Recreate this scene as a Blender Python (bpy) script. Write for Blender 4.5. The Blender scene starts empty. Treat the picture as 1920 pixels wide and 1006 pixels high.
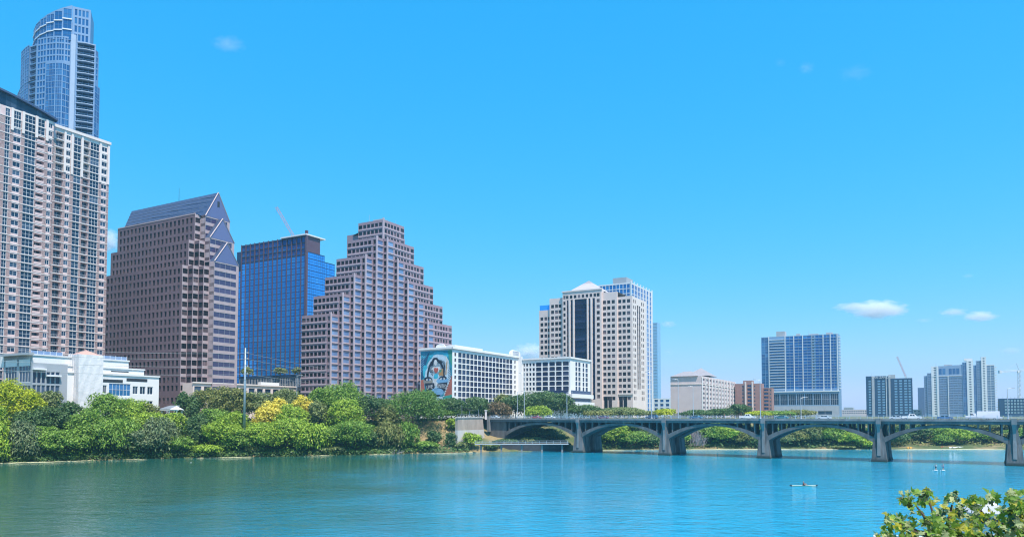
import bpy, math, random
import numpy as np
from mathutils import Vector, Matrix

random.seed(7)
scene = bpy.context.scene
COL = scene.collection

# ------------------------------------------------------------------ camera
F = 1380.0                       # focal length in pixels of a 1920 px wide frame
PITCH = math.radians(2.5)
CAMZ = 15.0
HOR = 778.0
PROW = HOR - F * math.tan(PITCH)
cam_d = bpy.data.cameras.new('camera')
cam = bpy.data.objects.new('camera', cam_d)
COL.objects.link(cam)
cam.location = (0, 0, CAMZ)
cam.rotation_euler = (math.pi / 2 + PITCH, 0, 0)
cam_d.sensor_width = 36
cam_d.lens = 36 * F / 1920
cam_d.shift_y = (PROW - 503.0) / 1920.0
cam_d.clip_start = 0.5
cam_d.clip_end = 60000
scene.camera = cam

# ------------------------------------------------------------------ world, sun, exposure
SUN_AZ = (0.50, -0.866)         # horizontal direction towards the sun
SUN_EL = math.radians(64)
world = bpy.data.worlds.new('World')
scene.world = world
world.use_nodes = True
wn, wl = world.node_tree.nodes, world.node_tree.links
wn.clear()
sky = wn.new('ShaderNodeTexSky')
sky.sky_type = 'NISHITA'
sky.sun_disc = False
sky.sun_elevation = SUN_EL
sky.sun_rotation = math.atan2(SUN_AZ[0], SUN_AZ[1])
sky.altitude = 150
sky.air_density = 1.0
sky.dust_density = 0.6
sky.ozone_density = 3.0
gam = wn.new('ShaderNodeGamma'); gam.inputs['Gamma'].default_value = 1.0
mulc = wn.new('ShaderNodeMix'); mulc.data_type = 'RGBA'; mulc.blend_type = 'MULTIPLY'
mulc.inputs['Factor'].default_value = 1.0
mulc.inputs['B'].default_value = (0.62, 0.98, 1.12, 1)
hsv = wn.new('ShaderNodeHueSaturation'); hsv.inputs['Saturation'].default_value = 1.15
bg = wn.new('ShaderNodeBackground'); bg.inputs['Strength'].default_value = 0.13
wo = wn.new('ShaderNodeOutputWorld')
wl.new(sky.outputs['Color'], gam.inputs['Color'])
wl.new(gam.outputs['Color'], mulc.inputs['A'])
wl.new(mulc.outputs['Result'], hsv.inputs['Color'])
# camera-like rendering of a vivid summer sky: one tone curve per channel for the whole dome
sep = wn.new('ShaderNodeSeparateColor'); comb = wn.new('ShaderNodeCombineColor')
wl.new(hsv.outputs['Color'], sep.inputs['Color'])
SKY_S = 0.13
for ch, (amp, ex) in {'Red': (2.60 * 0.785, 1.25), 'Green': (0.925 * 0.785, 0.45), 'Blue': (1.11 * 0.785, 0.15)}.items():
    m0 = wn.new('ShaderNodeMath'); m0.operation = 'MULTIPLY'; m0.inputs[1].default_value = SKY_S
    p0 = wn.new('ShaderNodeMath'); p0.operation = 'POWER'; p0.inputs[1].default_value = ex
    a0 = wn.new('ShaderNodeMath'); a0.operation = 'MULTIPLY'; a0.inputs[1].default_value = amp / SKY_S
    wl.new(sep.outputs[ch], m0.inputs[0]); wl.new(m0.outputs[0], p0.inputs[0]); wl.new(p0.outputs[0], a0.inputs[0])
    wl.new(a0.outputs[0], comb.inputs[ch])
wl.new(comb.outputs['Color'], bg.inputs['Color'])
wl.new(bg.outputs['Background'], wo.inputs['Surface'])

sun_d = bpy.data.lights.new('sun', 'SUN')
sun_d.energy = 5.0
sun_d.angle = math.radians(0.5)
sun_d.color = (1.0, 0.91, 0.80)
sun = bpy.data.objects.new('sun', sun_d)
COL.objects.link(sun)
_sd = Vector((SUN_AZ[0] * math.cos(SUN_EL), SUN_AZ[1] * math.cos(SUN_EL), math.sin(SUN_EL)))
sun.rotation_euler = _sd.to_track_quat('Z', 'Y').to_euler()
sun.location = (200, -100, 400)

vs = scene.view_settings
vs.view_transform = 'Standard'
vs.look = 'None'
vs.exposure = 0.35
vs.gamma = 1.0
vs.use_curve_mapping = False
scene.cycles.use_denoising = True
scene.cycles.use_adaptive_sampling = False
scene.cycles.filter_width = 1.15
scene.cycles.max_bounces = 6
scene.cycles.diffuse_bounces = 2
scene.cycles.glossy_bounces = 3
scene.cycles.transmission_bounces = 3
scene.cycles.transparent_max_bounces = 6
scene.cycles.volume_bounces = 7
scene.cycles.caustics_reflective = False
scene.cycles.caustics_refractive = False
scene.cycles.sample_clamp_indirect = 4.0

# ------------------------------------------------------------------ geometry of the place
NB = math.radians(61)            # the street grid: north lies 61 degrees left of the view axis
N = np.array((-math.sin(NB), math.cos(NB)))
E = np.array((math.cos(NB), math.sin(NB)))
S = -N


def ray(px, py):
    cx = (px - 960.0) / F
    cy = (PROW - py) / F
    return np.array((cx, math.cos(PITCH) - cy * math.sin(PITCH), math.sin(PITCH) + cy * math.cos(PITCH)))


def at(px, py, Y):
    d = ray(px, py)
    k = Y / d[1]
    return np.array((d[0] * k, Y, CAMZ + d[2] * k))


def gnd(px, py, z=0.0):
    d = ray(px, py)
    k = (z - CAMZ) / d[2]
    return np.array((d[0] * k, d[1] * k, z))


def along(P, d, px, py):
    """distance from P along d at which the vertical plane is seen at column px (row py)"""
    r = ray(px, py)
    a = np.array(((r[0], -d[0]), (r[1], -d[1])))
    return float(np.linalg.solve(a, np.array((P[0], P[1])))[1])


def zat(P, py, px=None):
    """height of row py at the plan position P"""
    if px is None:
        px = 960 + F * P[0] / P[1]
    return float(at(px, py, P[1])[2])


# ------------------------------------------------------------------ materials
MATS = {}


def nodes_of(name):
    m = bpy.data.materials.new(name)
    m.use_nodes = True
    nt = m.node_tree
    b = nt.nodes['Principled BSDF']
    return m, nt, b


def mat(name, col, rough=0.8, var=0.10, scale=0.25, metal=0.0, streak=0.0, bump=0.0):
    """painted or mineral surface: base colour with soft procedural wear"""
    if name in MATS:
        return MATS[name]
    m, nt, b = nodes_of(name)
    tc = nt.nodes.new('ShaderNodeTexCoord')
    no = nt.nodes.new('ShaderNodeTexNoise')
    no.inputs['Scale'].default_value = scale
    no.inputs['Detail'].default_value = 6
    no.inputs['Roughness'].default_value = 0.65
    mp = nt.nodes.new('ShaderNodeMapping')
    mp.inputs['Scale'].default_value = (1, 1, 1 - 0.8 * streak)
    nt.links.new(tc.outputs['Object'], mp.inputs['Vector'])
    nt.links.new(mp.outputs['Vector'], no.inputs['Vector'])
    rmp = nt.nodes.new('ShaderNodeMapRange')
    rmp.inputs['From Min'].default_value = 0.3
    rmp.inputs['From Max'].default_value = 0.7
    rmp.inputs['To Min'].default_value = 1 - var
    rmp.inputs['To Max'].default_value = 1 + var
    nt.links.new(no.outputs['Fac'], rmp.inputs['Value'])
    mx = nt.nodes.new('ShaderNodeMix'); mx.data_type = 'RGBA'; mx.blend_type = 'MULTIPLY'
    mx.inputs['Factor'].default_value = 1
    mx.inputs['A'].default_value = (*col, 1)
    nt.links.new(rmp.outputs['Result'], mx.inputs['B'])
    nt.links.new(mx.outputs['Result'], b.inputs['Base Color'])
    b.inputs['Roughness'].default_value = rough
    b.inputs['Metallic'].default_value = metal
    if bump:
        bp = nt.nodes.new('ShaderNodeBump')
        bp.inputs['Strength'].default_value = bump
        bp.inputs['Distance'].default_value = 0.3
        nt.links.new(no.outputs['Fac'], bp.inputs['Height'])
        nt.links.new(bp.outputs['Normal'], b.inputs['Normal'])
    MATS[name] = m
    return m


def glass(name, dark, light, rough=0.06, ior=1.7, metal=0.0, frac=0.75):
    """window glass that varies from pane to pane: dark rooms, some pale blinds"""
    if name in MATS:
        return MATS[name]
    m, nt, b = nodes_of(name)
    oi = nt.nodes.new('ShaderNodeObjectInfo')
    ge = nt.nodes.new('ShaderNodeNewGeometry')
    ad = nt.nodes.new('ShaderNodeMath'); ad.operation = 'ADD'
    fr = nt.nodes.new('ShaderNodeMath'); fr.operation = 'FRACT'
    nt.links.new(oi.outputs['Random'], ad.inputs[0])
    nt.links.new(ge.outputs['Random Per Island'], ad.inputs[1])
    nt.links.new(ad.outputs[0], fr.inputs[0])
    cr = nt.nodes.new('ShaderNodeValToRGB')
    cr.color_ramp.elements[0].position = 0.0
    cr.color_ramp.elements[0].color = (*dark, 1)
    cr.color_ramp.elements[1].position = 1.0
    cr.color_ramp.elements[1].color = (*light, 1)
    e = cr.color_ramp.elements.new(frac)
    e.color = tuple(dark[i] * 0.8 + light[i] * 0.2 for i in range(3)) + (1,)
    nt.links.new(fr.outputs[0], cr.inputs['Fac'])
    nt.links.new(cr.outputs['Color'], b.inputs['Base Color'])
    tc = nt.nodes.new('ShaderNodeTexCoord')
    no = nt.nodes.new('ShaderNodeTexNoise')
    no.inputs['Scale'].default_value = 0.35
    bp = nt.nodes.new('ShaderNodeBump')
    bp.inputs['Strength'].default_value = 0.05
    bp.inputs['Distance'].default_value = 0.3
    nt.links.new(tc.outputs['Object'], no.inputs['Vector'])
    nt.links.new(no.outputs['Fac'], bp.inputs['Height'])
    nt.links.new(bp.outputs['Normal'], b.inputs['Normal'])
    b.inputs['Roughness'].default_value = rough
    b.inputs['IOR'].default_value = ior
    b.inputs['Metallic'].default_value = metal
    MATS[name] = m
    return m


def leafmat(name, col, var=0.45, trans=0.3):
    if name in MATS:
        return MATS[name]
    m, nt, b = nodes_of(name)
    ge = nt.nodes.new('ShaderNodeNewGeometry')
    oi = nt.nodes.new('ShaderNodeObjectInfo')
    ad = nt.nodes.new('ShaderNodeMath'); ad.operation = 'ADD'
    fr = nt.nodes.new('ShaderNodeMath'); fr.operation = 'FRACT'
    nt.links.new(oi.outputs['Random'], ad.inputs[0])
    nt.links.new(ge.outputs['Random Per Island'], ad.inputs[1])
    nt.links.new(ad.outputs[0], fr.inputs[0])
    cr = nt.nodes.new('ShaderNodeValToRGB')
    lo = tuple(c * (1 - var) for c in col)
    hi = (min(1, col[0] * (1 + var) + 0.02), min(1, col[1] * (1 + 0.7 * var)), col[2] * (1 + 0.3 * var))
    cr.color_ramp.elements[0].color = (*lo, 1)
    cr.color_ramp.elements[1].color = (*hi, 1)
    nt.links.new(fr.outputs[0], cr.inputs['Fac'])
    nt.links.new(cr.outputs['Color'], b.inputs['Base Color'])
    b.inputs['Roughness'].default_value = 0.55
    tr = nt.nodes.new('ShaderNodeBsdfTranslucent')
    nt.links.new(cr.outputs['Color'], tr.inputs['Color'])
    mx = nt.nodes.new('ShaderNodeMixShader')
    mx.inputs['Fac'].default_value = trans
    out = [n for n in nt.nodes if n.type == 'OUTPUT_MATERIAL'][0]
    nt.links.new(b.outputs[0], mx.inputs[1])
    nt.links.new(tr.outputs[0], mx.inputs[2])
    nt.links.new(mx.outputs[0], out.inputs['Surface'])
    MATS[name] = m
    return m


# ------------------------------------------------------------------ mesh helpers
def tag(o, label=None, cat=None, group=None, kind=None):
    if label: o['label'] = label
    if cat: o['category'] = cat
    if group: o['group'] = group
    if kind: o['kind'] = kind
    return o


def empty(name, loc, label=None, cat=None, group=None):
    o = bpy.data.objects.new(name, None)
    COL.objects.link(o)
    o.location = tuple(float(v) for v in loc)
    o.empty_display_size = 0.5
    return tag(o, label, cat, group)


class MB:
    """collects faces in world coordinates; build() links them as one mesh"""

    def __init__(self):
        self.v, self.f, self.m = [], [], []

    def face(self, pts, mi=0):
        k = len(self.v)
        self.v.extend([tuple(p) for p in pts])
        self.f.append(tuple(range(k, k + len(pts))))
        self.m.append(mi)

    def obox(self, o, ax, ay, az, mi=0):
        """box from corner o along three edge vectors (right handed)"""
        o, ax, ay, az = (np.array(q, float) for q in (o, ax, ay, az))
        c = [o, o + ax, o + ax + ay, o + ay]
        d = [p + az for p in c]
        k = len(self.v)
        self.v.extend([tuple(p) for p in c + d])
        for q in ((3, 2, 1, 0), (4, 5, 6, 7), (0, 1, 5, 4), (1, 2, 6, 5), (2, 3, 7, 6), (3, 0, 4, 7)):
            self.f.append(tuple(k + i for i in q)); self.m.append(mi)

    def box(self, x0, x1, y0, y1, z0, z1, mi=0):
        self.obox((x0, y0, z0), (x1 - x0, 0, 0), (0, y1 - y0, 0), (0, 0, z1 - z0), mi)

    def wbox(self, P, d, x0, x1, out0, out1, z0, z1, mi=0):
        """box on a facade: P start, d direction, out0..out1 metres outward"""
        d = np.array(d); n = np.array((d[1], -d[0]))
        o = np.array(P[:2]) + d * x0 + n * out1
        self.obox((o[0], o[1], z0), (d[0] * (x1 - x0), d[1] * (x1 - x0), 0),
                  (-n[0] * (out1 - out0), -n[1] * (out1 - out0), 0), (0, 0, z1 - z0), mi)

    def prism(self, poly, z0, z1, mi=0, top=None, bottom=False):
        """vertical prism, poly counter-clockwise seen from above"""
        n = len(poly)
        for i in range(n):
            a, b = poly[i], poly[(i + 1) % n]
            self.face([(a[0], a[1], z0), (b[0], b[1], z0), (b[0], b[1], z1), (a[0], a[1], z1)], mi)
        self.face([(p[0], p[1], z1) for p in poly], mi if top is None else top)
        if bottom:
            self.face([(p[0], p[1], z0) for p in reversed(poly)], mi)

    def tube(self, a, b, r0, r1=None, n=6, mi=0, cap=True):
        a, b = Vector(a), Vector(b)
        r1 = r0 if r1 is None else r1
        q = (b - a).to_track_quat('Z', 'Y')
        k = len(self.v)
        for p, r in ((a, r0), (b, r1)):
            for i in range(n):
                t = 2 * math.pi * i / n
                self.v.append(tuple(p + q @ Vector((r * math.cos(t), r * math.sin(t), 0))))
        for i in range(n):
            j = (i + 1) % n
            self.f.append((k + i, k + j, k + n + j, k + n + i)); self.m.append(mi)
        if cap:
            self.f.append(tuple(k + n + i for i in range(n))); self.m.append(mi)
            self.f.append(tuple(k + i for i in reversed(range(n)))); self.m.append(mi)

    def lathe(self, c, prof, n=10, mi=0):
        """profile [(r, z)...] turned round a vertical axis at c"""
        k = len(self.v)
        for r, z in prof:
            for i in range(n):
                t = 2 * math.pi * i / n
                self.v.append((c[0] + r * math.cos(t), c[1] + r * math.sin(t), c[2] + z))
        for j in range(len(prof) - 1):
            for i in range(n):
                i2 = (i + 1) % n
                self.f.append((k + j * n + i, k + j * n + i2, k + (j + 1) * n + i2, k + (j + 1) * n + i))
                self.m.append(mi)
        self.f.append(tuple(k + (len(prof) - 1) * n + i for i in range(n))); self.m.append(mi)

    def build(self, name, mats, parent=None, smooth=False, kind=None, label=None):
        if not isinstance(mats, (list, tuple)):
            mats = [mats]
        off = np.array(parent_world(parent)) if parent is not None else np.zeros(3)
        me = bpy.data.meshes.new(name)
        v = np.array(self.v, float) - off
        me.from_pydata([tuple(p) for p in v], [], self.f)
        for m in mats:
            me.materials.append(m)
        me.polygons.foreach_set('material_index', self.m)
        if smooth:
            me.polygons.foreach_set('use_smooth', [True] * len(self.f))
        me.update()
        return link(name, me, parent, kind, label)


def parent_world(o):
    p = Vector((0, 0, 0))
    while o is not None:
        p = p + o.location
        o = o.parent
    return p


def link(name, me, parent=None, kind=None, label=None):
    o = bpy.data.objects.new(name, me)
    COL.objects.link(o)
    if parent is not None:
        o.parent = parent
    if kind: o['kind'] = kind
    if label: o['label'] = label
    return o


def quad_mesh(name, verts, mats, nv=4, matidx=None):
    """fast mesh of separate nv-gons from an array (k*nv, 3)"""
    verts = np.asarray(verts, np.float32).reshape(-1, 3)
    k = len(verts) // nv
    me = bpy.data.meshes.new(name)
    me.vertices.add(k * nv)
    me.vertices.foreach_set('co', verts.ravel())
    me.loops.add(k * nv)
    me.loops.foreach_set('vertex_index', np.arange(k * nv, dtype=np.int32))
    me.polygons.add(k)
    me.polygons.foreach_set('loop_start', np.arange(0, k * nv, nv, dtype=np.int32))
    try:
        me.polygons.foreach_set('loop_total', np.full(k, nv, dtype=np.int32))
    except Exception:
        pass
    for m in (mats if isinstance(mats, (list, tuple)) else [mats]):
        me.materials.append(m)
    if matidx is not None:
        me.polygons.foreach_set('material_index', np.asarray(matidx, np.int32))
    me.update(calc_edges=True)
    me.validate()
    return me


# ------------------------------------------------------------------ facades with real openings
KIND = {}


def wkind(name, f0, f1, r, glass, frame, nx=1, nz=1, fw=0.12, rail=None, part='window', arch=0.0):
    KIND[name] = dict(f0=f0, f1=f1, r=r, glass=glass, frame=frame, nx=nx, nz=nz, fw=fw, rail=rail, part=part, arch=arch)


WMESH = {}


def window_geo(w, h, kn):
    """faces of one window in its own frame: x along the wall, y into the wall, z up"""
    k = KIND[kn]
    r, fw = k['r'], k['fw']
    mb = MB()
    mb.face([(0, r, 0), (w, r, 0), (w, r, h), (0, r, h)], 0)
    y0, y1 = r - 0.12, r
    if fw > 0:
        for (a, b, c, d) in ((0, w, 0, fw), (0, w, h - fw, h), (0, fw, fw, h - fw), (w - fw, w, fw, h - fw)):
            mb.face([(a, y0, c), (b, y0, c), (b, y0, d), (a, y0, d)], 1)
        mb.face([(fw, y0, fw), (w - fw, y0, fw), (w - fw, y1, fw), (fw, y1, fw)], 1)
        mb.face([(fw, y0, fw), (fw, y1, fw), (fw, y1, h - fw), (fw, y0, h - fw)], 1)
        mb.face([(w - fw, y1, fw), (w - fw, y0, fw), (w - fw, y0, h - fw), (w - fw, y1, h - fw)], 1)
        mb.face([(fw, y1, h - fw), (w - fw, y1, h - fw), (w - fw, y0, h - fw), (fw, y0, h - fw)], 1)
        for i in range(1, k['nx']):
            x = w * i / k['nx']
            mb.box(x - fw / 2, x + fw / 2, y0 + 0.02, y1 + 0.01, fw, h - fw, 1)
        for i in range(1, k['nz']):
            z = h * i / k['nz']
            mb.box(fw, w - fw, y0 + 0.03, y1 + 0.01, z - fw / 2, z + fw / 2, 1)
    if k['arch']:
        ar = min(k['arch'], w * 0.48, h * 0.48)
        for sx in (0, 1):
            for n_ in range(3):
                t0, t1 = n_ * math.pi / 6, (n_ + 1) * math.pi / 6
                p = []
                for t in (t0, t1):
                    x = ar - ar * math.cos(t); z = h - ar + ar * math.sin(t)
                    p.append((x if sx == 0 else w - x, z))
                q = [(0 if sx == 0 else w, h), p[0], p[1]]
                f = [(a, 0.02, b) for a, b in q]
                if sx == 0:
                    f = f[::-1]
                mb.face(f, 2)
    if k['rail']:
        if k['rail'] == 'solid':
            mb.box(0, w, -0.1, 0.1, 0, min(1.1, h * 0.4), 2)
        else:
            hh = min(1.1, h * 0.42)
            mb.box(0, w, -0.06, 0.04, hh - 0.12, hh, 1)
            mb.box(0, w, -0.06, 0.04, 0.0, 0.14, 1)
            for i in range(5):
                x = w * (i + 0.5) / 5
                mb.box(x - 0.04, x + 0.04, -0.04, 0.02, 0.14, hh - 0.12, 1)
    return mb


class Building:
    def __init__(self, name, base, label, cat='building', group=None, mats=None, cap=300):
        self.root = empty(name, base, label, cat, group)
        self.off = np.array(base, float)
        self.w = MB()
        self.mats = mats
        self.wins = []
        self.cap = cap

    def facade(self, P, d, L, z0, z1, cols, rows, mi=0, mif=None, gaps=True):
        """cols: (x0, x1, kind); rows: (zb, zt). The wall has an opening with reveals for every window."""
        P = np.array(P[:2], float); d = np.array(d, float)
        n = np.array((d[1], -d[0]))
        w = self.w

        def V(x, dep, z):
            q = P + d * x - n * dep
            return (q[0], q[1], z)

        def wall(xa, xb, za, zb):
            if xb - xa < 1e-4 or zb - za < 1e-4:
                return
            if mif is None:
                w.face([V(xa, 0, za), V(xb, 0, za), V(xb, 0, zb), V(xa, 0, zb)], mi)
            else:
                cuts = [za] + [c for c in mif[0] if za < c < zb] + [zb]
                for a, b in zip(cuts, cuts[1:]):
                    w.face([V(xa, 0, a), V(xb, 0, a), V(xb, 0, b), V(xa, 0, b)], mif[1]((a + b) / 2))
        x = 0.0
        for c in sorted(cols, key=lambda q: q[0]):
            x0, x1, kn = c[:3]
            wall(x, x0, z0, z1)
            x = x1
            zc = z0
            rr = c[3] if len(c) > 3 else rows
            for zb, zt in sorted(rr):
                kk = kn(zb) if callable(kn) else kn
                if kk is None:
                    continue
                K = KIND[kk]
                a = zb + (zt - zb) * K['f0']; b = zb + (zt - zb) * K['f1']
                wall(x0, x1, zc, a)
                r = K['r']
                m2 = mi if mif is None else mif[1]((a + b) / 2)
                w.face([V(x0, 0, a), V(x1, 0, a), V(x1, r, a), V(x0, r, a)], m2)
                w.face([V(x0, r, b), V(x1, r, b), V(x1, 0, b), V(x0, 0, b)], m2)
                w.face([V(x0, 0, a), V(x0, r, a), V(x0, r, b), V(x0, 0, b)], m2)
                w.face([V(x1, r, a), V(x1, 0, a), V(x1, 0, b), V(x1, r, b)], m2)
                o = P + d * x0
                self.wins.append((round(x1 - x0, 2), round(b - a, 2), kk, (o[0], o[1], a), (d[0], d[1])))
                zc = b
            wall(x0, x1, zc, z1)
        wall(x, L, z0, z1)

    def plain(self, P, d, L, z0, z1, mi=0):
        P = np.array(P[:2]); q = P + np.array(d) * L
        self.w.face([(P[0], P[1], z0), (q[0], q[1], z0), (q[0], q[1], z1), (P[0], P[1], z1)], mi)

    def block(self, P, wl, sl, z0, z1, west=None, south=None, mi=0, roof=0, mif=None, parapet=0.0):
        """rectangular block with its SW corner at P; west / south = (cols, rows)"""
        P = np.array(P[:2], float)
        nw, se = P + N * wl, P + E * sl
        if west: self.facade(nw, S, wl, z0, z1, west[0], west[1], mi, mif)
        else: self.plain(nw, S, wl, z0, z1, mi)
        if south: self.facade(P, E, sl, z0, z1, south[0], south[1], mi, mif)
        else: self.plain(P, E, sl, z0, z1, mi)
        self.plain(se, N, wl, z0, z1, mi)
        self.plain(se + N * wl, -E, sl, z0, z1, mi)
        zr = z1 - parapet
        self.w.face([(*P, zr), (*se, zr), (*(se + N * wl), zr), (*nw, zr)], roof)

    def part(self, mb, name, mats, kind=None, label=None, parent=None, smooth=False):
        return mb.build(name, mats, parent or self.root, smooth, kind, label)

    def finish(self):
        ws = sorted(self.wins, key=lambda q: -q[0] * q[1] / (q[3][0] ** 2 + q[3][1] ** 2))
        single = ws[:self.cap]
        if self.w.f:
            self.w.build('wall', self.mats, self.root)
        for w, h, kn, o, d in single:
            key = (w, h, kn, self.mats[0].name)
            if key not in WMESH:
                g = window_geo(w, h, kn)
                me = bpy.data.meshes.new(KIND[kn]['part'])
                me.from_pydata(g.v, [], g.f)
                k = KIND[kn]
                for m in (k['glass'], k['frame'], self.mats[0]):
                    me.materials.append(m)
                me.polygons.foreach_set('material_index', g.m)
                me.update()
                WMESH[key] = me
            ob = bpy.data.objects.new(KIND[kn]['part'], WMESH[key])
            COL.objects.link(ob)
            ob.parent = self.root
            ob.location = (o[0] - self.off[0], o[1] - self.off[1], o[2] - self.off[2])
            ob.rotation_euler = (0, 0, math.atan2(d[1], d[0]))
        rest = ws[self.cap:]
        if rest:
            mats, mb = [], MB()
            for w, h, kn, o, d in rest:
                g = window_geo(w, h, kn)
                k = KIND[kn]
                idx = []
                for m in (k['glass'], k['frame'], self.mats[0]):
                    if m not in mats: mats.append(m)
                    idx.append(mats.index(m))
                b0 = len(mb.v)
                dx, dy = d
                mb.v.extend([(o[0] + x * dx - y * dy, o[1] + x * dy + y * dx, o[2] + z) for x, y, z in g.v])
                mb.f.extend([tuple(i + b0 for i in f) for f in g.f])
                mb.m.extend([idx[i] for i in g.m])
            mb.build('window_rows', mats, self.root, kind='stuff')


def ucols(L, n, frac, kind, m0=0.0, m1=None):
    m1 = m0 if m1 is None else m1
    p = (L - m0 - m1) / n
    return [(m0 + p * (i + 0.5 - frac / 2), m0 + p * (i + 0.5 + frac / 2), kind) for i in range(n)]


def urows(z0, z1, n):
    h = (z1 - z0) / n
    return [(z0 + h * i, z0 + h * (i + 1)) for i in range(n)]


def rows_down(ztop, h, n):
    return [(ztop - h * (i + 1), ztop - h * i) for i in range(n)]
# ================================================================== THE SETTING
# ------------------------------------------------------------------ banks
SHORE = [(-4000, 1010), (-1500, 930), (-600, 892), (-150, 873), (0, 868), (120, 864), (200, 862), (340, 858), (460, 856.5), (600, 853.5),
         (720, 850.5), (850, 848.5), (920, 846.5), (1000, 845), (1090, 843.5), (1230, 842.5), (1400, 841.5), (1520, 841.2),
         (1640, 842), (1760, 841.5), (1900, 842), (2200, 843), (3000, 846), (5500, 856)]
_sx = np.array([p[0] for p in SHORE], float)
_sr = np.array([np.hypot(*gnd(p[0], p[1])[:2]) for p in SHORE])
PROF_L = np.array([(-60, -4), (-6, -1.6), (-0.6, -0.12), (0.4, 0.3), (3, 1.1), (9, 3.4), (18, 7.0), (28, 10.6), (38, 12.9), (46, 13.4), (60, 13.5), (2400, 13.5)])
PROF_R = np.array([(-60, -4), (-6, -1.6), (-0.6, -0.12), (0.4, 0.3), (5, 0.9), (14, 1.6), (30, 4.0), (60, 8.0), (95, 12.4), (130, 13.4), (170, 13.5), (2400, 13.5)])


def shore_r(px):
    r = float(np.interp(px, _sx, _sr))
    return r + 0.9 * math.sin(px * 0.043) + 0.6 * math.sin(px * 0.11 + 1.0)


def ground_z(px, inl):
    a = np.interp(inl, PROF_L[:, 0], PROF_L[:, 1])
    b = np.interp(inl, PROF_R[:, 0], PROF_R[:, 1])
    t = min(1, max(0, (px - 1600) / 60.0))
    return float(a * (1 - t) + b * t)


def bank(px, inl):
    """point on the far bank: column px, inl metres inland from the waterline"""
    d = np.array(((px - 960) / F, 1.0)); d /= np.hypot(*d)
    r = shore_r(px) + inl
    return np.array((d[0] * r, d[1] * r, ground_z(px, inl)))


def make_terrain():
    pxs = np.concatenate([np.linspace(-4000, -300, 30), np.arange(-280, 2200, 12.0), np.linspace(2220, 5500, 30)])
    inl = [-60, -20, -6, -2, -0.6, 0.4, 1.6, 3, 6, 9, 13, 18, 23, 28, 33, 38, 46, 60, 95, 130, 170, 260, 500, 1000, 1700, 2300]
    rng = np.random.default_rng(3)
    v, f = [], []
    for p in pxs:
        for k, i in enumerate(inl):
            q = bank(p, i)
            if 1 < i < 40: q[2] += rng.normal(0, 0.25)
            v.append(tuple(q))
    m = len(inl)
    for a in range(len(pxs) - 1):
        for b in range(m - 1):
            f.append((a * m + b, (a + 1) * m + b, (a + 1) * m + b + 1, a * m + b + 1))
    me = bpy.data.meshes.new('ground')
    me.from_pydata(v, [], f)
    me.polygons.foreach_set('use_smooth', [True] * len(f))
    g, nt, b = nodes_of('bank_soil')
    tc = nt.nodes.new('ShaderNodeTexCoord')
    n1 = nt.nodes.new('ShaderNodeTexNoise'); n1.inputs['Scale'].default_value = 0.09; n1.inputs['Detail'].default_value = 8
    n2 = nt.nodes.new('ShaderNodeTexNoise'); n2.inputs['Scale'].default_value = 1.1; n2.inputs['Detail'].default_value = 8
    nt.links.new(tc.outputs['Object'], n1.inputs['Vector']); nt.links.new(tc.outputs['Object'], n2.inputs['Vector'])
    c1 = nt.nodes.new('ShaderNodeValToRGB')
    for e_, (p_, c_) in zip(c1.color_ramp.elements, ((0.44, (0.07, 0.10, 0.03, 1)), (0.62, (0.26, 0.20, 0.10, 1)))):
        e_.position = p_; e_.color = c_
    c2 = nt.nodes.new('ShaderNodeMix'); c2.data_type = 'RGBA'; c2.blend_type = 'MULTIPLY'; c2.inputs['Factor'].default_value = 0.7
    r2 = nt.nodes.new('ShaderNodeMapRange'); r2.inputs['To Min'].default_value = 0.55; r2.inputs['To Max'].default_value = 1.5
    nt.links.new(n1.outputs['Fac'], c1.inputs['Fac'])
    nt.links.new(n2.outputs['Fac'], r2.inputs['Value'])
    nt.links.new(c1.outputs['Color'], c2.inputs['A']); nt.links.new(r2.outputs['Result'], c2.inputs['B'])
    nt.links.new(c2.outputs['Result'], b.inputs['Base Color'])
    b.inputs['Roughness'].default_value = 0.95
    me.materials.append(g)
    me.update()
    tag(link('ground', me), 'river bank and city ground beyond the water', None, kind='structure')


make_terrain()


def make_near_bank():
    mb = MB()
    xs = np.linspace(-160, 160, 33); ys = [-140, -60, -20, 0, 15, 30, 42, 50, 56, 60]
    zs = [9, 8, 6, 4.5, 3.2, 2.2, 1.4, 0.7, -0.1, -1.6]
    rng = np.random.default_rng(5)
    def wob(x): return 3 * math.sin(x * 0.05)
    for i in range(len(xs) - 1):
        for j in range(len(ys) - 1):
            mb.face([(xs[i], ys[j] + wob(xs[i]), zs[j]), (xs[i + 1], ys[j] + wob(xs[i + 1]), zs[j]),
                     (xs[i + 1], ys[j + 1] + wob(xs[i + 1]), zs[j + 1]), (xs[i], ys[j + 1] + wob(xs[i]), zs[j + 1])])
    tag(mb.build('near_ground', bpy.data.materials['bank_soil'], smooth=True), 'near bank below the viewpoint', None, kind='structure')


make_near_bank()


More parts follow.
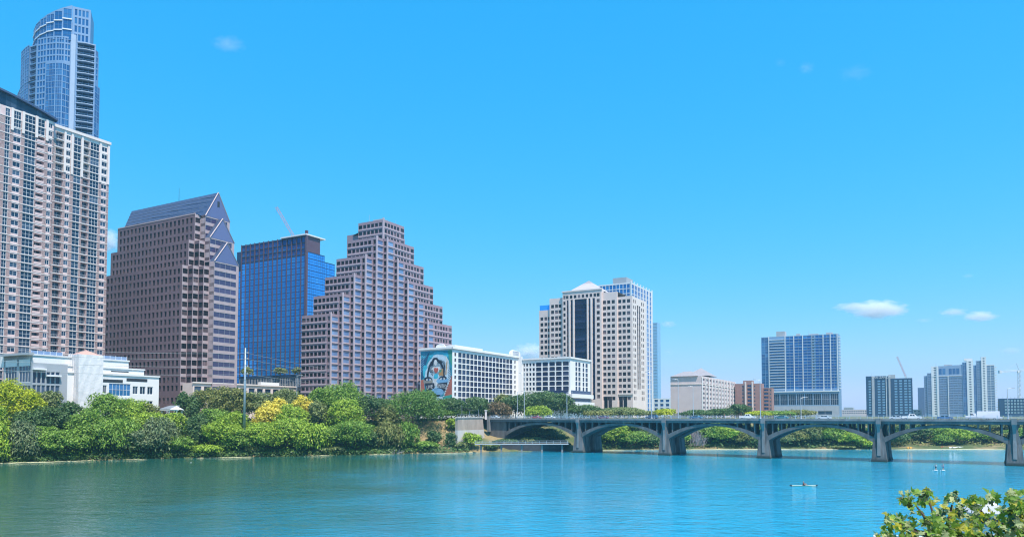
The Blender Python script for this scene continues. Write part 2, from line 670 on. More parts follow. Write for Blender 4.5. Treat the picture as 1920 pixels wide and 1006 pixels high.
# ------------------------------------------------------------------ water
def make_water():
    m, nt, b = nodes_of('lake_water')
    tc = nt.nodes.new('ShaderNodeTexCoord')
    mp = nt.nodes.new('ShaderNodeMapping')
    mp.inputs['Rotation'].default_value = (0, 0, 0.25)
    mp.inputs['Scale'].default_value = (0.55, 1.0, 1.0)
    nt.links.new(tc.outputs['Object'], mp.inputs['Vector'])
    hs = None
    for sc, amp in ((0.10, 0.45), (0.32, 0.60), (0.9, 0.45), (2.6, 0.16)):
        no = nt.nodes.new('ShaderNodeTexNoise')
        no.inputs['Scale'].default_value = sc
        no.inputs['Detail'].default_value = 3
        no.inputs['Distortion'].default_value = 0.4
        nt.links.new(mp.outputs['Vector'], no.inputs['Vector'])
        mu = nt.nodes.new('ShaderNodeMath'); mu.operation = 'MULTIPLY'; mu.inputs[1].default_value = amp
        nt.links.new(no.outputs['Fac'], mu.inputs[0])
        if hs is None: hs = mu
        else:
            a = nt.nodes.new('ShaderNodeMath'); a.operation = 'ADD'
            nt.links.new(hs.outputs[0], a.inputs[0]); nt.links.new(mu.outputs[0], a.inputs[1]); hs = a
    # slow patches of calmer and rougher water
    np_ = nt.nodes.new('ShaderNodeTexNoise'); np_.inputs['Scale'].default_value = 0.018; np_.inputs['Detail'].default_value = 3
    nt.links.new(mp.outputs['Vector'], np_.inputs['Vector'])
    pr = nt.nodes.new('ShaderNodeMapRange')
    pr.inputs['From Min'].default_value = 0.35; pr.inputs['From Max'].default_value = 0.65
    pr.inputs['To Min'].default_value = 0.42; pr.inputs['To Max'].default_value = 1.0
    nt.links.new(np_.outputs['Fac'], pr.inputs['Value'])
    bp = nt.nodes.new('ShaderNodeBump')
    bp.inputs['Distance'].default_value = 0.55
    nt.links.new(hs.outputs[0], bp.inputs['Height'])
    nt.links.new(pr.outputs['Result'], bp.inputs['Strength'])
    nt.links.new(bp.outputs['Normal'], b.inputs['Normal'])
    # green-blue body colour with reflected tones painted in
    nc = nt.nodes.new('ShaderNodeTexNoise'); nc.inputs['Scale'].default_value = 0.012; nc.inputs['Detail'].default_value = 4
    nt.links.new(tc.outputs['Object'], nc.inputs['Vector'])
    # painted reflections: green where bank and towers mirror, azure where sky does, wavering edge
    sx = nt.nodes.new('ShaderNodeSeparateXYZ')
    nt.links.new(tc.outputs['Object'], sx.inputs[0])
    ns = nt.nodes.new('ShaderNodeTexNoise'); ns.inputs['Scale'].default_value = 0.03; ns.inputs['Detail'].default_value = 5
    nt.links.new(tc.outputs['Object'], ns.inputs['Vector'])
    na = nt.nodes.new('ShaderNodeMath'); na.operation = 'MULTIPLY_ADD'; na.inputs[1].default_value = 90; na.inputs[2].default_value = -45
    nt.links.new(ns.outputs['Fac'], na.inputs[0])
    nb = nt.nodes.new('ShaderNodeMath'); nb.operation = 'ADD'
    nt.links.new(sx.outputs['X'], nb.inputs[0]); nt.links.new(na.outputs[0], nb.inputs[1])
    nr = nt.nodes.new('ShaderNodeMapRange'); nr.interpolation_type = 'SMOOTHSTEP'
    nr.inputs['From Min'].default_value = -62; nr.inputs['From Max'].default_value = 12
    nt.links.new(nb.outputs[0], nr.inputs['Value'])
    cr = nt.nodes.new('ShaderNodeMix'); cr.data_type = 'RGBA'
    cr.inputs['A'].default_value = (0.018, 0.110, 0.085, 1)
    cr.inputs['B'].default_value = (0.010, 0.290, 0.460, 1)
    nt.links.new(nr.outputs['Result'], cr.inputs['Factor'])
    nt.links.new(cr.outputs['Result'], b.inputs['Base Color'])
    b.inputs['Roughness'].default_value = 0.05
    b.inputs['IOR'].default_value = 1.42
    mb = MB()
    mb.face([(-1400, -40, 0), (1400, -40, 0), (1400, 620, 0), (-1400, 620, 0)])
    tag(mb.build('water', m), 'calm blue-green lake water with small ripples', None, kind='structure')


make_water()

M_FOAM = mat('waterline_silt', (0.62, 0.62, 0.40), 0.9, 0.25, 0.6)


def waterline(px0, px1, w0=2.6, name='shore_edge'):
    mb = MB()
    pxs = np.arange(px0, px1 + 1, 6.0)
    rng = np.random.default_rng(int(px0) + 900)
    prev = None
    for i, p in enumerate(pxs):
        t = min(1, 4 * i / len(pxs), 4 * (len(pxs) - i) / len(pxs)) if len(pxs) > 1 else 1
        w = w0 * (0.45 + 0.55 * rng.random()) * t + 0.1
        a, b = bank(p, -w), bank(p, 0.5)
        a[2] = 0.035; b[2] = 0.16
        if prev is not None:
            mb.face([prev[0], a, b, prev[1]])
        prev = (a, b)
    tag(mb.build(name, M_FOAM, kind='structure'), 'pale silt strip along the waterline')


for a_, b_, w_ in ((-60, 190, 3.2), (196, 290, 1.6), (352, 480, 2.6), (560, 620, 1.4), (690, 740, 2.0), (780, 905, 1.8), (1105, 1232, 1.6), (1266, 1640, 2.6), (1670, 1890, 3.4)):
    waterline(a_, b_, w_)

# ------------------------------------------------------------------ the arch bridge
BR0 = gnd(1083.5, 848)[:2]
BR4 = gnd(1904, 873)[:2]
BD = (BR4 - BR0); SPAN = float(np.hypot(*BD)) / 4; BD = BD / (SPAN * 4)      # along the bridge, towards the near bank
BT = np.array((-BD[1], BD[0]))                                               # across it, away from us
if BT[1] < 0: BT = -BT
ZD = 13.75
M_CONC = mat('weathered_concrete', (0.135, 0.125, 0.122), 0.85, 0.40, 0.45, streak=0.75, bump=0.15)
M_CONC2 = mat('pale_concrete', (0.235, 0.22, 0.215), 0.85, 0.30, 0.4, streak=0.7)
M_ASPH = mat('asphalt', (0.055, 0.055, 0.06), 0.9, 0.15, 0.8)
M_STEEL = mat('galvanised_steel', (0.55, 0.58, 0.62), 0.45, 0.08, 1.0, metal=0.3)
M_WHITE = mat('white_paint', (0.80, 0.80, 0.80), 0.6, 0.04, 0.5)


def bp(s, t, z):
    """point on the bridge: s metres along from the first pier, t metres across"""
    q = BR0 + BD * s + BT * t
    return np.array((q[0], q[1], z))


def bbox(mb, s0, s1, t0, t1, z0, z1, mi=0):
    o = bp(s0, t0, z0)
    mb.obox(o, (*(BD * (s1 - s0)), 0), (*(BT * (t1 - t0)), 0), (0, 0, z1 - z0), mi)


WID = 18.0
S0, S1 = -SPAN * 1.0 - 7.0, SPAN * 7.2
bridge = empty('arch_bridge', bp(0, 0, 0), 'grey concrete open-spandrel arch road bridge crossing the lake', 'bridge')
mb = MB()
bbox(mb, S0, S1, 0.5, WID - 0.5, 12.3, ZD - 0.25)
mb.build('deck_slab', M_CONC, bridge)
mb = MB()
bbox(mb, S0, S1, 2.6, WID - 2.6, ZD - 0.25, ZD - 0.21)
mb.build('roadway', M_ASPH, bridge)
for t0, t1, nm in ((0.3, 2.6, 'sidewalk'), (WID - 2.6, WID - 0.3, 'sidewalk')):
    mb = MB(); bbox(mb, S0, S1, t0, t1, ZD - 0.25, ZD)
    mb.build(nm, M_CONC2, bridge)
for side in (0, 1):
    mb = MB()
    t = (-0.15, 0.28) if side == 0 else (WID - 0.28, WID + 0.15)
    bbox(mb, S0, S1, t[0], t[1], ZD - 0.62, ZD + 0.06)
    fa = mb.build('fascia', M_CONC2, bridge)
    mb = MB()
    t = (0.06, 0.5) if side == 0 else (WID - 0.5, WID - 0.06)
    bbox(mb, S0, S1, t[0], t[1], 12.22, ZD - 0.62)
    mb.build('edge_beam', M_CONC, bridge)
    # railing
    tt = 0.12 if side == 0 else WID - 0.12
    for zr in (0.42, 0.78, 1.14):
        mb = MB(); bbox(mb, S0, S1, tt - 0.03, tt + 0.03, ZD + zr - 0.035, ZD + zr + 0.035)
        mb.build('rail', M_STEEL, bridge)
    pm = None
    n_post = int((S1 - S0) / 3.4)
    for i in range(n_post):
        s = S0 + 1 + i * 3.4
        if pm is None:
            mb = MB(); mb.box(-0.07, 0.07, -0.07, 0.07, 0, 1.25)
            pm = bpy.data.meshes.new('railing_post'); pm.from_pydata(mb.v, [], mb.f); pm.materials.append(M_STEEL)
        o = link('railing_post', pm, bridge)
        q = bp(s, tt, ZD + 0.05) - np.array(bridge.location)
        o.location = q
        o.rotation_euler = (0, 0, math.atan2(BD[1], BD[0]))

ZS, ZC = 6.2, 11.15


def pier_material():
    m, nt, b = nodes_of('stained_pier_concrete')
    tc = nt.nodes.new('ShaderNodeTexCoord'); sx = nt.nodes.new('ShaderNodeSeparateXYZ')
    nt.links.new(tc.outputs['Object'], sx.inputs[0])
    n1 = nt.nodes.new('ShaderNodeTexNoise'); n1.inputs['Scale'].default_value = 0.9; n1.inputs['Detail'].default_value = 7
    mp = nt.nodes.new('ShaderNodeMapping'); mp.inputs['Scale'].default_value = (1, 1, 0.16)
    nt.links.new(tc.outputs['Object'], mp.inputs['Vector']); nt.links.new(mp.outputs['Vector'], n1.inputs['Vector'])
    c1 = nt.nodes.new('ShaderNodeValToRGB')
    c1.color_ramp.elements[0].position = 0.34; c1.color_ramp.elements[0].color = (0.065, 0.060, 0.058, 1)
    c1.color_ramp.elements[1].position = 0.62; c1.color_ramp.elements[1].color = (0.185, 0.172, 0.168, 1)
    nt.links.new(n1.outputs['Fac'], c1.inputs['Fac'])
    ad = nt.nodes.new('ShaderNodeMath'); ad.operation = 'MULTIPLY_ADD'; ad.inputs[1].default_value = -1.6
    nt.links.new(n1.outputs['Fac'], ad.inputs[0]); nt.links.new(sx.outputs['Z'], ad.inputs[2])
    mr = nt.nodes.new('ShaderNodeMapRange'); mr.inputs['From Min'].default_value = -0.5; mr.inputs['From Max'].default_value = 0.35
    nt.links.new(ad.outputs[0], mr.inputs['Value'])
    mx = nt.nodes.new('ShaderNodeMix'); mx.data_type = 'RGBA'; mx.inputs['A'].default_value = (0.035, 0.04, 0.03, 1)
    nt.links.new(mr.outputs['Result'], mx.inputs['Factor']); nt.links.new(c1.outputs['Color'], mx.inputs['B'])
    nt.links.new(mx.outputs['Result'], b.inputs['Base Color'])
    b.inputs['Roughness'].default_value = 0.85
    return m


M_PIER = pier_material()
RIBS = ((0.4, 6.6), (11.4, 17.6))


def arch_z(x, l, zs, zc):
    u = 2 * x / l - 1
    return zs + (zc - zs) * (1 - abs(u) ** 2.15)


for k in range(-1, 7):
    sa, sb = k * SPAN + 1.55, (k + 1) * SPAN - 1.55
    l = sb - sa
    for t0, t1 in RIBS:
        mb = MB()
        n_ = 28
        lo, hi = [], []
        for i in range(n_ + 1):
            x = l * i / n_
            u = abs(2 * x / l - 1)
            lo.append((sa + x, arch_z(x, l, ZS, ZC)))
            hi.append((sa + x, min(12.2, arch_z(x, l, ZS + 1.75, ZC + 0.85))))
        for i in range(n_):
            a, b_, c, d = lo[i], lo[i + 1], hi[i + 1], hi[i]
            mb.face([bp(a[0], t0, a[1]), bp(b_[0], t0, b_[1]), bp(c[0], t0, c[1]), bp(d[0], t0, d[1])])
            mb.face([bp(b_[0], t1, b_[1]), bp(a[0], t1, a[1]), bp(d[0], t1, d[1]), bp(c[0], t1, c[1])])
            mb.face([bp(a[0], t1, a[1]), bp(b_[0], t1, b_[1]), bp(b_[0], t0, b_[1]), bp(a[0], t0, a[1])])
            mb.face([bp(d[0], t0, d[1]), bp(c[0], t0, c[1]), bp(c[0], t1, c[1]), bp(d[0], t1, d[1])])
        mb.build('arch_rib', M_CONC, bridge)
    # spandrel walls carrying the deck
    nc = 11
    for i in range(nc):
        x = l * (i + 0.5) / nc
        zt = min(12.2, arch_z(x, l, ZS + 1.75, ZC + 0.85))
        if 12.22 - zt < 0.35:
            continue
        for t0, t1 in RIBS:
            mb = MB()
            bbox(mb, sa + x - 0.22, sa + x + 0.22, t0 + 0.25, t1 - 0.25, zt - 0.35, 12.35)
            mb.build('spandrel_wall', M_CONC, bridge)

for k in range(0, 8):
    for t0, t1 in RIBS:
        mb = MB()
        prof = [(-3.0, 2.55), (0.4, 2.35), (0.9, 2.2), (6.4, 1.75), (7.6, 1.55), (8.6, 1.2), (10.2, 0.95), (11.3, 1.05), (12.25, 1.5)]
        for (za, ha), (zb, hb) in zip(prof, prof[1:]):
            ex, ey = (0.55 if za < 6 else 0.0), (0.55 if zb < 6 else 0.0)
            A = [bp(k * SPAN - ha, t0 - ex, za), bp(k * SPAN + ha, t0 - ex, za), bp(k * SPAN + ha, t1 + ex, za), bp(k * SPAN - ha, t1 + ex, za)]
            B = [bp(k * SPAN - hb, t0 - ey, zb), bp(k * SPAN + hb, t0 - ey, zb), bp(k * SPAN + hb, t1 + ey, zb), bp(k * SPAN - hb, t1 + ey, zb)]
            for i in range(4):
                j = (i + 1) % 4
                mb.face([A[i], A[j], B[j], B[i]])
        pier = mb.build('pier', M_PIER, bridge)
        if t0 < 1:
            mb = MB()
            # bracketed pilaster from the pier up to the parapet
            pr = [(2.0, 0.5, 0.62), (6.0, 0.5, 0.45), (7.6, 0.42, 0.35), (9.6, 0.42, 0.4), (11.0, 0.5, 0.75), (12.2, 0.7, 1.05), (ZD + 0.25, 0.7, 1.05)]
            for (za, ha, oa), (zb, hb, ob) in zip(pr, pr[1:]):
                A = [bp(k * SPAN - ha, t0 - oa, za), bp(k * SPAN + ha, t0 - oa, za), bp(k * SPAN + ha, t0 + 0.3, za), bp(k * SPAN - ha, t0 + 0.3, za)]
                B = [bp(k * SPAN - hb, t0 - ob, zb), bp(k * SPAN + hb, t0 - ob, zb), bp(k * SPAN + hb, t0 + 0.3, zb), bp(k * SPAN - hb, t0 + 0.3, zb)]
                for i in range(4):
                    j = (i + 1) % 4
                    mb.face([A[i], A[j], B[j], B[i]])
            mb.face(B)
            o = mb.build('pilaster', M_CONC2, pier)
# abutment block closing the first arch
mb = MB()
sa = -SPAN + 1.55
bbox(mb, -SPAN - 7.0, sa, 0.9, WID - 0.9, 0.2, 12.3)
mb.build('abutment', M_CONC, bridge)
mb = MB()
bbox(mb, -SPAN - 7.6, -SPAN - 6.4, -0.6, 0.8, 8.0, ZD + 0.9)
mb.build('end_post', M_CONC2, bridge)

# avenue running on from the bridge
mb = MB()
a, b_, c, d = bp(S0, 2.6, 13.62), bp(S0, WID - 2.6, 13.62), bp(S0 - 420, WID - 2.6, 13.62), bp(S0 - 420, 2.6, 13.62)
mb.face([a, d, c, b_])
tag(mb.build('road', M_ASPH), 'asphalt avenue running on from the bridge', kind='structure')

# retaining wall beside the abutment
M_RW1 = mat('stained_wall_concrete', (0.44, 0.34, 0.28), 0.9, 0.22, 0.35, streak=0.8)
M_RW2 = mat('clean_wall_concrete', (0.62, 0.56, 0.53), 0.9, 0.10, 0.3, streak=0.8)
Pw = at(858, 800, 299)[:2]
Lw = along(Pw, E, 905, 800)
rw = empty('retaining_wall', (*Pw, 2), 'tall beige concrete retaining wall with pale lower half beside the bridge end', 'wall')
zt, zm = zat(Pw, 783), zat(Pw, 806)
nrm = -N
for nm, za, zb, xa, xb, m in (('upper_panel', zm, zt, Lw - 1.6, Lw, M_RW1), ('lower_panel', 1.5, zm - 0.02, Lw + 2.4, Lw + 0.05, M_RW2)):
    mb = MB()
    z_b, z_t = za, zb
    xb_b = Lw + (zt - za) / (zt - 0.4) * 2.6
    xb_t = Lw + (zt - zb) / (zt - 0.4) * 2.6
    q = [Pw, Pw + E * xb_b, Pw + E * xb_t]
    th = N * 1.2
    f4 = [(*Pw, z_b), (*(Pw + E * xb_b), z_b), (*(Pw + E * xb_t), z_t), (*Pw, z_t)]
    b4 = [(p[0] + th[0], p[1] + th[1], p[2]) for p in f4]
    mb.face(f4); mb.face(b4[::-1])
    for i in range(4):
        j = (i + 1) % 4
        mb.face([f4[j], f4[i], b4[i], b4[j]])
    mb.build(nm, m, rw)
mb = MB()
mb.wbox(Pw, E, -0.3, Lw + 0.3, -0.4, 0.25, zt, zt + 0.35)
mb.build('coping', M_RW2, rw)
for i in range(9):
    mb = MB()
    q = Pw + E * (0.4 + i * (Lw - 0.8) / 8) + N * 0.3
    mb.tube((*q, zt + 0.35), (*q, zt + 1.4), 0.05)
    mb.build('railing_post', M_STEEL, rw)
mb = MB(); mb.wbox(Pw, E, 0.3, Lw - 0.3, -0.34, -0.26, zt + 1.36, zt + 1.44); mb.build('rail', M_STEEL, rw)

# boardwalk under the first arch
Pb = at(890, 832, 296)[:2]
Lb = along(Pb, BD * -1 if False else np.array((1.0, 0.03)) / math.hypot(1, 0.03), 1066, 829)
bd = np.array((1.0, 0.03)) / math.hypot(1, 0.03)
board = empty('boardwalk', (*Pb, 0), 'white-edged riverside boardwalk with railing passing under the bridge end', 'boardwalk')
zb_ = zat(Pb, 831)
mb = MB(); mb.wbox(Pb, bd, 0, Lb, -2.4, 0, zb_ - 0.45, zb_); mb.build('walkway_deck', M_CONC2, board)
mb = MB(); mb.wbox(Pb, bd, 0, Lb, -0.02, 0.08, zb_ - 0.40, zb_ - 0.08); mb.build('edge_board', mat('grey_white_board', (0.50, 0.50, 0.50), 0.7, 0.1), board)
for zz in (0.55, 1.15):
    mb = MB(); mb.wbox(Pb, bd, 0, Lb, -0.12, -0.04, zb_ + zz - 0.05, zb_ + zz + 0.05); mb.build('rail', M_STEEL, board)
for i in range(14):
    q = Pb + bd * (0.4 + i * (Lb - 0.8) / 13)
    mb = MB(); mb.tube((q[0], q[1] + 0.08, zb_), (q[0], q[1] + 0.08, zb_ + 1.2), 0.06); mb.build('railing_post', M_STEEL, board)
for i in range(5):
    q = Pb + bd * (2.5 + i * (Lb - 5) / 4)
    mb = MB(); mb.box(q[0] - 0.35, q[0] + 0.35, q[1] + 0.8, q[1] + 1.5, -1.5, zb_ - 0.45); mb.build('support_post', M_CONC2, board)

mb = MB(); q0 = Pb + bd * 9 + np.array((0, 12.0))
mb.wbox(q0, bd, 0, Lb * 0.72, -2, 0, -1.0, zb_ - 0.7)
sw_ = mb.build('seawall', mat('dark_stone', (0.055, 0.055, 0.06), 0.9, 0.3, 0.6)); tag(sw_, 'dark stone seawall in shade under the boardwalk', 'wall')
# ================================================================== BUILDINGS
BZ = 13.4
G_DARK = glass('dark_office_glass', (0.007, 0.008, 0.014), (0.24, 0.17, 0.18), 0.07, 1.45, frac=0.72)
G_HOME = glass('apartment_glass', (0.006, 0.022, 0.06), (0.07, 0.11, 0.18), 0.06, 1.45, frac=0.7)
G_BLUE = glass('blue_tower_glass', (0.010, 0.085, 0.27), (0.05, 0.22, 0.48), 0.06, 1.75, metal=0.2, frac=0.55)
G_MIRR = glass('mirror_blue_glass', (0.05, 0.39, 0.97), (0.10, 0.48, 1.0), 0.025, 1.5, metal=0.45)
G_SKYB = glass('sky_blue_glass', (0.15, 0.23, 0.42), (0.26, 0.36, 0.56), 0.08, 1.8, frac=0.5)
G_LILAC = glass('lilac_glass', (0.055, 0.042, 0.11), (0.085, 0.062, 0.15), 0.12, 1.6)
G_GABLE = glass('blue_gable_panel', (0.13, 0.15, 0.30), (0.15, 0.17, 0.33), 0.25, 1.5)
G_PALE = glass('pale_cyan_glass', (0.22, 0.42, 0.62), (0.30, 0.52, 0.70), 0.15, 1.5)
G_DEEP = glass('deep_blue_far_glass', (0.006, 0.12, 0.42), (0.02, 0.22, 0.58), 0.08, 1.42)
G_NAVY = glass('navy_hotel_glass', (0.008, 0.018, 0.065), (0.05, 0.07, 0.15), 0.07, 1.5)
F_WHITE = mat('white_frame', (0.78, 0.80, 0.82), 0.5, 0.03)
F_PALE = mat('pale_blue_metal', (0.20, 0.33, 0.52), 0.45, 0.05)
F_BLUE = mat('deep_blue_frame', (0.02, 0.13, 0.40), 0.4, 0.05)
F_DARK = mat('dark_frame', (0.035, 0.035, 0.045), 0.5, 0.05)
F_GREY = mat('grey_frame', (0.40, 0.42, 0.46), 0.5, 0.05)
F_MAUVE = mat('mauve_frame', (0.12, 0.07, 0.10), 0.5, 0.05)
W_PINK = mat('pink_brick', (0.73, 0.54, 0.525), 0.85, 0.10, 0.35)
W_CREAM = mat('cream_precast', (0.80, 0.70, 0.66), 0.8, 0.06, 0.3)
W_GRANITE = mat('brown_mauve_granite', (0.175, 0.114, 0.132), 0.6, 0.12, 0.3)
W_GRAN_L = mat('pale_granite_bands_lit_facets', (0.47, 0.36, 0.375), 0.6, 0.10, 0.4)
W_ROSE = mat('rose_granite', (0.345, 0.245, 0.285), 0.7, 0.10, 0.35)
W_ROSE_L = mat('pale_rose_sill', (0.54, 0.42, 0.455), 0.7, 0.08, 0.4)
W_WHITE = mat('white_stucco', (0.86, 0.84, 0.84), 0.8, 0.04, 0.2, streak=0.6)
W_LIME = mat('pale_limestone', (0.78, 0.63, 0.58), 0.8, 0.07, 0.3)
W_LAV = mat('lavender_grey_stone', (0.68, 0.57, 0.58), 0.8, 0.06, 0.2)
W_BRICK = mat('red_brown_brick', (0.36, 0.205, 0.185), 0.85, 0.12, 0.5)
W_NAVY = mat('navy_cladding', (0.018, 0.050, 0.13), 0.5, 0.08, 0.3)
W_CONC = mat('tower_concrete', (0.45, 0.46, 0.50), 0.8, 0.10, 0.3, streak=0.6)
W_BLUEG = mat('blue_grey_panel', (0.13, 0.20, 0.36), 0.6, 0.08, 0.3)
R_SLATE = mat('blue_metal_roof', (0.075, 0.105, 0.19), 0.42, 0.10, 0.4, metal=0.3)
R_GREY = mat('grey_roof', (0.32, 0.30, 0.32), 0.7, 0.08, 0.3)
R_TOP = mat('flat_roof_gravel', (0.35, 0.33, 0.31), 0.95, 0.15, 0.6)
R_PINK = mat('pink_tile_roof', (0.55, 0.33, 0.28), 0.8, 0.10, 0.8)

wkind('home_small', 0.26, 0.84, 0.2, G_HOME, F_WHITE, 2, 1, 0.08)
wkind('home_big', 0.05, 0.96, 0.2, G_HOME, F_WHITE, 2, 2, 0.08)
wkind('home_wide', 0.05, 0.96, 0.2, G_HOME, F_WHITE, 3, 2, 0.08)
wkind('home_balcony', 0.06, 0.92, 1.5, G_HOME, F_GREY, 2, 1, 0.12, rail='bars', part='balcony')
wkind('home_loggia', 0.12, 0.80, 1.8, G_HOME, F_GREY, 2, 1, 0.12, rail='solid', part='balcony')
wkind('office_dark', 0.20, 0.86, 0.35, G_DARK, F_DARK, 2, 1, 0.07)
wkind('office_ribbon', 0.24, 0.86, 0.25, G_DARK, F_DARK, 3, 1, 0.06)
wkind('lilac_ribbon', 0.30, 0.92, 0.12, G_LILAC, F_GREY, 4, 1, 0.05)
wkind('office_square', 0.25, 0.81, 0.25, G_DARK, F_DARK, 1, 1, 0.08)
wkind('office_narrow', 0.18, 0.86, 0.4, G_DARK, F_DARK, 1, 1, 0.06)
wkind('office_sky', 0.22, 0.82, 0.2, G_SKYB, F_GREY, 1, 1, 0.07)
wkind('mirror', 0.03, 0.97, 0.12, G_MIRR, F_BLUE, 2, 2, 0.07)
wkind('louvre', 0.10, 0.90, 0.3, G_DEEP, F_MAUVE, 2, 2, 0.16)
wkind('arch_bay', 0.11, 0.94, 0.25, G_NAVY, F_DARK, 1, 1, 0.06, arch=0.55)
wkind('arch_small', 0.22, 0.84, 0.4, G_NAVY, F_DARK, 1, 1, 0.06)
wkind('lime_window', 0.20, 0.78, 0.25, G_DARK, F_DARK, 1, 1, 0.07)
wkind('lime_strip', 0.0, 1.0, 0.5, G_NAVY, F_DARK, 1, 2, 0.08)
wkind('lime_glazing', 0.0, 1.0, 0.5, G_NAVY, F_DARK, 4, 2, 0.08)
wkind('tower_glass', 0.05, 0.95, 0.15, G_BLUE, F_PALE, 2, 1, 0.08)
wkind('tower_pane', 0.03, 0.97, 0.12, G_BLUE, F_PALE, 2, 2, 0.05)
wkind('tower_framed', 0.12, 0.88, 0.2, G_BLUE, F_PALE, 1, 1, 0.06)
wkind('tower_balcony', 0.05, 0.92, 1.7, G_HOME, F_PALE, 3, 1, 0.10, rail='bars', part='balcony')
wkind('far_glass', 0.06, 0.94, 0.2, G_DEEP, F_GREY, 1, 1, 0.06)
wkind('far_balcony', 0.06, 0.90, 1.2, G_DEEP, F_GREY, 2, 1, 0.12, rail='solid', part='balcony')
wkind('soft_balcony', 0.06, 0.90, 1.0, G_SKYB, F_WHITE, 2, 1, 0.10, rail='solid', part='balcony')
wkind('far_light', 0.20, 0.80, 0.2, G_PALE, F_GREY, 2, 1, 0.10)
wkind('far_dark', 0.25, 0.75, 0.25, G_NAVY, F_GREY, 2, 1, 0.10)
wkind('far_white', 0.12, 0.88, 0.5, F_WHITE, F_DARK, 2, 1, 0.14, part='opening')
wkind('hall_glass', 0.06, 0.94, 0.25, G_HOME, F_WHITE, 4, 2, 0.12)
wkind('hall_blue', 0.05, 0.95, 0.25, G_BLUE, F_WHITE, 6, 2, 0.12)
wkind('hall_bay', 0.04, 0.96, 0.3, G_HOME, F_GREY, 1, 1, 0.12)
wkind('hall_pair', 0.20, 0.80, 0.3, G_HOME, F_WHITE, 2, 1, 0.16)


def roof_units(B, P, du, dv, z, spec):
    """air handlers, vents and masts standing on a flat roof: (u, v, w, d, h)"""
    for u, v, w, d, h in spec:
        q = P + du * u + dv * v
        mb = MB()
        if w < 0.5:
            mb.tube((*q, z), (*q, z + h), w * 0.5, w * 0.3, 6); B.part(mb, 'roof_mast', F_GREY)
        else:
            mb.obox((*q, z), (*(du * w), 0), (*(dv * d), 0), (0, 0, h)); B.part(mb, 'roof_unit', W_CONC)


def floor_bands(B, P, d, L, zs, m, h=0.28, out=0.10, name='floor_band', x0=0.0):
    for z in zs:
        mb = MB(); mb.wbox(P, d, x0, L, 0.004, out, z - h / 2, z + h / 2)
        B.part(mb, name, m)


